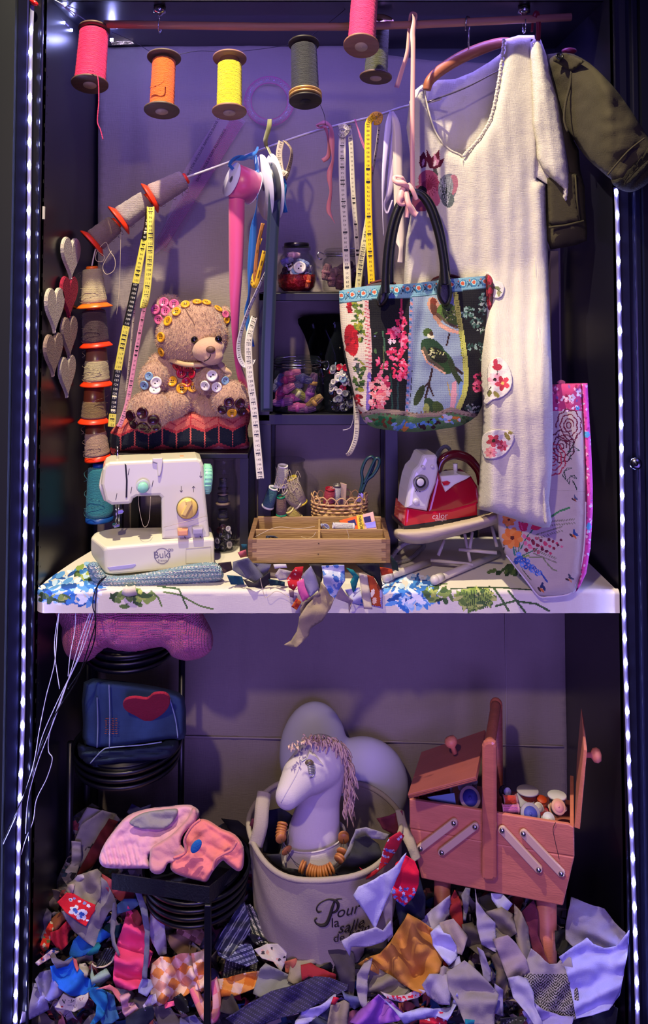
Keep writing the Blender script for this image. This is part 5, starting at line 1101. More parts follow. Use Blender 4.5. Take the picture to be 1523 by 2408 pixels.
# ---------------------------------------------------------------- olive jacket
t = T('jacket', 'dark olive child-sized canvas jacket hanging behind the tunic at the right', 'jacket', P(1340, 580, .1))
OLV = mat('olive_canvas', '#373120', rough=.9, bump='linen', bs=2.4, bd=.35, var=.10, vs=12)
def jm(x, y, d=0):
    k = min(1, max(0, (x-1330)/110)); k = k*k*(3-2*k); return P(x, y, .13-.21*k+d)
jm.n = Vector((0, 1, 0))
jb = [(1286, 128), (1310, 124), (1336, 140), (1350, 200), (1352, 280), (1348, 330), (1360, 352), (1364, 400), (1374, 440), (1376, 500), (1380, 545), (1379, 566), (1352, 577), (1318, 583), (1294, 587), (1284, 560), (1284, 400), (1284, 200)]
puff('jacket_body', jb, flat(.165), OLV, t, sp=9, depth=.035, rad=35, fold=lambda x, y: .010*fbm(x, y, .02, 11)+.004*math.sin(y*.09)*math.exp(-((y-330)/40)**2))
js = sm([(1290, 150), (1300, 130), (1326, 124), (1350, 128), (1385, 148), (1420, 180), (1455, 220), (1490, 270), (1523, 322), (1540, 352), (1535, 390), (1515, 410), (1495, 408), (1466, 440), (1440, 425), (1410, 400), (1385, 378), (1362, 350), (1350, 330), (1330, 300), (1316, 250), (1304, 200)], 2)
puff('sleeve', js, jm, OLV, t, sp=9, depth=.06, rad=60, fold=lambda x, y: .016*fbm(x+y*.5, y, .018, 12)+.006*fbm(x, y, .05, 5))
cuf = sm([(1436, 424), (1460, 400), (1490, 365), (1523, 335), (1545, 345), (1548, 390), (1530, 425), (1500, 446), (1480, 452), (1462, 448), (1448, 440)], 2)
puff('ribbed_cuff', cuf, lambda x, y, d=0: jm(x, y, d-.012), mat('olive_rib', '#262214', rough=.95, bump='knit', bs=3, bd=.8), t, sp=7, depth=.05, rad=40, fold=lambda x, y: .006*math.sin((x+y)*.22))
ep = [(1300, 134), (1312, 126), (1330, 124), (1352, 132), (1374, 145), (1344, 168), (1338, 166), (1312, 150), (1300, 144)]
puff('shoulder_tab', ep, lambda x, y, d=0: jm(x, y, d-.066), OLV, t, sp=6, depth=.006, rad=5)
button(t, P(1315, 133, .05), (0, -1, .3), .010, 'blackj', '#0c0c10', 4, 'button', label='black shank button')
b = MB(); b.build('sleeve_seam', OLV, t); b = MB(); b.tube(cr([jm(x, y, -.062) for x, y in [(1343, 168), (1340, 200), (1330, 240), (1326, 280), (1334, 310)]], 5), .003, 6); b.build('sleeve_seam', OLV, t); b = MB(); b.tube(cr([jm(x, y, -.068) for x, y in [(1428, 412), (1450, 385), (1480, 352), (1515, 325)]], 5), .002, 6); b.build('sleeve_seam', OLV, t)
pk = [(1286, 420), (1340, 405), (1356, 410), (1358, 480), (1366, 515), (1362, 522), (1330, 528), (1290, 532)]
puff('flap_pocket', pk, lambda x, y, d=0: P(x, y, .125+d), OLV, t, sp=8, depth=.008, rad=6); b = MB(); b.tube([P(*p, .118) for p in [(1290, 535), (1330, 530), (1372, 520)]], .003, 6); b.tube([P(*p, .118) for p in [(1352, 412), (1356, 470), (1362, 518)]], .0022, 6); b.build('hem_seam', OLV, t)
b = MB(); ribbon(b, [P(1256, 40, .09), P(1262, 30, .09), P(1266, 60, .10), P(1264, 100, .12)], .012, 0, 6, 2); ribbon(b, [P(1250, 75, .1), P(1254, 40, .11), P(1262, 28, .11)], .006, 20, 6, 2); b.build('hanging_loop', SATIN('maroon', '#78102c'), None, solid=.0015, label='maroon ribbon loop around the right part of the rail', cat='ribbon')
b = MB(); b.ball(P(1338, 120, .16), (.020, .01, .009)); b.build('collar_lining', SATIN('maroon', '#78102c'), t)
# dark curtain strip behind the tunic, right
b = MB().box((P(1298, 900, .40).x, .40, P(0, 910, .4).z), (P(1316, 900, .40).x, .43, P(0, 590, .4).z)); b.build('upright_board', mat('mauve_board', '#3a2c40', rough=.7), None, label='narrow dark mauve board standing between tunic and right wall', cat='board')
# ================================================================ patchwork needlepoint bag
t = T('patchwork_bag', 'needlepoint patchwork handbag with flowers and birds, black handles, hung by a pink ribbon', 'handbag', P(985, 1012, .04))
def interp(pts, v):
    n = len(pts)-1; k = min(n-1, int(v*n)); f = v*n-k; a, b_ = pts[k], pts[k+1]; return a[0]+(b_[0]-a[0])*f, a[1]+(b_[1]-a[1])*f
def smc(pts): q = cr(pts, 8); return [(p.x, p.y) for p in q]
Lf = smc([(797, 684), (799, 740), (808, 830), (822, 900), (836, 950), (856, 992)]); Rt = smc([(1141, 649), (1144, 720), (1146, 800), (1146, 870), (1142, 930), (1122, 978)])
Tp = smc([(797, 684), (850, 674), (910, 670), (975, 666), (1040, 658), (1100, 652), (1141, 649)]); Bt = smc([(856, 992), (880, 1006), (930, 1013), (975, 1016), (1030, 1010), (1085, 1000), (1122, 978)])
def coons(u, v):
    l, r, tt, bb_ = interp(Lf, v), interp(Rt, v), interp(Tp, u), interp(Bt, u)
    return tuple((1-u)*l[i]+u*r[i]+(1-v)*tt[i]+v*bb_[i]-((1-u)*(1-v)*Tp[0][i]+u*(1-v)*Tp[-1][i]+(1-u)*v*Bt[0][i]+u*v*Bt[-1][i]) for i in (0, 1))
q = random.Random(11)
def blobs(cx, cy, rx_, ry_, n, cols, r0=3, r1=8):
    o = []
    for i in range(n): a = q.uniform(0, 6.28); d = math.sqrt(q.random()); o.append(('e', cx+rx_*d*math.cos(a), cy+ry_*d*math.sin(a), q.uniform(r0, r1), q.uniform(r0*.6, r1*.6), q.uniform(-80, 80), q.choice(cols)))
    return o
PN = ['#e83c6c', '#f05c84', '#c81c4c', '#f488a0', '#e03058']; GR_ = ['#3c5c24', '#647c28', '#9c9c30', '#28441c', '#50702c']; RD = ['#a80c20', '#c81828', '#700818', '#8c0c1c']
SB = ['#f0a098', '#e87c78', '#f4b8b0', '#d85068']
ops = [('p', [(797, 700), (862, 702), (866, 770), (873, 860), (866, 920), (862, 990), (845, 985), (797, 760)], '#d8c8b0')]
ops += blobs(845, 760, 14, 45, 40, GR_)+blobs(845, 880, 14, 40, 34, GR_)+[('e', 826, 800, 16, 38, -8, '#a81020')]+blobs(826, 800, 14, 34, 24, RD)+blobs(824, 722, 10, 12, 12, RD)+blobs(838, 718, 8, 8, 6, GR_)+blobs(843, 955, 12, 26, 16, RD)+blobs(836, 870, 6, 30, 8, ['#2c2c34', '#44504c', '#e0d0c0'])
ops += [('l', [(861, 703), (866, 770), (871, 830), (869, 880)], 9, '#d8b0a8')]+[('l', [(858, 708+9*i), (866+.1*9*i*.5, 712+9*i)], 2, '#b84850') for i in range(18)]+[('l', [(868, 880), (864, 960)], 9, '#7860a8')]+blobs(873, 905, 8, 24, 18, ['#a898d8', '#5c4898', '#c8b8e8'], 3, 6)
ops += [('p', [(873, 702), (962, 700), (958, 990), (868, 990), (874, 850)], '#0c0c14')]
ops += blobs(882, 800, 3, 30, 8, ['#48683c', '#7c7cb0'], 2, 4)
ops += blobs(944, 765, 12, 30, 24, PN)+blobs(925, 783, 13, 13, 16, PN)+blobs(948, 800, 9, 20, 12, PN)+blobs(930, 830, 20, 16, 26, PN)+blobs(940, 872, 20, 26, 34, PN)+blobs(905, 862, 9, 10, 10, PN)+blobs(889, 850, 4, 12, 8, PN, 2, 5)+blobs(945, 735, 5, 12, 8, PN, 2, 5)+[('l', [(944, 703), (944, 745)], 3, '#a82850')]
ops += [('l', [(902, 800), (902, 860), (893, 900)], 3, '#5c6c3c'), ('l', [(918, 880), (922, 960)], 4, '#1c4438'), ('l', [(935, 900), (935, 970)], 4, '#1c3c3c'), ('l', [(900, 780), (906, 830)], 4, '#3c6448')]+blobs(920, 803, 8, 5, 8, ['#f0e0e0', '#e8b8c8'], 3, 5)
ops += blobs(895, 915, 26, 28, 60, SB)+blobs(888, 945, 22, 16, 40, SB)+blobs(900, 885, 10, 12, 8, ['#d85070', '#e87890'])+blobs(912, 900, 5, 5, 3, ['#b02048'])
ops += [('p', [(972, 698), (1070, 690), (1082, 760), (1097, 850), (1098, 900), (1080, 962), (1060, 990), (960, 990), (968, 900)], '#8a9cac')]
ops += [('l', [(968, 698), (966, 780), (964, 860), (956, 980)], 10, '#8890b0')]+[('e', 967-.04*9*i, 705+9*i, 3.4, 2.4, 30, ['#3c6c98', '#c88880'][i % 2]) for i in range(30)]
# upper bird, lower bird, branches
ops += [('e', 1020, 720, 14, 22, -20, '#b88870'), ('e', 1018, 710, 8, 10, 0, '#6c2c1c'), ('e', 1025, 735, 9, 24, -30, '#5c3424'), ('e', 1052, 735, 26, 22, 30, '#5c7c30'), ('e', 1060, 745, 26, 18, 35, '#48602c'), ('l', [(1022, 745), (1040, 768), (1068, 780)], 9, '#b08468'), ('l', [(1028, 738), (1048, 758), (1074, 770)], 6, '#584838'), ('l', [(1035, 765), (1060, 778), (1078, 782)], 8, '#d8a088')]+blobs(1060, 740, 18, 14, 26, ['#c8cc90', '#282c1c', '#7c8c3c'], 1.5, 3.5)
ops += [('e', 1005, 782, 11, 10, 0, '#3c5424'), ('e', 1012, 790, 8, 6, 20, '#e0d4b0'), ('e', 1014, 784, 5, 5, 0, '#402c1c'), ('e', 1018, 826, 36, 24, 48, '#1c3c24'), ('e', 1040, 850, 34, 22, 50, '#24441f'), ('e', 1028, 835, 26, 15, 32, '#181c14'), ('l', [(996, 820), (1008, 845), (1040, 868)], 8, '#58503c'), ('l', [(992, 824), (1004, 852), (1046, 878)], 4, '#d8a888'), ('l', [(1058, 850), (1070, 880), (1082, 900)], 13, '#2c3c20'), ('l', [(1072, 866), (1086, 878)], 6, '#2c1c20')]+blobs(1026, 830, 18, 12, 34, ['#c8c890', '#a0a860', '#181c14'], 1.5, 3.5)
ops += [('l', [(1056, 785), (1050, 812)], 4, '#301818'), ('l', [(1016, 868), (1008, 905), (1000, 935)], 5, '#301c20'), ('l', [(1006, 900), (1018, 930)], 4, '#301c20'), ('l', [(1006, 902), (985, 920)], 4, '#301c20'), ('e', 985, 930, 9, 26, 25, '#28381c'), ('e', 1012, 955, 12, 22, -30, '#243c20'), ('e', 1030, 960, 12, 18, -30, '#384c20'), ('e', 1002, 962, 7, 14, 0, '#88904c'), ('p', [(1062, 900), (1072, 895), (1074, 930), (1066, 970), (1056, 980)], '#d89ca0'), ('l', [(1052, 900), (1058, 930)], 3, '#a89868'), ('l', [(1084, 900), (1080, 960)], 7, '#7094c0')]
ops += [('p', [(1078, 686), (1150, 680), (1152, 990), (1076, 990), (1098, 905), (1098, 850), (1084, 760)], '#0c0c14')]
ops += blobs(1135, 715, 10, 26, 34, ['#486c5c', '#2c4c3c', '#a8b8a0', '#7ca088'], 2, 6)+blobs(1100, 735, 18, 14, 26, ['#486c5c', '#2c4c3c', '#88a898'], 2, 6)+blobs(1120, 760, 14, 14, 24, ['#486c5c', '#a8b8a0', '#24443c'], 2, 5)+blobs(1128, 775, 10, 8, 10, ['#a8b8a0', '#34543c'], 2, 4)+blobs(1118, 815, 24, 10, 24, ['#385c50', '#88a898', '#1c3c34'], 2, 5)+blobs(1134, 840, 8, 16, 14, ['#88a888', '#34543c'], 2, 4)
ops += blobs(1126, 900, 14, 26, 34, ['#c83c64', '#e06484', '#8c1c3c'], 3, 7)+blobs(1112, 960, 18, 12, 22, ['#243c2c', '#5c7464', '#a0a894'], 2, 5)
ops += [('l', [(1069, 684), (1076, 730), (1086, 790), (1094, 850), (1096, 900), (1090, 930), (1076, 965)], 12, '#b8bc58')]+[('e', 1066+s2*4+.235*i*4.4*.55+0, 690+i*5.6, 1.3, 1.3, 0, '#5c6420') for i in range(30) for s2 in (1, 2)]
# top band, lower braid, base
band = [(795, 680), (860, 668), (975, 660), (1145, 642), (1145, 675), (1060, 686), (963, 699), (880, 702), (795, 712)]
ops += [('p', band, '#7cacb8')]
for i in range(14):
    x = 802+i*26; y = 696-i*2.6; ops += [('e', x, y, 9, 10, 0, '#3c7c9c'), ('e', x, y-1, 6, 7, 0, '#a8ccc8'), ('e', x, y-1, 4.2, 4.2, 0, '#d0603c'), ('l', [(x+10, y+8), (x+15, y-2), (x+20, y+6)], 1.8, '#243848'), ('l', [(x+11, y-6), (x+16, y+4)], 1.5, '#2c5068'), ('e', x+16, y-8, 2, 2, 0, '#c86c48')]
ops += [('l', [(795, 713), (880, 703), (963, 700), (1060, 687), (1145, 676)], 2.2, '#40606c')]
ops += [('p', [(840, 982), (870, 968), (985, 982), (1060, 968), (1130, 982), (1130, 1020), (850, 1020)], '#5c8c50')]+blobs(900, 990, 26, 10, 22, ['#1c6c34', '#2c8c44', '#6c3c1c'], 4, 9)+blobs(950, 1002, 30, 8, 20, ['#5c94c8', '#88b0d8', '#e0943c'], 4, 9)+blobs(1010, 998, 30, 10, 20, ['#5c94c8', '#3c8c3c', '#301c20'], 4, 9)+blobs(1060, 985, 26, 8, 18, ['#88b0d8', '#d88434', '#c8d0d8'], 4, 8)+blobs(1100, 990, 20, 8, 10, ['#2c4c24', '#506c34'], 4, 8)+blobs(860, 992, 10, 10, 8, ['#d8b8c0', '#c8a0b0'], 4, 7)
ops += [('l', [(836, 985), (862, 972), (890, 966), (940, 970), (985, 978), (1030, 974), (1060, 962), (1090, 972), (1128, 980)], 10, '#a08c74')]+[('e', 860+i*10, 972+4*math.sin(i*.33-.5), 2.6, 2, 0, '#6c5844') for i in range(27)]
bp_ = paint('#0c0c14', ops)
NB = 175
def bfn(side):
    def f(u, v):
        x, y = coons(u, v); e = min(u, 1-u)*7; e2 = min(1, (1-v)*5); d = .055*math.sqrt(max(0, min(1, e)*(2-min(1, e))))*math.sqrt(max(0, e2*(2-e2))); d *= .35+.65*min(1, v*2.2)
        n = .006*fbm(x, y, .02, 5)+.010*math.exp(-((x-1000+.15*(y-700))/14)**2)*min(1, e)-.004
        return P(x, y, .075+(-d+n if side < 0 else d*.9+.006))
    return f
b = MB(); b.grid(bfn(-1), NB, NB); paintmesh(b, bp_); c2 = MB(); c2.grid(bfn(1), 40, 40); c2.f = [f[::-1] for f in c2.f]
b.add(c2.v, c2.f, hx('#101018'))
b.build('bag_body', mat('needlepoint', vcol=True, rough=.9, bump='weave', bs=.5, bd=.5), t)
# right gusset, rear rim
g = sm([(1140, 650), (1152, 648), (1160, 668), (1160, 720), (1156, 780), (1152, 840), (1146, 870), (1145, 760), (1143, 700)], 3)
puff('side_gusset', g, flat(.085), mat('gusset_print', vcol=True, rough=.8, bump='linen', bs=3), t, sp=3.5, depth=.02, painter=paint('#54201c', [('e', 1150+4*math.sin(i*2.1), 655+i*7, 5, 8, 20*math.sin(i), ['#b02838', '#c84450', '#7c1828', '#5c3c34'][i % 4]) for i in range(22)]))
b = MB(); 
for pts in ([(862, 674), (880, 664), (905, 660), (930, 668)], [(1006, 664), (1030, 652), (1060, 648), (1080, 654)]): b.tube(cr([P(x, y, .125) for x, y in pts], 6), .0035, 6)
b.build('rear_trim', mat('rear_trim', '#5c2428', rough=.8, bump='weave', bs=.5), t)
b = MB(); b.grid(lambda u, v: P(862+70*u, 672-8*math.sin(math.pi*u)+14*v, .12), 8, 2); b.grid(lambda u, v: P(1006+74*u, 664-12*math.sin(math.pi*u)+14*v, .12), 8, 2); b.build('rear_edge', mat('lining_grey', '#4a444c', rough=.9), t, solid=.002)
LTH = mat('black_leather', '#0c0c12', rough=.38, bump='leather', bd=.12)
def handle(pts, r, Y0, name='handle'): 
    q_ = cr([P(x, y, Y0) for x, y in pts], 7); n = len(q_)
    MB().tube(q_, [r*(1+.25*(1-min(1, min(k, n-1-k)/8))) for k in range(n)], 14).build(name, LTH, t)
handle([(906, 690), (906, 650), (909, 600), (916, 550), (928, 505), (944, 472), (962, 456), (978, 454), (994, 464), (1010, 490), (1024, 530), (1034, 570), (1042, 620), (1046, 670)], .0088, .0)
handle([(918, 668), (920, 610), (926, 560), (938, 510), (956, 472), (975, 450), (998, 458), (1018, 485), (1036, 535), (1046, 590), (1052, 648)], .0062, .07)
for o_ in ([(900, 640), (914, 640), (916, 665), (914, 688), (912, 705), (898, 722), (888, 719), (885, 705), (890, 688), (897, 665)], [(1036, 630), (1050, 628), (1060, 664), (1063, 690), (1058, 712), (1048, 722), (1034, 712), (1026, 690), (1030, 664)]):
    puff('handle_tab', sm(o_, 3), flat(.022), LTH, t, sp=5, depth=.016, rad=9)
# ================================================================ embroidered tote bag, right
TP = plane(1280, 1400, -.014, -4, 5)
to = [(1185, 990), (1200, 940), (1240, 903), (1299, 904), (1320, 902), (1381, 901), (1383, 960), (1388, 1040), (1391, 1138), (1391, 1205), (1386, 1288), (1376, 1350), (1364, 1376), (1349, 1393), (1325, 1400), (1290, 1404), (1266, 1402), (1236, 1364), (1212, 1335), (1186, 1301), (1172, 1261), (1168, 1210), (1174, 1120)]
GD = '#4c5c38'
def leafs(pts, c, w_=2): return [('l', pts, w_, c)]
def rose(cx, cy, s, c):
    o = []
    for k, rr_ in enumerate((6, 12, 20, 29)):
        n = 3+k*2; ps = []
        for i in range(n*6+1): a = 2*math.pi*i/(n*6)+k; ps.append((cx+s*(rr_+2.6*abs(math.sin(n*a/2))*k*.6)*math.cos(a)*(.9), cy+s*(rr_+2.6*abs(math.sin(n*a/2))*k*.6)*math.sin(a)*1.15))
        o.append(('l', ps[:len(ps)-(4 if k % 2 else 0)], 2.8, c))
    return o
q = random.Random(21)
o = [('p', [(1180, 880), (1400, 880), (1400, 967), (1180, 967)], '#b8386c')]
o += [('e', q.uniform(1296, 1385), q.uniform(905, 965), q.uniform(2, 5), q.uniform(2, 4), q.uniform(0, 90), q.choice(['#e0a0b8', '#8c1c4c', '#7c4c8c', '#e8d0d8', '#c85080'])) for _ in range(60)]+petals(1344, 935, 9, 5, '#d8d0e0', '#c8b8d0', 0, '#b06c48')+petals(1363, 925, 9, 5, '#d8d0e0', '#e8e0e8', 0, '#b06c48')+petals(1358, 960, 5, 5, '#3c88b8', '#58a0c8', 0)
o += rose(1337, 1000, 1.0, '#6c1430')+rose(1320, 1050, 1.0, '#54102c')+rose(1300, 1080, 1.0, '#a0203c')+[('l', [(1318, 1030), (1350, 1042), (1356, 1020)], 2, '#54102c'), ('l', [(1308, 1028), (1330, 1040), (1340, 1048)], 2, '#54102c')]
for a, b_, c in (((1335, 1062), (1362, 1060), (1348, 1050)), ((1338, 1058), (1343, 1080), (1334, 1070)), ((1345, 1048), (1348, 1042), (1340, 1060)), ((1326, 1108), (1345, 1100), (1334, 1100)), ((1326, 1108), (1330, 1128), (1322, 1118)), ((1340, 1122), (1338, 1138), (1332, 1130)), ((1340, 1120), (1356, 1126), (1350, 1118)), ((1345, 1130), (1356, 1152), (1352, 1140))): o += [('l', [a, c, b_], 1.8, '#2c4034'), ('l', [a, b_], 1.4, '#2c4034')]
o += [('l', [(1290, 1152), (1375, 1156)], 1.4, '#a89c90')]
def bee(x, y, s, c1='#2c4c88', c2='#c8682c', a=40): return [('e', x-4*s, y+3*s, 6*s, 2.2*s, a, '#3c2c2c'), ('e', x+1*s, y-4*s, 7*s, 2.6*s, a+50, c1), ('e', x+5*s, y, 7*s, 2.6*s, a, c1), ('e', x+2*s, y+5*s, 6*s, 2.2*s, 50, c2)]
o += bee(1350, 1172, .8, '#4c5470', '#8c5440')+bee(1348, 1256, 1.1)+bee(1338, 1360, 1, '#3c4050', '#c88c5c', 20)+bee(1272, 1382, 1.2, '#26345c', '#d07838', 60)+[('e', 1184, 1290, 2, 5, 0, '#24201c'), ('e', 1184, 1281, 1.3, 3, 0, '#24201c')]
o += [('l', [(1295, 1215), (1315, 1202), (1338, 1194)], 4.5, '#3c8448'), ('l', [(1218, 1300), (1224, 1260), (1230, 1220)], 3, '#4c7c4c'), ('l', [(1214, 1300), (1205, 1260), (1185, 1230)], 2, '#4c7c4c'), ('l', [(1224, 1290), (1240, 1260), (1256, 1242)], 3, '#2c6c50'), ('l', [(1220, 1310), (1228, 1340), (1248, 1364)], 2, GD), ('l', [(1244, 1310), (1275, 1310), (1286, 1325), (1300, 1340), (1308, 1342)], 2.5, '#6c7c4c'), ('l', [(1226, 1308), (1262, 1290)], 3, '#3c7450'), ('l', [(1210, 1305), (1206, 1285)], 4, '#2c7c64'), ('l', [(1226, 1312), (1242, 1306)], 5, '#8ca44c')]
o += petals(1204, 1265, 24, 8, '#d8782c', '#e08c3c', .2, '#5c2414', .2)+petals(1196, 1222, 16, 7, '#d8782c', '#e08c3c', 0, '#5c2414', .2)
o += [('p', [(1218, 1226), (1230, 1230), (1242, 1228), (1238, 1248), (1226, 1250), (1220, 1242)], '#c8284c'), ('p', [(1246, 1244), (1252, 1232), (1268, 1232), (1274, 1240), (1262, 1248)], '#d02c48'), ('l', [(1224, 1232), (1228, 1246)], 1.5, '#e87088')]
o += [('e', 1233+(i % 10)*9.5+(i//10)*2, 1264+(i//10)*12-((i % 10)-5)**2*.1+(i % 3)*4+(i % 10)*.8, 5.5-(i % 10)*.25, 4.2-(i % 10)*.15, q.uniform(0, 90), q.choice(['#c8506c', '#5c1430', '#b83c5c', '#7c1c34', '#d06c84'])) for i in range(27)]
for i in range(34):
    u = i/34; x = 1212+60*u+q.uniform(-8, 8)*(1-.6*u); y = 1308+44*u+q.uniform(-13, 13)*(1-.75*u); o += [('e', x, y, 6.2-2*u, 6.2-2*u, 0, q.choice(['#3c64a8', '#5078bc', '#6c90cc', '#2c4c94'])), ('e', x, y, 1.8, 1.8, 0, '#c8a8a0')]
o += [('l', [(1272, 1348), (1286, 1368)], 4, '#2c4c94')]
for k, (x0, y0, x1, y1) in enumerate(((1286, 1232, 1350, 1226), (1262, 1262, 1320, 1244), (1256, 1298, 1306, 1318))):
    for i in range(12):
        u = i/11; x = x0+(x1-x0)*u; y = y0+(y1-y0)*u; o += [('e', x, y-5, 3.6, 1.3, -40, '#7c7c64'), ('e', x, y+4, 3.6, 1.3, 40, '#7c7c64')]
tpt = paint('#b8aca0', o)
mt = mat('tote_canvas', vcol=True, rough=.85, bump='linen', bs=2, bd=.3)
t = T('tote_bag', 'tall cream tote bag with embroidered roses and meadow flowers, pink floral edge', 'tote bag', TP(1290, 1404, .03))
body_o = [p if p[0] < 1362 else (p[0]-(14 if p[1] < 1300 else 10), p[1]) for p in to]
puff('front_panel', body_o, TP, mt, t, sp=6, depth=.018, rad=30, fold=lambda x, y: .004*fbm(x, y*.5, .012, 3)+.0012*fbm(x, y, .04, 6), painter=tpt, dense=[(1172, 902, 1376, 1400, 2.3)])
sd = [(1366, 901), (1381, 901), (1384, 960), (1389, 1040), (1393, 1138), (1393, 1205), (1388, 1288), (1378, 1348), (1364, 1378), (1352, 1394), (1362, 1360), (1372, 1300), (1378, 1205), (1377, 1120), (1372, 1000)]
pk_ = [('e', q.uniform(1362, 1394), 905+i*3.4, q.uniform(2, 4.5), q.uniform(1.5, 3.5), q.uniform(0, 90), q.choice(['#e8a8cc', '#b82c84', '#d8d0e8', '#c83c98', '#a03c8c', '#f0c8dc'])) for i in range(140)]+[('e', 1378, 1022, 8, 8, 0, '#58a8d8'), ('e', 1384, 1238, 6, 9, 0, '#58a8d8'), ('e', 1383, 1250, 4, 4, 0, '#c8e0f0')]
puff('side_strip', sd, lambda x, y, d=0: TP(x, y, d+.004), mat('pink_floral', vcol=True, rough=.85, bump='linen', bs=2), t, sp=4, depth=.014, painter=paint('#dc4ca4', pk_), dense=[(1360, 902, 1396, 1380, 2.4)])
b = MB(); b.tube(cr([TP(x, y, -.003) for x, y in [(1376, 1180), (1374, 1270), (1366, 1330), (1352, 1374), (1338, 1396), (1310, 1402), (1290, 1404), (1266, 1402), (1236, 1364), (1190, 1305)]], 6), .0022, 6); b.build('piping', COT('whitep', '#d0c8d0'), t)
b = MB(); b.tube(cr([P(*p, .07) for p in [(1312, 903), (1318, 899), (1326, 902)]], 5), .006, 8); b.build('rolled_handle', SATIN('pinkh', '#d8608c'), t)
# ---------------------------------------------------------------- miniature ironing board
t = T('tabletop_ironing_board', 'miniature cream ironing board on white folding legs, carrying the iron', 'ironing board', onb(1050, 1330))
CRM = mat('cream_pad', '#b8a890', rough=.85, bump='linen', bs=3, bd=.2, var=.08, vs=20); LGM = mat('leg_enamel', '#b0a898', rough=.35)
puff('padded_top', sm([(925, 1252), (936, 1242), (1000, 1238), (1110, 1216), (1180, 1198), (1186, 1222), (1150, 1238), (1110, 1250), (1050, 1266), (1000, 1278), (960, 1278), (932, 1266)], 3), lambda x, y, d=0: P(x, y, .14+d*2.2), CRM, t, sp=5, depth=.05, rad=14, back=1.2)
def leg(a, b_, r, cap=True):
    b = MB().tube([a, b_], r, 14); o_ = b.build('leg', LGM, t)
    if cap: MB().ball(a, (r*1.35, r*1.35, r*1.35)).tube([a, Vector(a).lerp(b_, .10)], r*1.25, 14).build('rubber_cap', mat('cap_white', '#c4bcb4', rough=.4), o_)
zl = ZB+.011
def on(px, py, dz=0): return horiz(ZB+dz)(px, py)
leg(on(1022, 1364, .011), on(1172, 1302, .011), .0085); leg(on(908, 1358, .011), on(1008, 1322, .011), .0085)
for pts in ([(1092, 1256), (1106, 1326)], [(1044, 1270), (1030, 1306)], [(1156, 1238), (1168, 1286)], [(1110, 1252), (1104, 1290)]):
    MB().tube([P(*pts[0], .15), P(*pts[1], .13)], .0042, 8).build('strut', LGM, t)
for pts in ([(1012, 1317), (1112, 1328)], [(1078, 1292), (1168, 1300)]): MB().tube([P(*pts[0], .14), P(*pts[1], .12)], .0045, 8).build('cross_bar', LGM, t)
# ---------------------------------------------------------------- iron
t = T('steam_iron', 'red and white steam iron standing on the miniature ironing board', 'iron', P(1030, 1252, .12))
IP = plane(952, 1240, .075, 12); off = lambda o_: (lambda f: (setattr(f, 'n', IP.n), f)[1])(lambda x, y, d=0: IP(x, y, d+o_))
RDM = mat('iron_red', '#8c0a24', rough=.15, coat=.6); RD2 = mat('iron_red_bright', '#b41030', rough=.15, coat=.6); WHI = mat('iron_white', '#c8c4cc', rough=.2, coat=.5); DRK = mat('iron_maroon', '#4c0c18', rough=.2, coat=.5); SOL = mat('iron_sole', '#24242c', rough=.35)
MB().prism([(948, 1238), (1122, 1212), (1124, 1222), (1002, 1252), (975, 1255), (950, 1247)], off(.0), .10, .002).build('soleplate', SOL, t)
MB().prism([(956, 1194), (1006, 1203), (1060, 1198), (1122, 1180), (1124, 1214), (1050, 1230), (1000, 1248), (975, 1250), (951, 1242)], off(.002), .095, .006, seg=3).build('skirt', RD2, t)
MB().prism([(1030, 1100), (1036, 1122), (1046, 1142), (1056, 1132), (1074, 1121), (1108, 1119), (1124, 1145), (1130, 1185), (1060, 1202), (1004, 1207), (1016, 1160)], off(.004), .085, .008, seg=3).build('housing', RDM, t)
MB().prism([(996, 1073), (1001, 1070), (1026, 1070), (1031, 1076), (1030, 1090), (1033, 1104), (1027, 1138), (1014, 1170), (1006, 1204), (956, 1196), (960, 1160), (966, 1130), (974, 1108), (986, 1096)], off(-.006), .085, .012, seg=3).build('water_tank', WHI, t)
hp = [(1028, 1120), (1034, 1092), (1046, 1076), (1070, 1069), (1096, 1076), (1114, 1092), (1126, 1112), (1130, 1140)]
MB().tube(cr([off(.04)(x, y) for x, y in hp], 6), [.008+.004*math.sin(k/42*3.1) for k in range(43)], 14).build('handle', DRK, t)
MB().prism([(1036, 1120), (1080, 1116), (1108, 1120), (1096, 1128), (1070, 1140), (1048, 1158), (1040, 1140)], off(-.002), .05, .004).build('white_flash', WHI, t)
MB().prism([(1040, 1134), (1052, 1131), (1060, 1135), (1054, 1142), (1044, 1143)], off(-.006), .012, .003).build('red_button', RD2, t)
d = disc(988, 1134, -.004, .019, .008, mat('dial_silver', '#8c8890', rough=.25, metal=.4), 'steam_dial', t, mm=IP); disc(988, 1134, -.012, .013, .003, mat('dial_black', '#1c1820', rough=.3), 'dial_disc', d, mm=IP); disc(988, 1134, -.015, .009, .002, WHI, 'dial_centre', d, mm=IP)
disc(976, 1178, -.004, .0075, .010, WHI, 'spray_knob', t, mm=IP)
for x, y in ((993, 1097), (1014, 1096)): disc(x, y, -.004, .004, .008, WHI, 'small_button', t, mm=IP)
MB().tube(cr([off(.05)(1070, 1118), off(.05)(1070, 1090)], 3), .006, 8).build('grip_post', WHI, t)
b = MB(); mtext(b, 'XL', 982, 1153, .013, IP, .0075); b.build('size_lettering', BLK, t)
LM = mat('print_light', '#d0b0b8', rough=.5)
b = MB(); mtext(b, 'calor', 1034, 1214, .020, IP, .001, ang=4); mtext(b, 'Ultragliss', 1036, 1222, .008, IP, .001, ang=4); b.build('brand_lettering', LM, t)
CORDM = mat('braided_cord', '#b8b4ac', rough=.8, bump='weave', bs=.6, bd=.8)
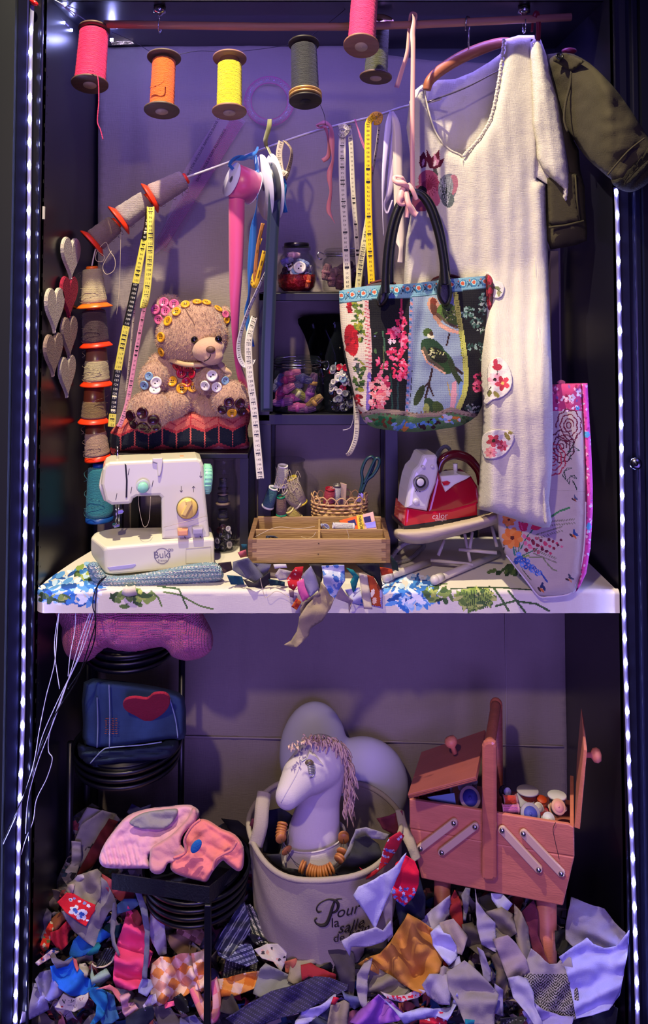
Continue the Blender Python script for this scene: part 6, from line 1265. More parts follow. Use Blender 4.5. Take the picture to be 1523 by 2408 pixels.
wire('braided_cable', 'white braided iron cord looping on the board beside the wooden tray', [on(*p, .006) for p in [(922, 1325), (960, 1316), (985, 1295), (996, 1280)]]+[P(960, 1276, .22), P(935, 1292, .20), P(920, 1312, .16)], .0055, CORDM, cat='cord')
wire('braided_cable', 'braided cord rising behind the iron handle', [P(1022, 1078, .2), P(1035, 1058, .2), P(1048, 1050, .2), P(1058, 1062, .2), P(1045, 1080, .2)], .005, CORDM, cat='cord')
b = MB().box(on(1100, 1300)+Vector((0, .12, 0)), on(1100, 1300)+Vector((.05, .15, .035)), bev=.004); b.build('plug_block', mat('black_plug', '#0c0c14', rough=.3), label='black plug block under the miniature ironing board', cat='plug')
# ================================================================ lower compartment: round-tray stand
PS = mat('stand_black_metal', '#0d0e18', rough=.35, spec=.6)
def tray(cx, cyb, Y, rpx, par, n=3, name='round_tray'):
    """stepped round tray; cyb = pixel row of its lowest front edge"""
    s_ = mp(Y); r = rpx*s_; c = P(cx, cyb, Y-r*.8); x0 = P(cx, cyb, Y).x; z = c.z; b = MB(); M = Matrix.Translation((x0, Y, z)); pr = []
    for k in range(n):
        rr_ = r*(.93+.025*k); zz_ = k*.019; b.lathe([(rr_-.004, zz_), (rr_+.002, zz_), (rr_+.003, zz_+.008), (rr_-.002, zz_+.009), (rr_-.004, zz_)], M, 64)
    b.lathe([(r*.86, .0), (r*.86, n*.019-.004)], M, 64); b.lathe([(0, n*.019-.008), (r*.9, n*.019-.008), (r*.9, n*.019-.005), (0, n*.019-.005)], M, 64)
    b.build(name, PS, par); return Vector((x0, Y, z+n*.019))
t = T('plant_stand', 'black metal stand with round trays at the left of the lower compartment', 'stand', (P(300, 2300, .22).x, .24, 0))
tr1 = tray(305, 1578, .23, 104, t); tr2 = tray(300, 1848, .21, 124, t)
for x, Y, yt in ((428, .285, 1545), (166, .22, 1745), (208, .33, 1560)):
    p = P(x, yt, Y); MB().tube([(p.x, Y, 0), (p.x, Y, p.z)], .0085, 12).build('post', PS, t)
t = T('black_stool', 'angular black metal frame with ringed round tray, carrying the pink sweaters', 'stool', (P(465, 2250, .1).x, .13, 0))
tr3 = tray(462, 2172, .10, 119, t, 4)
FR = [(260, 2052), (491, 2084), (556, 2026), (570, 2034), (498, 2128), (264, 2078)]
b = MB(); A_, B_, C_ = P(262, 2054, .02), P(492, 2086, -.045), P(566, 2024, .09); hh = Vector((0, 0, -.036))
for a, c in ((A_, B_), (B_, C_)):
    n_ = (c-a).cross(Vector((0, 0, 1))).normalized()*.003; b.hull([a, c, a+hh, c+hh, a-n_, c-n_, a+hh-n_, c+hh-n_], .0008)
b.build('corner_frame', mat('textured_black_metal', '#10121c', rough=.5, bump='leather', bs=.7, bd=.5), t)
p = P(489, 2124, -.043); MB().box((p.x-.0075, -.050, .02), (p.x+.0075, -.036, p.z), bev=.002).build('leg', PS, t)
# pink knitted sweater
kn = mat('pink_knit', '#ff78a8', rough=.95, bump='knit', bs=1.3, bd=1.0, var=.12, vs=30, sheen=.3)
so = sm([(150, 1415), (146, 1476), (145, 1505), (156, 1540), (182, 1556), (212, 1553), (235, 1536), (252, 1524), (277, 1532), (320, 1534), (352, 1526), (380, 1522), (394, 1530), (406, 1545), (438, 1554), (470, 1548), (490, 1536), (500, 1518), (498, 1484), (476, 1442), (466, 1415)], 3)
def swf(x, y):
    f = .010*fbm(x, y, .014, 3)
    for cx in (215, 262, 390, 430): f -= .010*math.exp(-((x-cx-.15*(y-1480))/13)**2)*(1+.5*math.sin(y*.22))
    return f+.0022*math.sin(x*1.05)*math.cos(y*.0)*.5+.002*math.sin(y*.9)
puff('knitted_sweater', so, flat(.16), kn, sp=3.2, depth=.12, rad=60, back=.5, fold=swf, label='bright pink cable-knit sweater folded on the upper round tray under the board', cat='sweater')
# jeans
DN = lambda n, c, v=.25: mat('denim_'+n, c, rough=.85, bump='weave', bs=.9, bd=.4, var=v, vs=9)
t = T('folded_jeans', 'folded blue jeans on the middle round tray', 'jeans', P(310, 1810, .18))
def jf(x, y): return .006*fbm(x, y, .015, 2)-.008*math.exp(-((x-230)/5)**2)-.005*math.exp(-((x-256)/4)**2)
puff('upper_leg', sm([(197, 1604), (250, 1598), (330, 1608), (400, 1622), (433, 1640), (437, 1700), (434, 1736), (400, 1742), (330, 1752), (256, 1762), (200, 1756), (195, 1700)], 2), flat(.19), DN('mid', '#2c4668', .4), t, sp=5, depth=.10, rad=14, fold=jf)
puff('lower_leg', sm([(183, 1745), (200, 1752), (300, 1756), (390, 1738), (420, 1740), (412, 1770), (380, 1790), (320, 1796), (250, 1806), (222, 1812), (200, 1798), (184, 1778)], 2), flat(.17), DN('dark', '#14243c'), t, sp=6, depth=.09, rad=18, fold=lambda x, y: .010*math.sin(y*.35+x*.03)+.004*fbm(x, y, .03))
b = MB()
for pts in ([(228, 1640), (230, 1700), (228, 1758)], [(256, 1610), (258, 1680), (257, 1758)], [(398, 1640), (412, 1690), (418, 1735)], [(212, 1795), (240, 1765), (260, 1758), (330, 1752), (380, 1745)]): b.tube(cr([P(x, y, .072) for x, y in pts], 5), .0014, 5)
b.build('stitching', mat('jeans_stitch', '#8090b0', rough=.8), t)
b = MB(); q = random.Random(2)
for i in range(4):
    for k in range(8): x = 247+i*8+q.uniform(-1, 1); y = 1690+k*5; b.tube([P(x, y, .076), P(x+q.uniform(3, 6), y+q.uniform(-1, 1), .076)], .0008, 4)
b.build('embroidered_mark', mat('rust_stitch', '#b05830', rough=.8), t)
hm = horiz(P(340, 1665, .07).z)
ho = [(340+60*u*1.0, 1665-36*(w_-.02)*2*.95) for u, w_ in heart_pts(36)]
b = MB(); ho = sm([(288, 1658), (296, 1646), (318, 1642), (345, 1645), (360, 1634), (384, 1632), (398, 1642), (397, 1662), (380, 1682), (348, 1698), (318, 1684), (296, 1672)], 3)
b.prism(ho, plane(340, 1665, .058, 0, -35), .007, .002); b.build('felt_heart', MC['felt_crimson'], label='large crimson felt heart lying on the folded jeans', cat='heart decoration')
# folded sweaters on the front stool
PKS = lambda n, c: mat('jersey_'+n, c, rough=.9, bump='felt', bd=.25, var=.05, vs=30, sheen=.2)
t = T('lilac_pink_top', 'pale pink folded top with a grey patch on the black stool', 'clothes', P(340, 2050, .06))
ribf = lambda x, y: .006*math.sin((x-.25*(y-2000))*.45)*max(0, min(1, (y-1965)/60))*max(0, min(1, (350-x)/40))+.012*fbm(x, y, .012, 6)-.012*abs(fbm(x+y, y-x*.6, .02, 2))+.006*fbm(x, y, .045, 2)+.0015*fbm(x, y, .15, 4)
puff('folded_body', sm([(233, 2018), (245, 1985), (270, 1950), (300, 1918), (345, 1902), (400, 1895), (440, 1892), (455, 1896), (468, 1908), (462, 1932), (420, 1962), (385, 1990), (350, 2010), (352, 2040), (330, 2042), (262, 2042), (240, 2036)], 3), plane(345, 2040, .03, 0, 38), PKS('lilacpink', '#d8a0b4'), t, sp=4, depth=.024, rad=11, fold=ribf)
puff('grey_patch', sm([(304, 1934), (322, 1918), (350, 1908), (400, 1902), (418, 1904), (412, 1925), (388, 1948), (350, 1950), (318, 1945)], 3), plane(345, 2040, -.002, 0, 38), PKS('greymarl', '#8a8488'), t, sp=5, depth=.004, rad=6, fold=ribf)
puff('rosy_sleeve', sm([(352, 2010), (360, 1990), (400, 1965), (440, 1925), (452, 1900), (462, 1905), (460, 1930), (432, 1960), (425, 1985), (440, 2005), (412, 2028), (395, 2030), (385, 2050), (368, 2056), (352, 2045)], 3), plane(400, 2040, -.008, 0, 34), PKS('rosy', '#cc8c94'), t, sp=4, depth=.018, rad=8, fold=lambda x, y: .008*fbm(x, y, .03, 9)-.012*abs(fbm(x+y, y-x, .02, 7)))
t = T('salmon_top', 'salmon pink folded top with a small blue leaf on the black stool', 'clothes', P(480, 2070, .04))
SALM = PKS('salmon', '#dc7a78')
puff('folded_body', sm([(400, 2040), (408, 2015), (440, 2000), (432, 1970), (452, 1940), (470, 1926), (492, 1930), (520, 1948), (552, 1962), (572, 1990), (573, 2028), (568, 2045), (556, 2048), (532, 2030), (522, 2024), (500, 2050), (486, 2074), (470, 2072), (440, 2064), (412, 2054)], 3), plane(485, 2050, .0, 0, 32), SALM, t, sp=4, depth=.024, rad=11, fold=lambda x, y: .012*fbm(x, y, .016, 13)-.016*abs(fbm(x-y, y*.7, .018, 3))+.006*fbm(x, y, .045, 2)+.0015*fbm(x, y, .15, 4)-.008*math.exp(-((x-500+.7*(y-2040))/6)**2)*(y > 1990))
b = MB(); b.tube(cr([P(x, y, -.030) for x, y in [(408, 2018), (436, 2004), (434, 1975), (450, 1945), (470, 1928)]], 6), .003, 6); b.tube(cr([P(x, y, -.036) for x, y in [(500, 2046), (506, 2022), (522, 2010), (545, 1998), (556, 1980)]], 6), .0028, 6); b.build('neck_hem', SALM, t)
MB().ball(P(461, 1990, -.032), (.010, .003, .017), Matrix.Rotation(R(35), 3, 'Y')).build('blue_leaf', mat('blue_patch', '#1c68a8', rough=.9, bump='felt'), t)
# ================================================================ white two-lobed form, plush horse
def E2(x, y, Y, rx_, ry_, rd, a=0): s_ = mp(Y); return (P(x, y, Y), (rx_*s_, rd*s_, ry_*s_), Matrix.Rotation(R(a), 3, 'Y'))
blob('rounded_form', [E2(736, 1768, .385, 79, 112, 50, 4), E2(852, 1848, .38, 107, 108, 55), E2(770, 1860, .385, 90, 110, 45)], mat('form_white', '#c4c4d4', rough=.55), None, vox=.006, smooth=14, label='large smooth white form with two rounded lobes standing behind the horse', cat='form')
t = T('plush_horse', 'white cloth horse head with raffia mane and bead necklace in the fabric bin', 'stuffed toy', P(735, 2040, .12))
HS = mat('horse_cloth', '#c9c0c4', rough=.85, bump='linen', bs=2.5, bd=.25)
hb = []
def cap(a, b_, n=8):
    for k in range(n+1):
        u = k/n; hb.append(E2(*[a[i]+(b_[i]-a[i])*u for i in range(3)], a[3]+(b_[3]-a[3])*u, a[3]+(b_[3]-a[3])*u, (a[3]+(b_[3]-a[3])*u)*.85))
cap((752, 1792, .13, 58), (708, 1826, .09, 45)); cap((708, 1826, .09, 45), (676, 1872, .04, 29)); cap((760, 1800, .14, 54), (752, 1880, .15, 46)); cap((752, 1880, .15, 46), (738, 1960, .14, 60)); cap((738, 1960, .14, 60), (736, 2020, .14, 66), 5)
HB_ = blob('head_and_neck', hb, HS, t, vox=.004, smooth=10); HSF = surf(HB_); hp_ = lambda x, y, l=.001: snap(HSF, x, y, l)[0]
b = MB(); b.tube([hp_(x, y, .0002) for x, y in sm([(712, 1760), (710, 1785), (702, 1810), (688, 1838), (672, 1866), (660, 1888), (672, 1866), (688, 1838), (702, 1810), (710, 1785)], 4)[:24]], .0011, 5); b.build('nose_seam', mat('seam_lilac', '#b8b0c0'), t)
b = MB(); b.ball(hp_(727, 1795, -.001), (.011, .006, .009)); b.build('eye', mat('horse_eye', '#5c5040', rough=.3), t)
b = MB(); b.prism([(727, 1772), (742, 1780), (760, 1800), (742, 1796), (728, 1790), (718, 1792)], (lambda Y_: flat(Y_))(hp_(740, 1788, .005).y), .010, .001); b.build('eyelid', HS, t)
b = MB()
for k in range(7): b.tube([hp_(721+k*.6, 1799+k*3.6, .003), hp_(737+k*.3, 1797+k*3.6, .003)], .0011, 5)
for pts in ([(738, 1797), (740, 1812), (734, 1826), (727, 1829)], [(709, 1792), (722, 1783), (729, 1782)]): b.tube(cr([hp_(x, y, .002) for x, y in pts], 4), .0014, 5)
b.build('eyelashes', mat('silver_thread', '#a8a8b8', rough=.3, metal=.6), t)
b = MB(); q = random.Random(9)
cre = cr([P(688, 1756, .06), P(712, 1738, .09), P(745, 1732, .11), P(780, 1736, .12), P(806, 1756, .13), P(820, 1795, .14), P(822, 1840, .15), P(816, 1890, .16)], 14)
for k, c in enumerate(cre):
    u = k/len(cre)
    for j in range(4 if u > .2 else 1):
        L_ = (.007+.007*min(1, max(0, (u-.2)*2)))*q.uniform(.6, 1.4); d0 = Vector((q.uniform(-.5, .9)*(.6+u), q.uniform(-.9, -.1), q.uniform(.2, .8)*(1-u*1.3)-u*.9)).normalized()
        c0 = c+Vector((q.uniform(-.010, .006), q.uniform(-.02, .005), q.uniform(-.006, .006))); p1 = c0+d0*L_*.5; p2 = p1+(d0+Vector((.3, 0, -1.1))).normalized()*L_*.7; p3 = p2+Vector((q.uniform(-.3, .5), 0, -1)).normalized()*L_*(.5+u*.8)
        ribbon(b, [c0, p1, p2, p3], .0034, q.uniform(0, 90), 3, 1)
b.build('mane', mat('raffia', '#d8b8a4', rough=.8), t, solid=.0006, kind='stuff')
nc = lambda a, z, r=.074, k=.9: Vector((P(738, 2000, .13).x+r*math.cos(a), .14+r*k*math.sin(a), z))
zc = P(738, 2030, .07).z
b = MB(); b.grid(lambda u, v: nc(2*math.pi*u, zc+.012*math.cos(2*math.pi*u+.5)+(.018-.045*v), .074+.012*v), 48, 4, closed_u=True); b.build('collar', HS, t, solid=.002)
b = MB(); b.tube([nc(2*math.pi*k/40, zc+.012*math.cos(2*math.pi*k/40+.5)+.018, .076) for k in range(40)], .002, 6, True); b.build('collar_edge', HS, t)
t = T('bead_necklace', 'necklace of flat orange-brown wooden beads round the horse neck', 'necklace', P(760, 2060, .03))
bd = mat('bead_wood', '#b0703c', rough=.45, bump='wood', bd=.1, var=.1, vs=40)
path = cr([P(664, 1938, .12), P(660, 1968, .10), P(670, 1992, .07), P(690, 2024, .045), P(722, 2044, .03), P(750, 2052, .02), P(776, 2044, .02), P(796, 2024, .035), P(806, 1994, .06), P(808, 1962, .10)], 24)
al = [0]
for i in range(1, len(path)): al.append(al[-1]+(path[i]-path[i-1]).length)
b0 = None
rngs = [(0, .13), (.22, .24), (.40, .45), (.475, .69), (.75, .79), (.82, .85), (.95, .99)]
tot = al[-1]; s0 = 0; MB().tube(path[::3], .0008, 4).build('string', mat('dark_string', '#2a2430'), t)
while s0 < tot:
    u = s0/tot
    if any(a <= u <= c for a, c in rngs):
        i = min(len(path)-2, max(j for j in range(len(al)) if al[j] <= s0)); p = path[i]; d = (path[i+1]-path[i]).normalized(); M, _ = aim(p, p+d)
        if b0 is None: b0 = MB().lathe([(.003, -.0028), (.012, -.0024), (.0135, 0), (.012, .0024), (.003, .0028)], None, 24).build('bead', bd, t); o = b0
        else: o = b0.copy(); COL.objects.link(o); o.parent = t
        M.translation = p-t.location; o.matrix_local = M
    s0 += .0062
# ================================================================ fabric storage bin
t = T('fabric_bin', 'round beige linen storage bin with French lettering', 'storage bin', P(765, 2235, .1))
BC = Vector((P(764, 1950, .15).x, .15, 0)); BR = .188; BZ = P(764, 2066, -.035).z; BZ0 = .215
def binp(a, v, dr=0):
    r = BR+dr-(.028*v**1.5)+.004*math.sin(3*a+5*v)*v; x = BC.x+r*math.cos(a); y = BC.y+r*.98*math.sin(a); z = BZ+(BZ0-BZ)*v+.010*(1-v)*math.cos(2*a+.6)-.004*math.sin(5*a)*(1-v)
    return Vector((x, y, z))
LB = mat('bin_linen', '#a4998a', rough=.9, bump='linen', bs=2.2, bd=.35, var=.06, vs=12)
b = MB(); b.grid(lambda u, v: binp(2*math.pi*u, v)+Vector((math.cos(2*math.pi*u), math.sin(2*math.pi*u), 0))*.005*fbm(9*math.cos(6.28*u), 9*math.sin(6.28*u)+v*8, .35, 2), 96, 24, closed_u=True); b.build('body', LB, t, solid=.003)
b = MB(); b.tube([binp(2*math.pi*k/72, 0) for k in range(72)], .0062, 10, True); b.build('rolled_rim', LB, t)
b = MB(); vs = [binp(2*math.pi*k/48, .97) for k in range(48)]; b.add(vs, [list(range(48))]); b.build('bottom', LB, t, solid=.003)
for pts, tw in (([(622, 1862, .13), (616, 1900, .10), (612, 1945, .08), (600, 1990, .07)], 0), ([(940, 1905, .15), (950, 1950, .11), (966, 1985, .08), (980, 2022, .065)], 35)):
    b = MB(); ribbon(b, [P(*p) for p in pts], .033 if not tw else .024, tw, 8, 4, curl=.15); b.build('strap_handle', LB, t, solid=.003)
def onbin(px, py):
    q_ = P(px, py, -.03); v = max(0, min(1, (BZ-q_.z)/(BZ-BZ0))); r = BR-(.028*v**1.5); dx = min(r*.99, abs(q_.x-BC.x)); return Vector((q_.x, BC.y-math.sqrt(r*r-dx*dx)*.98-.0045, q_.z))
INK = mat('ink_dark', '#1c1618', rough=.8)
b = MB()
for w_, x, y, sz, it in (('our', 820, 2145, .040, .25), ('la', 788, 2171, .034, 0), ('salle', 828, 2187, .038, .3), ('de', 797, 2211, .030, .05), ('bain', 846, 2208, .034, .25)):
    vs, fs = glyphs(w_); b.add([onbin(x+(v[0]+it*v[1])*sz*1000*.95, y-v[1]*sz*1000) for v in vs], fs)
b.build('lettering', INK, t)
b = MB()
def stroke(pts, rs): q_ = cr([(x, y, 0) for x, y in pts], 8); rr_ = cr([(r, 0, 0) for r in rs], 8); b.tube([onbin(p.x, p.y) for p in q_], [max(.0004, p.x) for p in rr_], 6)
stroke([(804, 2112), (790, 2112), (782, 2128), (776, 2150), (768, 2170), (756, 2176), (744, 2172), (740, 2164), (745, 2158)], [.0008, .0016, .0034, .0040, .0038, .0026, .0016, .0018, .0012])
stroke([(756, 2140), (748, 2142), (744, 2134), (752, 2120), (772, 2110), (790, 2116), (795, 2128), (790, 2140), (777, 2146)], [.0008, .0018, .0014, .0012, .0014, .0030, .0034, .0026, .0008])
b.build('initial_letter', INK, t)
# ================================================================ cantilever wooden sewing box
BP = plane(962, 1880, .105, -17); bo = lambda o_: (lambda f: (setattr(f, 'n', BP.n), f)[1])(lambda x, y, d=0: BP(x, y, d+o_))
SW = mat('sewing_box_wood', '#c47462', rough=.45, bump='wood', bd=.2, var=.13, vs=9); SWD = mat('sewing_box_edge', '#a05848', rough=.5, bump='wood', bd=.2, var=.15, vs=30); SWP = mat('sewing_box_arm', '#c8a898', rough=.5)
t = T('sewing_box', 'reddish wooden cantilever sewing box with open lids, tall handle and legs', 'sewing box', BP(1150, 2130, .1))
D_ = .20
def panel(poly, o_, dep, nm, m=SW, bev=.002, par=None): return MB().prism(poly, bo(o_), dep, bev).build(nm, m, par or t)
up = [(962, 1880), (1130, 1906), (1170, 1913), (1336, 1939), (1348, 1946), (1350, 2014), (1160, 1984), (963, 1947)]
lo = [(963, 1949), (1160, 1986), (1350, 2016), (1323, 2131), (1160, 2098), (990, 2066), (978, 2010)]
panel(up, 0, .009, 'upper_front_panel'); panel(up, D_, .009, 'upper_back_panel', SWD)
b = MB()
F1 = [BP(*p, 0) for p in lo]; b.hull(F1+[f+BP.n*(D_+.009) for f in F1], .003); b.build('lower_tray', SW, t)
for pts, nm in (([(962, 1880), (963, 1947)], 'left_end'), ([(1349, 1946), (1350, 2014)], 'right_end')):
    a, c = BP(*pts[0], .004), BP(*pts[1], .004); sx = (BP(1348, 1946)-BP(962, 1880)).normalized()*(.009 if nm == 'left_end' else -.009)
    MB().hull([a, c, a+sx, c+sx, a+BP.n*D_, c+BP.n*D_, a+sx+BP.n*D_, c+sx+BP.n*D_], .0015).build(nm, SW, t)
cdv = [(1146, 1916), (1152, 1917), (1152, 1980), (1146, 1979)]; panel(cdv, .005, D_, 'centre_divider', SWD)
bt = [(966, 1944), (1346, 2010), (1346, 2013), (966, 1947)]; panel(bt, .005, D_, 'tray_bottom', SWD)
# end-grain rim of the front panel
# lids: left one half-raised, right one upright
lidm = mat('lid_wood', '#94504c', rough=.4, bump='wood', bd=.1, var=.08, vs=8)
Lp = [P(958, 1868, .03), P(1118, 1826, -.0), P(1140, 1716, .22), (P(990, 1768, .25))]
nn = (Lp[1]-Lp[0]).cross(Lp[2]-Lp[0]).normalized(); ry = Lp[3]-CAMP; Lp[3] = CAMP+ry*((Lp[0]-CAMP).dot(nn)/ry.dot(nn)); nn = nn if nn.z > 0 else -nn
o = MB().hull(Lp+[p-nn*.010 for p in Lp], .0012).build('lid', lidm, t)
b = MB()
for k in (1, 2): b.tube([Lp[0]-nn*.010*k/3+Vector((0, -.0012, 0)), Lp[1]-nn*.010*k/3+Vector((0, -.0012, 0))], .0007, 4)
b.build('plywood_lines', SWD, o)
kp_ = P(1068, 1768, .13); b = MB(); M, _ = aim(kp_, kp_+nn*.03); b.lathe([(.006, -.004), (.006, .010), (.0145, .018), (.016, .026), (.012, .033), (0, .036)], M, 24); b.build('lid_knob', SW, o)
Rp = [P(1350, 1948, -.02), P(1362, 1948, -.03), P(1380, 1762, -.03), P(1378, 1700, .10), P(1366, 1664, .19), P(1352, 1760, .16)]
o = MB().hull([P(1350, 1946, -.01), P(1363, 1950, -.025), P(1380, 1764, -.025), P(1372, 1762, -.02), P(1366, 1664, .17), P(1372, 1690, .15), P(1352, 1900, .15), P(1356, 1780, .17)], .001).build('lid', SW, t)
b = MB(); a = P(1376, 1775, .06); c = P(1402, 1776, .055); M, _ = aim(a, c); b.lathe([(.006, 0), (.006, .012), (.0145, .018), (.016, .027), (.012, .034), (0, .037)], M, 24); b.build('lid_knob', SW, o)
# handle
ra = [(1132, 1756), (1136, 1747), (1145, 1743), (1156, 1743), (1164, 1748), (1167, 1758), (1167, 2066), (1160, 2074), (1140, 2074), (1132, 2066)]
panel(ra, -.020, .018, 'handle_post', mat('handle_wood', '#b06458', rough=.28, coat=.3, bump='wood', bd=.1, var=.08, vs=14), .007)
hf = BP(1150, 1760, -.010); hb_ = hf+BP.n*(D_+.030)
ztop = P(1166, 1656, hb_.y).z; hb2 = Vector((P(1166, 1660, hb_.y).x, hb_.y, ztop))
MB().tube([hb2+Vector((0, 0, -.36)), hb2], .016, 18).ball(hb2, .016).build('rear_post', SWD, t)
MB().tube(cr([hf+Vector((0, .01, -.01)), hf.lerp(hb2, .5), hb2], 4), .013, 16).build('grip_bar', SWD, t)
for (a, c) in (((1066, 1936), (988, 1996)), ((1116, 1945), (1038, 2005)), ((1180, 1953), (1266, 2046)), ((1230, 1961), (1319, 2055))):
    dx, dy = c[0]-a[0], c[1]-a[1]; L_ = math.hypot(dx, dy); ux, uy = dx/L_, dy/L_; pts = []
    for k in range(9): an = math.pi*k/8; pts.append((c[0]+9*(ux*math.sin(an)-uy*math.cos(an)), c[1]+9*(uy*math.sin(an)+ux*math.cos(an))))
    for k in range(9): an = math.pi*k/8; pts.append((a[0]+9*(-ux*math.sin(an)+uy*math.cos(an)), a[1]+9*(-uy*math.sin(an)-ux*math.cos(an))))
    ar = panel(pts, -.012, .008, 'swing_arm', SWP, .002)
    for e in (a, c): p = BP(*e, -.012); M, _ = aim(p, p-BP.n*.01); MB().lathe([(.0062, 0), (.0055, .0025), (.003, .004), (0, .0045)], M, 18).build('screw', CHROME, ar)
for xt, xb, ytop, w_ in ((1040, 1034, 2070, 19), (1284, 1284, 2110, 23)):
    a = BP(xt, ytop, .05); MB().tube([a, Vector((P(xb, 2200, a.y).x, a.y-.01, .10))], [w_*mp(a.y), w_*mp(a.y)*.8], 18).build('leg', SW, t)
# spools inside
def sspool(label, x, y, o_, ax, rpx, L, nm, c, fl='#c8a888', disc=None, flw=1.18):
    p = BP(x, y, o_); s_ = mp(p.y); r = rpx*s_; tt = T('sewing_spool', label, 'spool', p, 'spools in the sewing box'); M, _ = aim(p, p+Vector(ax))
    MB().lathe([(r*.8, -L), (r, -L+.002), (r, -.003), (r*.8, -.002)], M, 24).build('wound_thread', THR(nm, c), tt)
    MB().lathe([(0, 0), (r*flw*.95, 0), (r*flw, -.0015), (r*flw, -.004), (r*.7, -.006), (r*.7, -L+.004), (r*flw, -L+.002), (r*flw, -L), (0, -L)], M, 28).build('core', mat('spool_core_'+fl[1:], fl, rough=.5), tt)
    if disc: MB().lathe([(0, .0004), (r*.85, .0004), (r*.85, .0012), (0, .0012)], M, 24).lathe([(0, .002), (r*.2, .002), (r*.2, .001), (0, .001)], M, 12).build('label_disc', mat('disc_'+disc[1:], disc, rough=.6), tt)
V = (0, -.75, .66)
sspool('large dark red spool at the back of the open right tray', 1240, 1857, .09, (0, .1, 1), 21, .03, 'darkred', '#8c0c14', '#a09898')
sspool('clear-topped grey spool in front of the dark red one', 1234, 1880, .07, (0, -.5, .9), 18, .03, 'greyspool', '#6a6468', '#8c8894')
sspool('orange thread spool standing in the middle of the right tray', 1274, 1878, .08, (.1, -.2, 1), 11, .04, 'burnt', '#b83c0c', '#a83810', None, 1.05)
sspool('black spool with a white rim at the right end of the tray', 1309, 1868, .08, (0, .1, 1), 18, .03, 'blk', '#0c1018', '#c0bcc0')
sspool('pink-topped wooden spool of blue thread at the right end', 1313, 1897, .04, V, 13, .032, 'bluesp', '#144460', '#c09078', '#d09088', 1.25)
sspool('silver spool with a blue and white printed label', 1247, 1914, .02, V, 18, .03, 'silversp', '#8c8898', '#8c8494', '#4048a0', 1.25)
sspool('small cream-topped spool behind the printed-label spool', 1267, 1900, .04, (.2, -.7, .6), 10, .03, 'creamsp', '#9c8c74', '#b8b0a0', '#a8a088', 1.2)
sspool('small white-topped spool at the front edge of the right tray', 1290, 1926, .018, V, 12, .02, 'whsp', '#989098', '#b8b4b8', '#c8c8c8', 1.2)
sspool('orange-red spool lying on its side at the left of the right tray', 1216, 1883, .06, (1, 0, 0), 11, .034, 'orred', '#c02c10', '#8c5c6c')
sspool('pink spool lying in front of the orange-red one', 1220, 1902, .035, (1, 0, 0), 9, .040, 'pksp', '#c8689c', '#b87890')
sspool('small black spool with lilac core at the back left', 1193, 1863, .08, (.3, -.8, .4), 11, .02, 'bks', '#18141c', '#18141c', '#a098c0', 1.1)
sspool('red thread low at the front right of the tray', 1287, 1912, .05, (1, .2, 0), 9, .03, 'redlow', '#8c1424', '#8c1424')
sspool('wooden spool with a navy printed label under the left lid', 1105, 1876, .03, V, 20, .03, 'nvsp', '#14141c', '#9c8084', '#30307c', 1.2)
sspool('red spool under the raised left lid', 1062, 1850, .10, (1, -.2, .2), 13, .05, 'rdsp', '#a00c20', '#b0a8b8')
sspool('white cone-shaped spool leaning under the left lid', 1092, 1846, .08, (-.3, -.2, 1), 14, .05, 'whc', '#a8a0c0', '#a8a0c0')
sspool('small white spool at the right of the left compartment', 1112, 1835, .10, (0, -.3, 1), 9, .03, 'whc2', '#9890b8', '#9c98b0')
sspool('dark red spool at the far left under the lid', 1022, 1872, .06, (1, -.1, .1), 10, .04, 'rdsp2', '#780c1c', '#780c1c')
b = MB(); b.hull([bo(.02)(*p) for p in [(1003, 1874), (1068, 1864), (1072, 1892), (1020, 1888)]]+[bo(.05)(*p) for p in [(1003, 1874), (1068, 1864), (1072, 1892), (1020, 1888)]], .002); b.build('card_band', mat('pale_blue_card', '#7c9cb8', rough=.6), label='pale blue card sleeve at the front of the left compartment', cat='card')
wire('loose_thread', 'dark thread hanging over the front of the sewing box, right', [BP(*p, -.002) for p in [(1306, 1934), (1300, 1950), (1304, 1975), (1312, 2010), (1314, 2020)]], .0006, mat('dark_string', '#2a2430'), cat='thread')
# ================================================================ cloth offcuts
ZN = {'A': (40, 1960, 4.76), 'B': (300, 2060, 4.48), 'C': (600, 2130, 4.231), 'D': (900, 2040, 4.479), 'E': (1180, 2080, 4.44), 'U': (480, 1280, 3.173), 'P': (0, 0, 1)}
CM = {}
RAGV = mat('rag_print', vcol=True, rough=.9, bump='linen', bs=3, bd=.3)
def RM(c): return mat('rag_'+c[1:], c, rough=.88, bump='linen', bs=3, bd=.3, var=.06, vs=25)
def stripes(a, w_, base, cols):
    """stripe pattern at angle a"""
    ca, sa = math.cos(R(a)), math.sin(R(a)); cs = [np.array(hx(c)) for c in cols]
    def f(X, Y, C):
        k = (X*ca+Y*sa)/w_; fr = k-np.floor(k)
        for i, c in enumerate(cs): C[(fr > .18*i+.1*i) & (fr < .18*i+.1*i+.16)] = c
        return C
    return paint(base, [('f', f)])
def checks(a, w_, base, c1, c2):
    ca, sa = math.cos(R(a)), math.sin(R(a)); k1, k2 = np.array(hx(c1)), np.array(hx(c2))
    def f(X, Y, C):
        u = np.floor((X*ca+Y*sa)/w_) % 2; v = np.floor((-X*sa+Y*ca)/w_) % 2; C[(u+v) == 1] = k1; C[(u+v) == 2] = k2; return C
    return paint(base, [('f', f)])
def floral(base, cols, box, n, seed, r0=3, r1=7):
    q = random.Random(seed); return paint(base, [('e', q.uniform(box[0], box[2]), q.uniform(box[1], box[3]), q.uniform(r0, r1), q.uniform(r0*.6, r1*.8), q.uniform(0, 90), q.choice(cols)) for _ in range(n)])
def heapY(py): return .17-(py-2000)/400*.16
RN = [0]
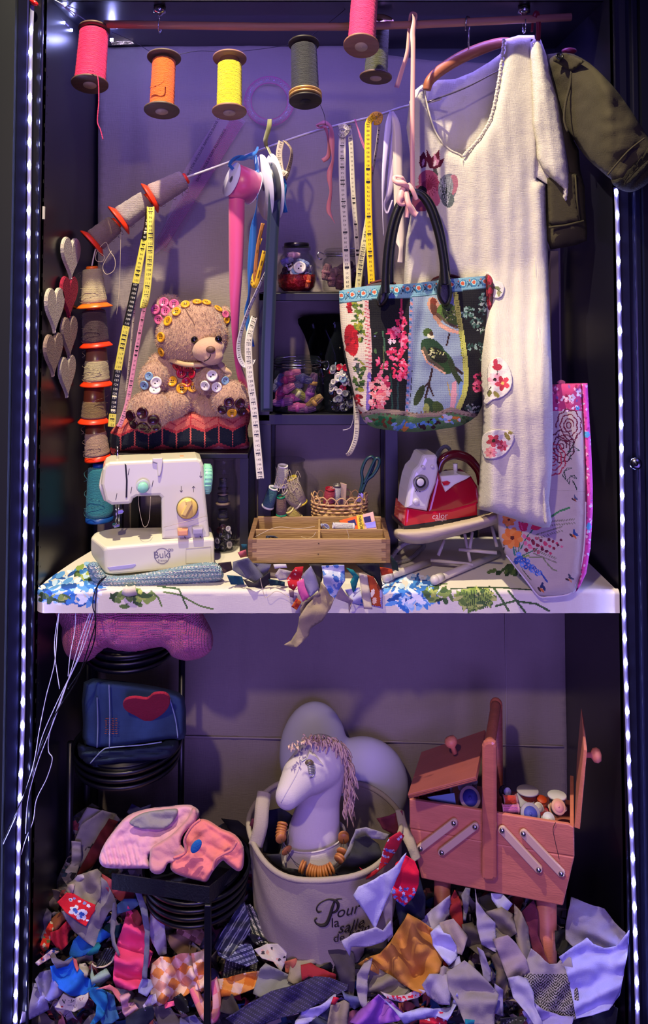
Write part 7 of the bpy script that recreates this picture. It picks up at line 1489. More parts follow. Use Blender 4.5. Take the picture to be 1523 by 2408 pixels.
def rag(label, zone, pts, col, Y=None, amp=1.0, pt=None, lift=0, nm='fabric_scrap', cat='fabric scrap', ang=None, sp=6):
    x0, y0, k = ZN[zone]; o = [(x0+a/k, y0+c/k) for a, c in pts]; RN[0] += 1; s_ = RN[0]
    cx = sum(p[0] for p in o)/len(o); cy = sum(p[1] for p in o)/len(o); g = 1.13 if Y is None else 1.0
    o = [(cx+(a-cx)*g, cy+(c-cy)*g) for a, c in o]; base = heapY if Y is None else (lambda py, Y=Y: Y)
    A = R(ang if ang is not None else (s_*47) % 180); ca, sa = math.cos(A), math.sin(A); w_ = max(p[0] for p in o)-min(p[0] for p in o)
    fr = .10 if w_ > 60 else .16
    def fd(x, y): 
        u = x*ca+y*sa; return amp*(.007*math.sin(u*fr+2.5*fbm(x, y, .012, s_))+.011*fbm(x, y, .017, s_)+.003*fbm(x, y, .05, s_+3)-.012*abs(fbm(x+.5*y, y-.5*x, .016, s_+5)))
    m = lambda x, y, d=0: P(x, y, base(y)-lift-.0006*s_*(Y is None)+d)
    o2 = []
    for i in range(len(o)):
        a, c = o[i], o[(i+1) % len(o)]; n = max(1, int(math.hypot(c[0]-a[0], c[1]-a[1])/14)); q = random.Random(s_*31+i)
        for j in range(n): o2.append((a[0]+(c[0]-a[0])*j/n+(q.uniform(-1, 1) if j else 0), a[1]+(c[1]-a[1])*j/n+(q.uniform(-1, 1) if j else 0)))
    return cloth(nm, o2, m, RAGV if pt else RM(col), None, sp=(3.0 if pt else sp), fold=fd, painter=pt, thick=.0014, label=label, cat=cat)
G1, G2, G3, W1, W2, BE, BR_ = '#857c78', '#6c6462', '#9c928c', '#b8b0b4', '#a49ca4', '#94816c', '#4a3c38'
# unsorted small pieces nobody could count, under the named ones
q = random.Random(77)
hp = [('e', q.uniform(60, 1480), q.uniform(1880, 2420), q.uniform(8, 30), q.uniform(4, 14), q.uniform(-80, 80), q.choice(['#4c4448', '#2c2c38', '#6c2430', '#24304c', '#6c6460', '#383038', '#84786c', '#5c2c3c', '#24384c', '#1c1c24', '#7c7478'])) for _ in range(1500)]
heap = [(120, 2420), (100, 2330), (92, 2210), (130, 2080), (170, 1990), (172, 1920), (215, 1890), (300, 1930), (420, 1990), (540, 1930), (600, 1960), (640, 2100), (900, 2200), (960, 2130), (1000, 2090), (1100, 2090), (1200, 2110), (1320, 2160), (1420, 2210), (1450, 2300), (1440, 2420)]
o = cloth('scrap_heap', heap, lambda x, y, d=0: P(x, y, heapY(y)+.045+d), RAGV, sp=9, fold=lambda x, y: .045*fbm(x, y, .022, 5)+.03*abs(fbm(x, y, .06, 9)), painter=paint('#2c2830', hp), thick=.003, smooth=False, label='dark underlying heap of mixed fabric scraps on the cabinet floor', cat='fabric scraps', kind='stuff')
b = MB(); q = random.Random(41); RC = ['#857c78', '#6c6462', '#94816c', '#9c928c', '#5c2c3c', '#2c4c7c', '#a05048', '#7c7494', '#b0a8b4', '#3c3448', '#8c1c30', '#70685c', '#1c3c5c', '#b06878', '#54483c']
for i in range(420):
    x = q.uniform(90, 1440); y = q.uniform(2110, 2410)
    if x > 1330 and y < 2180 or 590 < x < 930 and y < 2250: continue
    a = q.uniform(0, 6.28); L_ = q.uniform(25, 70); Yb = heapY(y)+q.uniform(.005, .045); pts = [P(x+L_*.5*k*math.cos(a+.35*k*q.uniform(-1, 1)), y+L_*.5*k*math.sin(a), Yb+q.uniform(-.02, .02)) for k in (-1, -.3, .4, 1)]
    ribbon(b, pts, [q.uniform(.012, .035) for _ in pts], [q.uniform(-50, 50) for _ in pts], 4, 2, curl=q.uniform(-.3, .3), col=hx(q.choice(RC)))
b.build('cut_strips', RAGV, o, solid=.0012)
# ---- left of the heap
rag('tall pale grey cloth rising behind the black post at far left', 'P', [(172, 1990), (190, 1940), (240, 1905), (275, 1915), (250, 1960), (215, 2010), (180, 2060), (150, 2090), (165, 2030)], '#8c8684', Y=.22)
rag('white cloth piece beside the black post at far left', 'P', [(168, 1978), (190, 1980), (192, 2020), (175, 2070), (146, 2075), (155, 2045), (168, 2030)], '#a8a29a', Y=.20)
rag('dark red-brown cloth strip climbing behind the lilac pink top', 'P', [(256, 1925), (278, 1932), (250, 1985), (220, 2035), (196, 2055), (180, 2058), (200, 2020), (228, 1970)], '#5c1418', Y=.17)
rag('lilac crumpled scrap topping the left side of the heap', 'P', [(180, 1940), (205, 1898), (235, 1905), (270, 1912), (285, 1930), (250, 1940), (220, 1925), (190, 1960)], '#7c7494', Y=.24)
rag('blue-grey scrap poking up behind the lilac pink top', 'P', [(298, 1910), (310, 1890), (330, 1900), (355, 1892), (350, 1908), (315, 1925)], '#44447c', Y=.18)
rag('black cloth behind the salmon top near the bin', 'P', [(520, 1925), (560, 1930), (590, 1955), (595, 2000), (580, 1990), (540, 1950)], '#0c0a10', Y=.2)
rag('rolled ash-grey cloth with fold, left', 'A', [(600, 560), (740, 470), (880, 420), (925, 460), (915, 700), (860, 790), (720, 735), (620, 700), (570, 640)], G1, lift=.03, amp=1.4)
rag('big triangular ash-grey cloth pointing down at the left', 'A', [(930, 530), (990, 580), (1060, 720), (1095, 830), (1010, 880), (950, 1000), (920, 1130), (885, 1240), (800, 1190), (660, 1070), (580, 950), (535, 870), (860, 850), (915, 760)], '#7c7684', lift=.025, amp=1.2)
rag('red cloth printed with blue and white hibiscus, lying on the grey triangle', 'A', [(475, 775), (570, 680), (640, 690), (720, 740), (855, 800), (850, 860), (760, 1015), (690, 975), (560, 880)], '#c8142c', lift=.045, amp=.4,
    pt=paint('#c8142c', [('e', 40+x/4.76, 1960+y/4.76, r, r*.7, a, c) for x, y, r, a, c in [(630, 850, 8, 30, '#d8dcf0'), (660, 830, 7, -40, '#d8dcf0'), (655, 880, 8, 80, '#d8dcf0'), (610, 880, 7, 0, '#c8d0f0'), (650, 858, 6, 40, '#2848b0'), (665, 875, 5, -30, '#3c64c8'), (720, 880, 9, 0, '#d8dcf0'), (740, 930, 9, 60, '#d8dcf0'), (700, 930, 8, -40, '#c8d0f0'), (750, 880, 8, 30, '#d8dcf0'), (725, 900, 7, 20, '#2848b0'), (715, 925, 5, 80, '#3c64c8'), (600, 740, 5, 20, '#d8d8e8'), (640, 730, 4, 0, '#7c88c8'), (700, 760, 4, 30, '#d8dcf0'), (760, 780, 5, 0, '#7c88c8'), (800, 810, 5, 40, '#d8dcf0'), (790, 970, 4, 20, '#d8dcf0'), (600, 745, 2.5, 0, '#303880')]]))
rag('white bent scrap above the grey roll', 'A', [(610, 550), (680, 470), (790, 440), (800, 480), (730, 510), (650, 560)], '#b0a8b0', lift=.03)
rag('pinkish white scrap beside the hibiscus print', 'A', [(570, 580), (640, 570), (620, 660), (570, 700), (540, 740), (545, 680)], '#a8949c', lift=.035)
rag('brown and orange printed strip at the far left', 'A', [(540, 860), (560, 960), (470, 1040), (410, 1100), (390, 1060), (360, 1000), (450, 910)], '#7c4428', lift=.01)
rag('dark mauve cloth hanging at the far left edge of the heap', 'A', [(270, 930), (330, 850), (380, 900), (370, 1000), (340, 1100), (280, 1180), (262, 1060)], '#403850', lift=.0)
rag('red and green floral strip at the far left', 'A', [(370, 1000), (410, 1030), (390, 1120), (350, 1280), (300, 1310), (265, 1250), (310, 1120)], '#b02014', lift=.012, pt=floral('#b4200f', ['#505c34', '#a89c84', '#c83c24', '#7c1410'], (90, 2160, 140, 2240), 30, 3))
rag('crimson velvet strip with a ragged edge', 'A', [(590, 960), (600, 1040), (570, 1120), (560, 1230), (500, 1290), (440, 1250), (390, 1180), (390, 1110), (470, 1080)], '#98042c', lift=.022, amp=1.4)
rag('bright blue cloth under the grey triangle', 'A', [(930, 1080), (1040, 1150), (960, 1190), (900, 1240), (830, 1320), (730, 1360), (620, 1380), (610, 1330), (650, 1200), (720, 1130), (860, 1180)], '#1258b0', lift=.012)
rag('dark teal piece between the blue cloth and black threads', 'A', [(900, 1220), (930, 1260), (900, 1330), (820, 1360), (780, 1350), (830, 1300)], '#086878', lift=.02)
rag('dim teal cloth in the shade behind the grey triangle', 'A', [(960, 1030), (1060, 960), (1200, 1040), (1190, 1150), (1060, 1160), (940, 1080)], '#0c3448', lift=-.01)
rag('small red and white floral strip with a blue edge, left', 'A', [(380, 1310), (460, 1330), (390, 1380), (250, 1470), (215, 1440), (290, 1380)], '#c04468', lift=.025, pt=floral('#c8acb8', ['#c02040', '#3c50b0', '#d8d0e0', '#c83c58'], (80, 2230, 140, 2272), 60, 5, 1.5, 4))
rag('large royal blue cloth in the left of the heap', 'A', [(400, 1500), (500, 1480), (610, 1400), (650, 1430), (690, 1520), (750, 1590), (850, 1680), (800, 1740), (690, 1800), (600, 1790), (490, 1720), (420, 1630)], '#0e5cc0', lift=.03, amp=1.3)
rag('grey folded strip above the royal blue cloth', 'A', [(370, 1330), (430, 1350), (450, 1400), (520, 1430), (620, 1385), (560, 1470), (450, 1500), (400, 1430)], '#5c5468', lift=.033)
rag('coral scrap edge beside the royal blue cloth', 'A', [(630, 1400), (665, 1420), (690, 1510), (670, 1540), (640, 1470)], '#b85858', lift=.034)
rag('lilac looped strip at the lower left', 'A', [(220, 1640), (270, 1570), (390, 1540), (400, 1640), (450, 1700), (540, 1740), (460, 1810), (360, 1860), (280, 1800), (250, 1720)], '#7470a0', lift=.015, amp=1.8)
rag('pale lavender cloth in the bottom left corner by the LED strip', 'A', [(100, 1690), (240, 1700), (260, 1760), (320, 1860), (340, 1960), (220, 2020), (100, 2080), (50, 2100), (80, 1900), (90, 1760)], '#8c88b4', lift=.0, amp=.8)
rag('white cotton scrap with tiny dark leaves, lower left', 'A', [(450, 1940), (530, 1800), (640, 1850), (780, 1790), (780, 1850), (740, 1930), (640, 1985), (540, 1960)], '#c0b8b4', lift=.02, amp=.5, pt=paint('#c0b8b4', [('l', [(40+x/4.76, 1960+y/4.76), (40+(x+dx)/4.76, 1960+(y+dy)/4.76)], 1.3, c) for x, y, dx, dy, c in [(530, 1900, -20, -40, '#3c4448'), (530, 1900, 10, -40, '#3c4448'), (610, 1890, -30, -20, '#2c3448'), (610, 1890, 0, -40, '#2c3448'), (610, 1890, 30, -20, '#2c3448'), (650, 1950, -20, -30, '#8c8478'), (650, 1950, 20, -30, '#8c8478'), (710, 1870, -10, -40, '#7c3c4c'), (730, 1860, 10, -30, '#a86c74'), (570, 1920, 40, 0, '#8c8898'), (640, 1890, 60, 0, '#9c948c')]]+[('e', 146, 2367, 3, 2, 0, '#a82030')]))
rag('long turquoise cloth hanging down at the bottom left', 'A', [(800, 1760), (900, 1740), (990, 1790), (1000, 1900), (970, 2020), (900, 2090), (840, 2140), (820, 2120), (880, 2020), (890, 1920), (830, 1850)], '#0e62a4', lift=.03)
rag('dull blue torn cloth right of the turquoise one', 'A', [(1000, 1790), (1080, 1830), (1100, 1960), (1130, 2060), (1060, 2110), (960, 2120), (940, 2060), (1000, 1960)], '#2c5c94', lift=.018)
rag('pale green fluffy scrap among black threads', 'A', [(840, 1480), (870, 1600), (920, 1560), (990, 1520), (1040, 1600), (980, 1650), (900, 1720), (850, 1700), (830, 1600)], '#8ca49c', lift=.02, amp=1.6)
rag('cream speckled scrap beside the royal blue cloth', 'A', [(700, 1470), (760, 1460), (800, 1520), (780, 1600), (740, 1600), (700, 1540)], '#a8a090', lift=.018)
rag('black and white striped piece behind the pink sack', 'A', [(980, 1300), (1080, 1290), (1100, 1400), (1030, 1470), (900, 1480), (930, 1380)], '#101018', lift=.01, pt=stripes(30, 5, '#0c0c14', ['#585c70']))
rag('coral pink bent strip at the bottom, left of the orange check', 'A', [(890, 1750), (1040, 1700), (1120, 1750), (1170, 1840), (1140, 1880), (1060, 1760), (980, 1740)], '#c87078', lift=.03)
rag('pink and white rolled scrap at the bottom', 'A', [(1160, 1830), (1250, 1800), (1270, 1820), (1240, 1900), (1300, 1890), (1350, 1960), (1330, 2040), (1250, 2070), (1190, 2000)], '#c898a8', lift=.035, amp=1.5)
rag('hot pink sack-like cloth in the left middle of the heap', 'A', [(1245, 870), (1350, 1010), (1440, 1060), (1450, 1300), (1500, 1330), (1440, 1500), (1380, 1680), (1270, 1710), (1130, 1680), (1100, 1600), (1110, 1380), (1150, 1200), (1200, 1060)], '#e0407c', lift=.02, amp=2.0)
rag('denim-blue knotted scrap above the pink sack', 'A', [(1130, 800), (1200, 740), (1320, 740), (1350, 800), (1280, 850), (1180, 880), (1130, 890)], '#3c5880', lift=.03)
rag('brick red scrap above the pink sack', 'A', [(1250, 850), (1340, 860), (1400, 960), (1360, 1040), (1290, 980), (1240, 920)], '#7c2830', lift=.014)
rag('dusty pink crumpled piece under the black frame', 'A', [(940, 450), (1020, 500), (1150, 590), (1300, 620), (1280, 720), (1150, 740), (1060, 690), (1000, 600)], '#983c50', lift=.0)
rag('grey ribbon strip hanging in front of the pink sack', 'A', [(1310, 620), (1370, 650), (1450, 860), (1480, 1080), (1475, 1280), (1450, 1570), (1400, 1560), (1420, 1300), (1430, 1100), (1390, 900)], '#5c5c7c', lift=.06, amp=.4)
rag('thin grey strip curling left of the pink sack', 'A', [(1100, 800), (1115, 930), (1090, 1110), (1100, 1200), (1150, 1330), (1130, 1340), (1070, 1230), (1050, 1110), (1060, 950), (1075, 810)], '#6c6874', lift=.045, amp=.4)
# ---- under and right of the stool
rag('white pointed cloth hanging under the black tray', 'B', [(250, 410), (380, 480), (400, 700), (400, 800), (330, 820), (260, 680), (235, 590)], '#a8a0b8', lift=.02)
rag('beige scrap behind the orange check cloth', 'B', [(420, 640), (540, 600), (600, 640), (720, 720), (690, 830), (560, 850), (470, 750)], '#94785c', lift=-.01)
rag('brown and pink checked cloth under the tray', 'B', [(540, 520), (740, 520), (800, 600), (750, 720), (620, 640), (530, 600)], '#9c6858', lift=-.005, pt=checks(30, 16, '#9c7058', '#b88878', '#704840'))
CHK = lambda a, w_=22: checks(a, w_, '#e09c88', '#e8c4c0', '#d88444')
rag('crumpled orange, pink and white checked cloth beside the stool leg', 'B', [(290, 940), (370, 870), (470, 880), (560, 840), (690, 840), (820, 780), (830, 900), (815, 1150), (760, 1200), (690, 1180), (600, 1240), (480, 1270), (340, 1340), (280, 1250), (270, 1100)], '#e09c88', lift=.02, amp=2.2, pt=CHK(35))
rag('white and orange checked fold left of the stool leg', 'B', [(680, 840), (820, 800), (815, 1000), (810, 1170), (770, 1200), (720, 1080)], '#e8c4c0', lift=.038, amp=1.3, pt=CHK(80, 30))
b = MB(); ribbon(b, [P(*p) for p in [(452, 2322, -.02), (466, 2350, -.03), (482, 2380, -.035), (498, 2394, -.035), (510, 2378, -.035), (511, 2345, -.03), (503, 2302, -.02)]], [.016, .02, .024, .026, .026, .024, .016], [30, 45, 40, 10, -40, -50, -40], 8, 4, curl=.2, colf=lambda s_, v: ('#e87488', '#e8987c', '#f0b0a8')[int(s_*40) % 3 if v < .5 else int(s_*40+1) % 3])
b.build('fabric_scrap', RAGV, None, solid=.0014, label='looped pink and orange strip around the foot of the stool leg', cat='fabric scrap')
rag('small hot pink scrap under the orange check', 'B', [(380, 1340), (480, 1320), (495, 1360), (400, 1390)], '#e85c8c', lift=.04)
rag('black strip with white lines below the orange check', 'B', [(490, 1290), (560, 1250), (620, 1320), (640, 1420), (580, 1440), (510, 1380)], '#101018', lift=.04, pt=stripes(-60, 6, '#0c0c14', ['#6c7090']))
rag('white frayed strip dangling left of the orange check', 'B', [(170, 1360), (230, 1260), (290, 1250), (300, 1330), (220, 1380), (190, 1410)], '#b0a8cc', lift=.04)
rag('lilac knotted scrap at the end of the grey ribbon', 'B', [(120, 1180), (160, 1080), (240, 1100), (260, 1170), (200, 1260), (120, 1220)], '#8484b8', lift=.045)
rag('large navy pinstriped cloth draped between stool and bin', 'B', [(1220, 310), (1270, 480), (1275, 580), (1180, 720), (1100, 860), (1000, 800), (940, 740), (1000, 600), (1100, 450), (1160, 350)], '#30344c', lift=.02, amp=.9, pt=stripes(32, 17, '#2c3048', ['#888c9c', '#888c9c']))
rag('striped cloth fold beside the linen bin', 'B', [(1240, 330), (1300, 320), (1380, 430), (1420, 560), (1500, 700), (1400, 680), (1300, 600), (1250, 440)], '#2c3040', lift=.0, pt=stripes(-22, 11, '#20242c', ['#a8a49c', '#a8a49c']))
rag('bent end of the pinstriped cloth', 'B', [(960, 790), (1080, 860), (1180, 730), (1280, 730), (1350, 890), (1240, 940), (1080, 890), (980, 840)], '#383c5c', lift=.03, pt=stripes(70, 12, '#343858', ['#8c90b0', '#8c90b0']))
rag('brown striped cloth under the pinstriped one', 'B', [(1050, 890), (1240, 940), (1350, 920), (1340, 1010), (1200, 1050), (1020, 1080)], '#34303c', lift=.0, pt=stripes(8, 8, '#2c2830', ['#74706c']))
rag('yellow-orange checked strip right of the stool leg', 'B', [(940, 1090), (1060, 1080), (1200, 1040), (1390, 1010), (1360, 1100), (1310, 1180), (1130, 1250), (960, 1255)], '#c06c24', lift=.02, pt=checks(15, 24, '#b8641c', '#c8823c', '#c8a89c'))
rag('dark brown pointed scrap near the stool foot', 'B', [(1030, 1240), (1100, 1260), (1170, 1420), (1080, 1450), (980, 1420), (1000, 1320)], '#342c34', lift=.02)
rag('dark blue scrap at the bottom near the stool', 'B', [(0, 1490), (150, 1400), (280, 1380), (260, 1500), (200, 1559), (0, 1559)], '#141a34', lift=.03)
rag('dark mauve cloth at the bottom edge', 'B', [(280, 1390), (370, 1370), (480, 1440), (560, 1559), (330, 1559)], '#443c4c', lift=.03)
rag('dim violet cloth at the bottom, right of the stool foot', 'B', [(560, 1500), (700, 1470), (780, 1559), (560, 1559)], '#504c84', lift=.03)
# ---- centre bottom
rag('white and pink toile cloth with dark marks at the foot of the bin', 'C', [(10, 440), (120, 390), (240, 390), (300, 450), (290, 540), (250, 640), (180, 550), (80, 520)], '#b8aca8', lift=.02, amp=.8, pt=floral('#b8b0ac', ['#c8a49c', '#a8989c', '#38303c', '#c4bcb8', '#b89088'], (600, 2220, 680, 2290), 30, 8, 2, 6))
rag('black and white patterned scrap left of the bin foot', 'B', [(1270, 600), (1400, 640), (1500, 700), (1523, 720), (1420, 750), (1330, 700)], '#14141c', lift=.01, pt=floral('#14141c', ['#888890', '#0c0c10', '#a8a8a8'], (580, 2190, 645, 2230), 30, 9, 1.5, 4))
rag('pale green-grey gauzy cloth in the middle foreground', 'C', [(0, 860), (60, 640), (110, 590), (230, 650), (330, 700), (350, 780), (250, 830), (60, 890)], '#7c7c80', lift=.03)
rag('grey-lilac curved strip in front of the bin', 'C', [(330, 500), (400, 420), (480, 400), (590, 410), (560, 450), (440, 470), (340, 530)], '#80789c', lift=.01)
rag('salmon scrap in the centre of the heap', 'C', [(300, 560), (400, 530), (450, 550), (380, 620), (350, 680), (305, 650)], '#b0604c', lift=.02)
rag('khaki curved strip arching over the red one', 'C', [(370, 580), (560, 450), (680, 350), (740, 540), (640, 570), (500, 600), (480, 740), (400, 760), (340, 730)], '#8c8074', lift=.03, amp=.8)
rag('dull red felt strip in the centre of the heap', 'C', [(470, 600), (560, 580), (620, 620), (780, 680), (780, 785), (640, 720), (540, 700), (480, 740)], '#8c1c28', lift=.045, amp=.6)
rag('long dark plum triangle hanging in front of the bin', 'C', [(600, 395), (655, 290), (860, 370), (960, 490), (975, 650), (960, 890), (900, 870), (860, 800), (800, 600), (740, 480), (700, 340)], '#3c3440', lift=.05, amp=.6)
rag('black piece below the red felt strip', 'C', [(650, 620), (780, 560), (830, 780), (760, 800), (780, 680)], '#0c0a12', lift=.03)
rag('ribbed dark violet corduroy strip sweeping across the bottom', 'C', [(0, 960), (180, 860), (400, 800), (560, 730), (700, 740), (860, 800), (850, 850), (700, 920), (460, 1040), (200, 1120), (0, 1176), (-120, 1176), (-220, 1100)], '#3a3460', lift=.05, amp=.8, pt=stripes(66, 4.2, '#2c2848', ['#4c447c']))
rag('pale lilac cloth under the corduroy strip', 'C', [(420, 1140), (480, 1050), (640, 1000), (780, 890), (770, 960), (690, 1040), (560, 1140), (480, 1176), (410, 1176)], '#a8a4d8', lift=.045)
rag('dark blue-grey cloth at the bottom centre', 'C', [(560, 1150), (690, 1040), (760, 1000), (750, 1176), (540, 1176)], '#343858', lift=.04)
rag('beige strip running off the bottom centre', 'C', [(760, 1000), (880, 950), (925, 980), (910, 1176), (730, 1176)], '#847870', lift=.05)
rag('small red corner above the beige strip', 'C', [(780, 910), (830, 920), (790, 980), (755, 970)], '#c01c3c', lift=.05)
rag('blue-grey frayed tip under the plum triangle', 'C', [(860, 820), (900, 880), (1030, 910), (1040, 980), (980, 1020), (930, 980), (890, 920)], '#585c90', lift=.045)
rag('black tweed cloth below the bin', 'C', [(960, 430), (1300, 440), (1240, 560), (1150, 620), (1060, 620), (980, 620)], '#18141c', lift=.02, pt=floral('#18141c', ['#28242c', '#443c44', '#0c0a10'], (820, 2230, 910, 2285), 60, 12, 1, 3))
rag('white kerchief point covering the lettering of the bin', 'P', [(830, 2105), (842, 2085), (880, 2068), (925, 2040), (955, 2005), (940, 2050), (905, 2125), (882, 2185), (855, 2140)], '#b4b4dc', Y=-.065, amp=.5)
rag('white frayed strip curving under the lettering', 'P', [(802, 2212), (830, 2195), (860, 2188), (884, 2180), (900, 2188), (918, 2165), (924, 2195), (900, 2215), (870, 2225), (826, 2226), (822, 2250)], '#a8a4c0', Y=-.06, amp=.5)
rag('beige vertical strip hanging at the right of the bin', 'P', [(905, 2100), (922, 2090), (922, 2150), (924, 2200), (912, 2215), (906, 2170), (900, 2140)], '#9c9088', Y=-.05, amp=.5)
rag('large ochre silk cloth in the centre right of the heap', 'D', [(260, 535), (380, 600), (510, 700), (560, 860), (590, 960), (560, 1080), (480, 1160), (440, 1300), (300, 1250), (160, 1160), (0, 1110), (-210, 1010), (-120, 950), (0, 910), (100, 800), (200, 640)], '#b47838', lift=.05, amp=2.0)
rag('lilac-white cloth behind the ochre silk', 'D', [(380, 600), (520, 450), (690, 320), (700, 480), (620, 600), (540, 690), (440, 650)], '#9c94b4', lift=.02)
rag('dark red strip left of the grey linen strips', 'D', [(760, 260), (800, 330), (830, 480), (845, 660), (760, 600), (710, 480), (720, 340)], '#7c1420', lift=.01)
rag('white crumpled scrap right of the ochre silk', 'D', [(515, 700), (600, 620), (640, 700), (700, 720), (760, 820), (770, 930), (690, 1010), (620, 930), (540, 820)], '#b0b0e0', lift=.055, amp=1.3)
rag('beige square scrap behind the white crumpled one', 'D', [(610, 600), (740, 560), (880, 730), (820, 900), (760, 880), (750, 790), (700, 715), (640, 700)], '#94848c', lift=.045)
rag('small lilac scrap below the white crumpled one', 'D', [(690, 1060), (720, 990), (800, 940), (820, 1030)], '#a09cd0', lift=.05)
rag('dark red piece between ochre silk and white scrap', 'D', [(580, 940), (620, 960), (700, 1020), (800, 1050), (700, 1070), (600, 1020)], '#6c0c18', lift=.035)
rag('pale grey looped strip standing on edge', 'D', [(830, 300), (870, 230), (915, 240), (900, 380), (870, 550), (848, 540), (850, 420)], '#686474', lift=.02)
rag('dark grey scrap under the box', 'D', [(1010, 330), (1130, 280), (1200, 400), (1250, 470), (1130, 480), (1040, 420)], '#38343c', lift=.0)
rag('white felt scrap just under the sewing box', 'D', [(1150, 280), (1260, 290), (1350, 380), (1280, 480), (1210, 420), (1155, 340)], '#9c9cc8', lift=.035, amp=.6)
rag('long lilac-grey strip standing right of the looped one', 'D', [(980, 260), (1000, 380), (1080, 490), (1170, 580), (1180, 860), (1040, 780), (995, 600)], '#8c84a4', lift=.045, amp=.6)
rag('folded taupe roll in the right of the heap', 'D', [(1100, 480), (1250, 440), (1350, 500), (1390, 680), (1290, 740), (1180, 760), (1170, 580)], '#7c726e', lift=.035, amp=1.6)
rag('taupe strip falling in the far right of the grey strips', 'D', [(1390, 420), (1460, 500), (1523, 640), (1540, 800), (1560, 1000), (1500, 960), (1420, 800), (1390, 640)], '#7c706c', lift=.03)
rag('wide taupe-lilac strip folded over in the right of the heap', 'D', [(1180, 780), (1320, 740), (1400, 820), (1490, 960), (1523, 1080), (1370, 1180), (1320, 1150), (1250, 960)], '#8c7c90', lift=.06, amp=.7)
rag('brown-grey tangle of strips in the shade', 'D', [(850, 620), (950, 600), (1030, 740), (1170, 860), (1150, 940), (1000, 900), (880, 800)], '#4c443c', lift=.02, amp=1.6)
rag('narrow lilac curled strip among the brown-grey tangle', 'D', [(1000, 860), (1060, 900), (1130, 1080), (1130, 1180), (1070, 1200), (1050, 1080)], '#80789c', lift=.045)
rag('khaki strip falling left of the tweed', 'D', [(1140, 960), (1240, 900), (1290, 1100), (1310, 1260), (1260, 1360), (1190, 1230), (1200, 1100)], '#5c5048', lift=.04)
rag('lilac strip end beside the tweed', 'D', [(1180, 1240), (1260, 1300), (1262, 1550), (1180, 1520)], '#7c74a4', lift=.055, amp=.5)
rag('large ash-grey diamond cloth at the bottom right of centre', 'D', [(700, 1130), (870, 1020), (970, 1100), (1090, 1220), (1190, 1340), (1150, 1500), (1150, 1640), (1000, 1620), (870, 1600), (800, 1430), (720, 1290)], '#88808c', lift=.07, amp=.8)
rag('grey ring of cloth like an open tube', 'D', [(430, 1240), (500, 1140), (690, 1140), (710, 1290), (690, 1430), (590, 1420), (480, 1340)], '#9890ac', lift=.065, amp=1.2)
rag('taupe piece between the ring and the ochre silk', 'D', [(560, 1100), (640, 1040), (740, 1090), (690, 1150), (600, 1160)], '#8c8088', lift=.055)
rag('khaki cloth left of the red floral strip', 'C', [(1120, 600), (1200, 620), (1400, 740), (1500, 830), (1430, 900), (1110, 840)], '#7c7468', lift=.04)
rag('grey curved strip like a bracket in the centre bottom', 'C', [(1020, 700), (1090, 590), (1160, 550), (1120, 700), (1110, 900), (1110, 1000), (1170, 980), (1120, 1050), (1050, 960), (1015, 820)], '#8c8494', lift=.06, amp=.5)
rag('red and white floral scrap strip in the bottom centre', 'D', [(0, 1310), (120, 1350), (240, 1340), (340, 1290), (440, 1300), (350, 1370), (200, 1410), (60, 1370)], '#b8143c', lift=.05, pt=floral('#b8a8b8', ['#c0143c', '#c8c0d0', '#c0143c'], (895, 2325, 1000, 2356), 70, 14, 2, 4))
rag('bright violet cloth in the bottom centre', 'C', [(970, 1150), (1040, 1060), (1100, 1010), (1230, 900), (1340, 960), (1440, 1060), (1500, 1080), (1400, 1140), (1200, 1170), (1060, 1176)], '#8c50b8', lift=.05, amp=1.8)
rag('white frayed cloth across the bottom right of centre', 'D', [(0, 1350), (170, 1490), (230, 1530), (400, 1480), (520, 1490), (680, 1470), (740, 1340), (760, 1400), (650, 1600), (560, 1560), (360, 1590), (250, 1640), (150, 1500)], '#a4a4dc', lift=.06, amp=1.2)
rag('red and white floral scrap at the very bottom', 'D', [(400, 1560), (520, 1520), (620, 1530), (660, 1640), (400, 1648)], '#b01838', lift=.055, pt=floral('#b01838', ['#c8b8c8', '#c01840'], (985, 2376, 1050, 2408), 40, 16, 2, 4))
rag('teal corner at the very bottom edge', 'D', [(870, 1600), (960, 1610), (955, 1648), (875, 1648)], '#0c7894', lift=.09)
# ---- right
rag('black and white herringbone tweed joined to a pale lining, lower right', 'E', [(330, 710), (500, 855), (570, 850), (640, 770), (700, 800), (740, 1000), (800, 1330), (750, 1370), (600, 1360), (440, 1310), (340, 1220), (290, 1080), (250, 900)], '#606068', lift=.05, amp=.8, pt=paint('#8c8494', [('f', lambda X, Y, C: (C.__setitem__(((Y > 2290+.0*(X)) & (((np.abs(((X-1180)*1.0) % 36-18)+Y) % 7) < 3.4)), np.array(hx('#14141c'))), C)[1])]))
rag('big white-blue cloth curving up by the right LED strip', 'E', [(640, 770), (900, 590), (960, 650), (1060, 690), (1170, 670), (1230, 600), (1290, 520), (1270, 760), (1200, 1120), (1100, 1260), (940, 1310), (800, 1340), (740, 1040), (700, 880)], '#9c9ce0', lift=.055, amp=.9)
rag('grey-lilac upright cloth behind the white-blue one', 'E', [(750, 170), (900, 230), (1060, 280), (1150, 400), (1240, 490), (1290, 510), (1220, 620), (1150, 680), (1050, 690), (900, 600), (790, 650), (700, 560), (700, 440)], '#787088', lift=.02, amp=.8)
rag('maroon translucent cloth beside the sewing box leg', 'E', [(220, 310), (330, 200), (370, 300), (370, 520), (480, 830), (420, 800), (330, 700), (290, 520)], '#5c1c38', lift=.0)
rag('black boucle cloth in shade at the right', 'E', [(560, 500), (700, 480), (710, 700), (640, 740), (570, 680)], '#18161c', lift=.0)
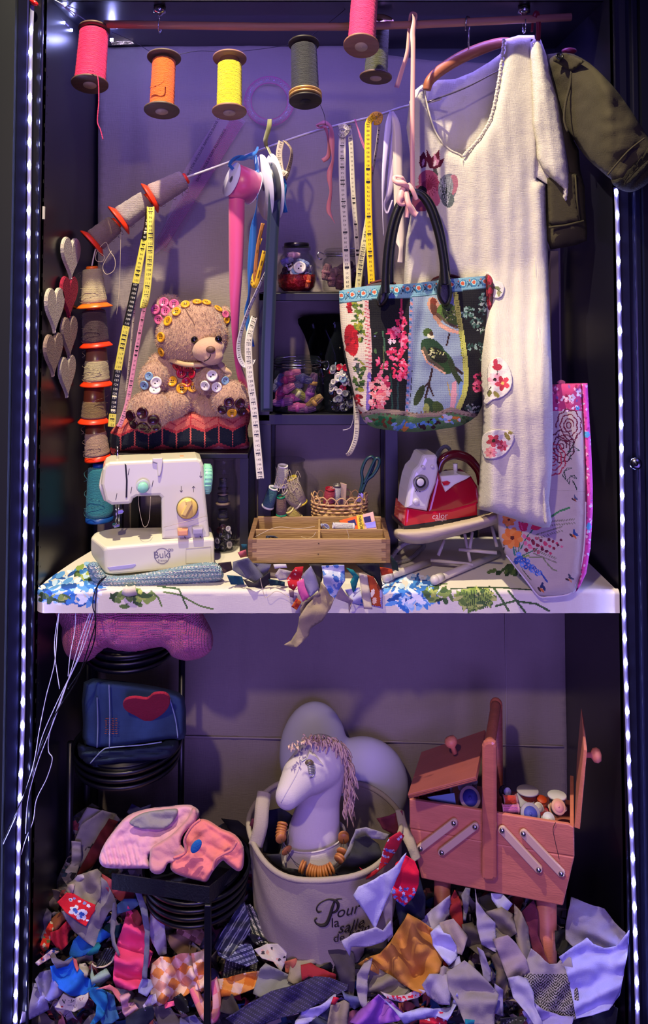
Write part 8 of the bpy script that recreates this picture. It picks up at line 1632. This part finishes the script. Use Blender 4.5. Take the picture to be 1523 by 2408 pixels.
rag('pale lilac cloth at the bottom right', 'E', [(340, 1240), (440, 1320), (600, 1370), (720, 1380), (700, 1456), (300, 1456), (240, 1330)], '#8c84c0', lift=.06)
rag('shiny light strip running down to the bottom right', 'E', [(180, 980), (260, 1010), (320, 1130), (330, 1260), (420, 1456), (340, 1456), (260, 1330), (130, 1180), (80, 1000)], '#9c98c0', lift=.075, amp=.8)
rag('black folded cloth in the bottom right corner', 'E', [(720, 1390), (940, 1310), (1100, 1260), (1180, 1300), (1160, 1456), (760, 1456)], '#0c0e20', lift=.03)
rag('small tweed scrap with white frayed edge at the bottom', 'E', [(0, 1400), (200, 1380), (245, 1400), (200, 1456), (0, 1456)], '#34343c', lift=.07, pt=floral('#24242c', ['#70707c', '#101014'], (1180, 2395, 1240, 2408), 40, 18, 1, 2))
# ---- inside the bin
rag('charcoal felt cloth in the bin right of the horse', 'P', [(795, 2040), (822, 2010), (835, 1972), (860, 1964), (890, 1985), (898, 2010), (885, 2040), (870, 2064), (830, 2070), (790, 2066), (778, 2055)], '#28282c', Y=.03, amp=1.6)
rag('charcoal felt piece in the bin, left front', 'P', [(625, 2010), (660, 2008), (665, 2040), (700, 2045), (745, 2062), (730, 2070), (680, 2055), (640, 2030)], '#28282c', Y=.06)
rag('white cloth edge draped over the grey felt in the bin', 'P', [(805, 2020), (820, 1990), (836, 1950), (860, 1945), (915, 1962), (905, 1975), (860, 1968), (838, 1975), (825, 2005), (808, 2030)], '#8c8894', Y=.045)
rag('red cotton with small blue flowers hanging over the bin rim', 'P', [(845, 2040), (860, 2068), (880, 2058), (912, 2030), (935, 1995), (950, 1965), (940, 1955), (915, 1970), (900, 2000), (890, 2040), (868, 2055)], '#b41830', Y=-.01, amp=.8, pt=floral('#b81c34', ['#c8c8e0', '#4858a8', '#c01c34', '#8c90c8', '#b81c34'], (845, 1955, 950, 2068), 90, 19, 2, 5))
rag('bright red cloth with blue floral frayed end, beside the sewing box', 'P', [(930, 2030), (955, 2012), (975, 2025), (985, 2050), (984, 2080), (972, 2110), (950, 2132), (925, 2112), (912, 2080), (925, 2050)], '#d40c34', Y=-.045, amp=.8, pt=paint('#d80c38', [('e', random.Random(i).uniform(912, 975), 2088+random.Random(i+99).uniform(0, 44)+.0, 4, 3, i*20, ['#6c78c8', '#c8c8e8', '#40489c'][i % 3]) for i in range(46)]))
rag('dark navy denim with a zip behind the red cloth', 'P', [(935, 2090), (985, 2060), (1000, 2110), (998, 2160), (970, 2170), (940, 2180), (930, 2130)], '#101830', Y=.02)
rag('mauve-red cloth at the back right of the bin', 'P', [(885, 1925), (915, 1918), (945, 1905), (950, 1950), (925, 1962), (900, 1950)], '#6c2440', Y=.14)
rag('navy cloth inside the bin, behind the left strap', 'P', [(628, 1905), (660, 1900), (690, 1920), (680, 1980), (650, 2010), (618, 2005)], '#141430', Y=.19)
rag('wine red corner at the left rim of the bin', 'P', [(583, 1950), (592, 1925), (604, 1925), (600, 1955), (590, 1965)], '#4c1430', Y=.12, amp=.3)
# ---- on the covered board
UY = lambda y: .02
def ur(label, pts, col, Y=.03, **k): return rag(label, 'U', pts, col, Y=Y, **k)
ur('large slate-grey cloth roll at the left of the rags on the board', [(215, 130), (330, 100), (400, 180), (450, 250), (380, 290), (270, 230), (210, 190)], '#5c5c68', .02, amp=1.4)
ur('dark brown cloth under the slate-grey roll', [(290, 260), (380, 290), (490, 200), (490, 290), (440, 325), (330, 320)], '#2a2428', .01)
ur('grey-violet cloth behind the slate-grey roll', [(330, 140), (500, 150), (470, 220), (410, 270), (380, 200)], '#56546c', .03)
ur('brown scrap touching the knitted scarf', [(105, 140), (200, 130), (210, 190), (150, 215), (110, 180)], '#38282a', .045)
ur('teal scrap under the brown one on the board', [(170, 230), (280, 240), (300, 300), (200, 300)], '#104458', .015)
ur('pink stringy scrap left of the wooden tray', [(250, 60), (310, 40), (318, 90), (270, 100)], '#c06068', .06)
ur('teal crumpled scrap at the left corner of the wooden tray', [(275, 0), (318, 0), (318, 30), (285, 35)], '#1c5468', .08)
ur('small white paper scrap under the wooden tray', [(515, 150), (610, 148), (618, 175), (525, 182)], '#c8c4c0', .015, amp=.2)
ur('white rolled scrap with dark red lining, board front', [(525, 230), (560, 180), (640, 200), (690, 210), (640, 260), (560, 270)], '#a09898', .015, amp=1.4)
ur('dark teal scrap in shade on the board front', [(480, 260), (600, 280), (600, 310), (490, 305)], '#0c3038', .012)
ur('red cotton with white dots hanging over the board edge', [(680, 170), (740, 165), (730, 240), (700, 300), (670, 345), (630, 320), (615, 260)], '#a81424', -.01, amp=.6, pt=floral('#a81020', ['#d8b8a8', '#b01824'], (670, 1330, 715, 1390), 34, 30, 1.5, 3))
ur('bright pink square patch hanging over the board edge', [(690, 280), (740, 255), (785, 390), (735, 430), (700, 350)], '#cc5890', -.022, amp=.4)
ur('grey-lilac linen patch beside the pink one', [(725, 240), (795, 160), (830, 230), (860, 330), (790, 395), (755, 320)], '#8c88a0', -.02, amp=.7)
ur('orange and red checked scrap end at the board edge', [(650, 465), (690, 400), (725, 430), (690, 490)], '#b03018', -.022, amp=.3, pt=checks(25, 10, '#a82818', '#c85c1c', '#a82818'))
ur('small grey patch below the red dotted cotton', [(630, 340), (670, 345), (668, 400), (640, 390)], '#8c7470', -.018, amp=.3)
ur('dark olive cloth behind the blue and white print', [(780, 150), (880, 150), (880, 260), (860, 330), (830, 240)], '#34302e', .0)
ur('long beige strip hanging far below the board', [(870, 280), (970, 400), (940, 480), (880, 570), (830, 600), (790, 630), (780, 680), (740, 720), (690, 770), (640, 765), (595, 750), (650, 715), (690, 650), (710, 540), (770, 450), (860, 350)], '#98886c', -.03, amp=1.3)
ur('grey-beige strip fold behind the long beige one', [(750, 430), (860, 350), (870, 400), (780, 440), (720, 540), (715, 480)], '#807068', -.02)
ur('blue and white toile cloth centre, hanging like a kerchief', [(875, 160), (1045, 155), (1050, 270), (1000, 350), (975, 410), (940, 380), (890, 290)], '#7c94c0', -.035, amp=.9, pt=floral('#b4bccc', ['#3c64a8', '#5078b8', '#c8ccd8', '#b4bccc', '#6c8cc4'], (755, 1325, 815, 1410), 60, 33, 4, 9))
ur('lilac and grey cloth ends below the toile', [(975, 400), (1020, 320), (1060, 380), (1110, 420), (1080, 520), (1075, 440)], '#8c7c84', -.03)
ur('teal green strip right of the toile', [(1060, 175), (1110, 190), (1155, 240), (1130, 330), (1110, 360), (1090, 280), (1110, 240)], '#0c7470', -.02, amp=.8)
ur('pale blue print patch low at the board edge', [(1050, 340), (1160, 320), (1190, 460), (1100, 440)], '#8c9cc8', -.012, pt=floral('#a8a8c4', ['#3c6cb8', '#a8a8c4'], (810, 1380, 855, 1425), 16, 35, 3, 6))
ur('cream strip hanging straight at the board edge', [(1155, 215), (1215, 230), (1255, 485), (1190, 480)], '#b8ac98', -.032, amp=.4)
ur('orange-brown printed cloth with lilac border', [(1215, 230), (1260, 240), (1330, 360), (1330, 480), (1250, 460)], '#9c3c20', -.02, amp=.7, pt=paint('#943818', [('e', 875, 1395, 5, 10, 20, '#c8b8b8'), ('e', 890, 1380, 4, 9, -20, '#5c1c10'), ('e', 880, 1412, 5, 8, 0, '#c4a49c'), ('l', [(895, 1390), (899, 1432), (872, 1426)], 7, '#8c84c0')]))
ur('black velvet cloth under the tray right corner', [(1130, 150), (1300, 145), (1330, 300), (1320, 340), (1270, 250), (1200, 210)], '#0c0a18', .0)
ur('red and orange crinkled scrap right of the tray', [(1310, 170), (1400, 185), (1410, 215), (1320, 235)], '#a83c14', .01)
ur('dark green cord bundle at the tray right corner', [(1388, 80), (1440, 140), (1450, 200), (1400, 180)], '#0c2420', .04)
for k, (lb, pts) in enumerate((('thin white thread trailing from the rags on the board edge', [(612, 1360), (616, 1380), (625, 1405), (650, 1390), (680, 1405)]), ('frayed lilac thread below the toile kerchief', [(828, 1415), (822, 1430), (820, 1442)]), ('blue thread loop on the board right of the rags', [(896, 1380), (905, 1372), (915, 1370), (918, 1378), (905, 1382)]), ('white bent thread in the lower left of the heap', [(216, 2266), (225, 2273), (245, 2273), (262, 2262), (268, 2250)]), ('white thread loop at the bottom centre', [(655, 2405), (665, 2392), (685, 2386), (702, 2382)]))):
    wire('loose_thread', lb, [P(x, y, (-.03 if y < 1500 else .03)) for x, y in pts], .0007 if k < 3 else .0018, TH1 if k != 2 else mat('blue_cord', '#1c2c50'), cat='thread')
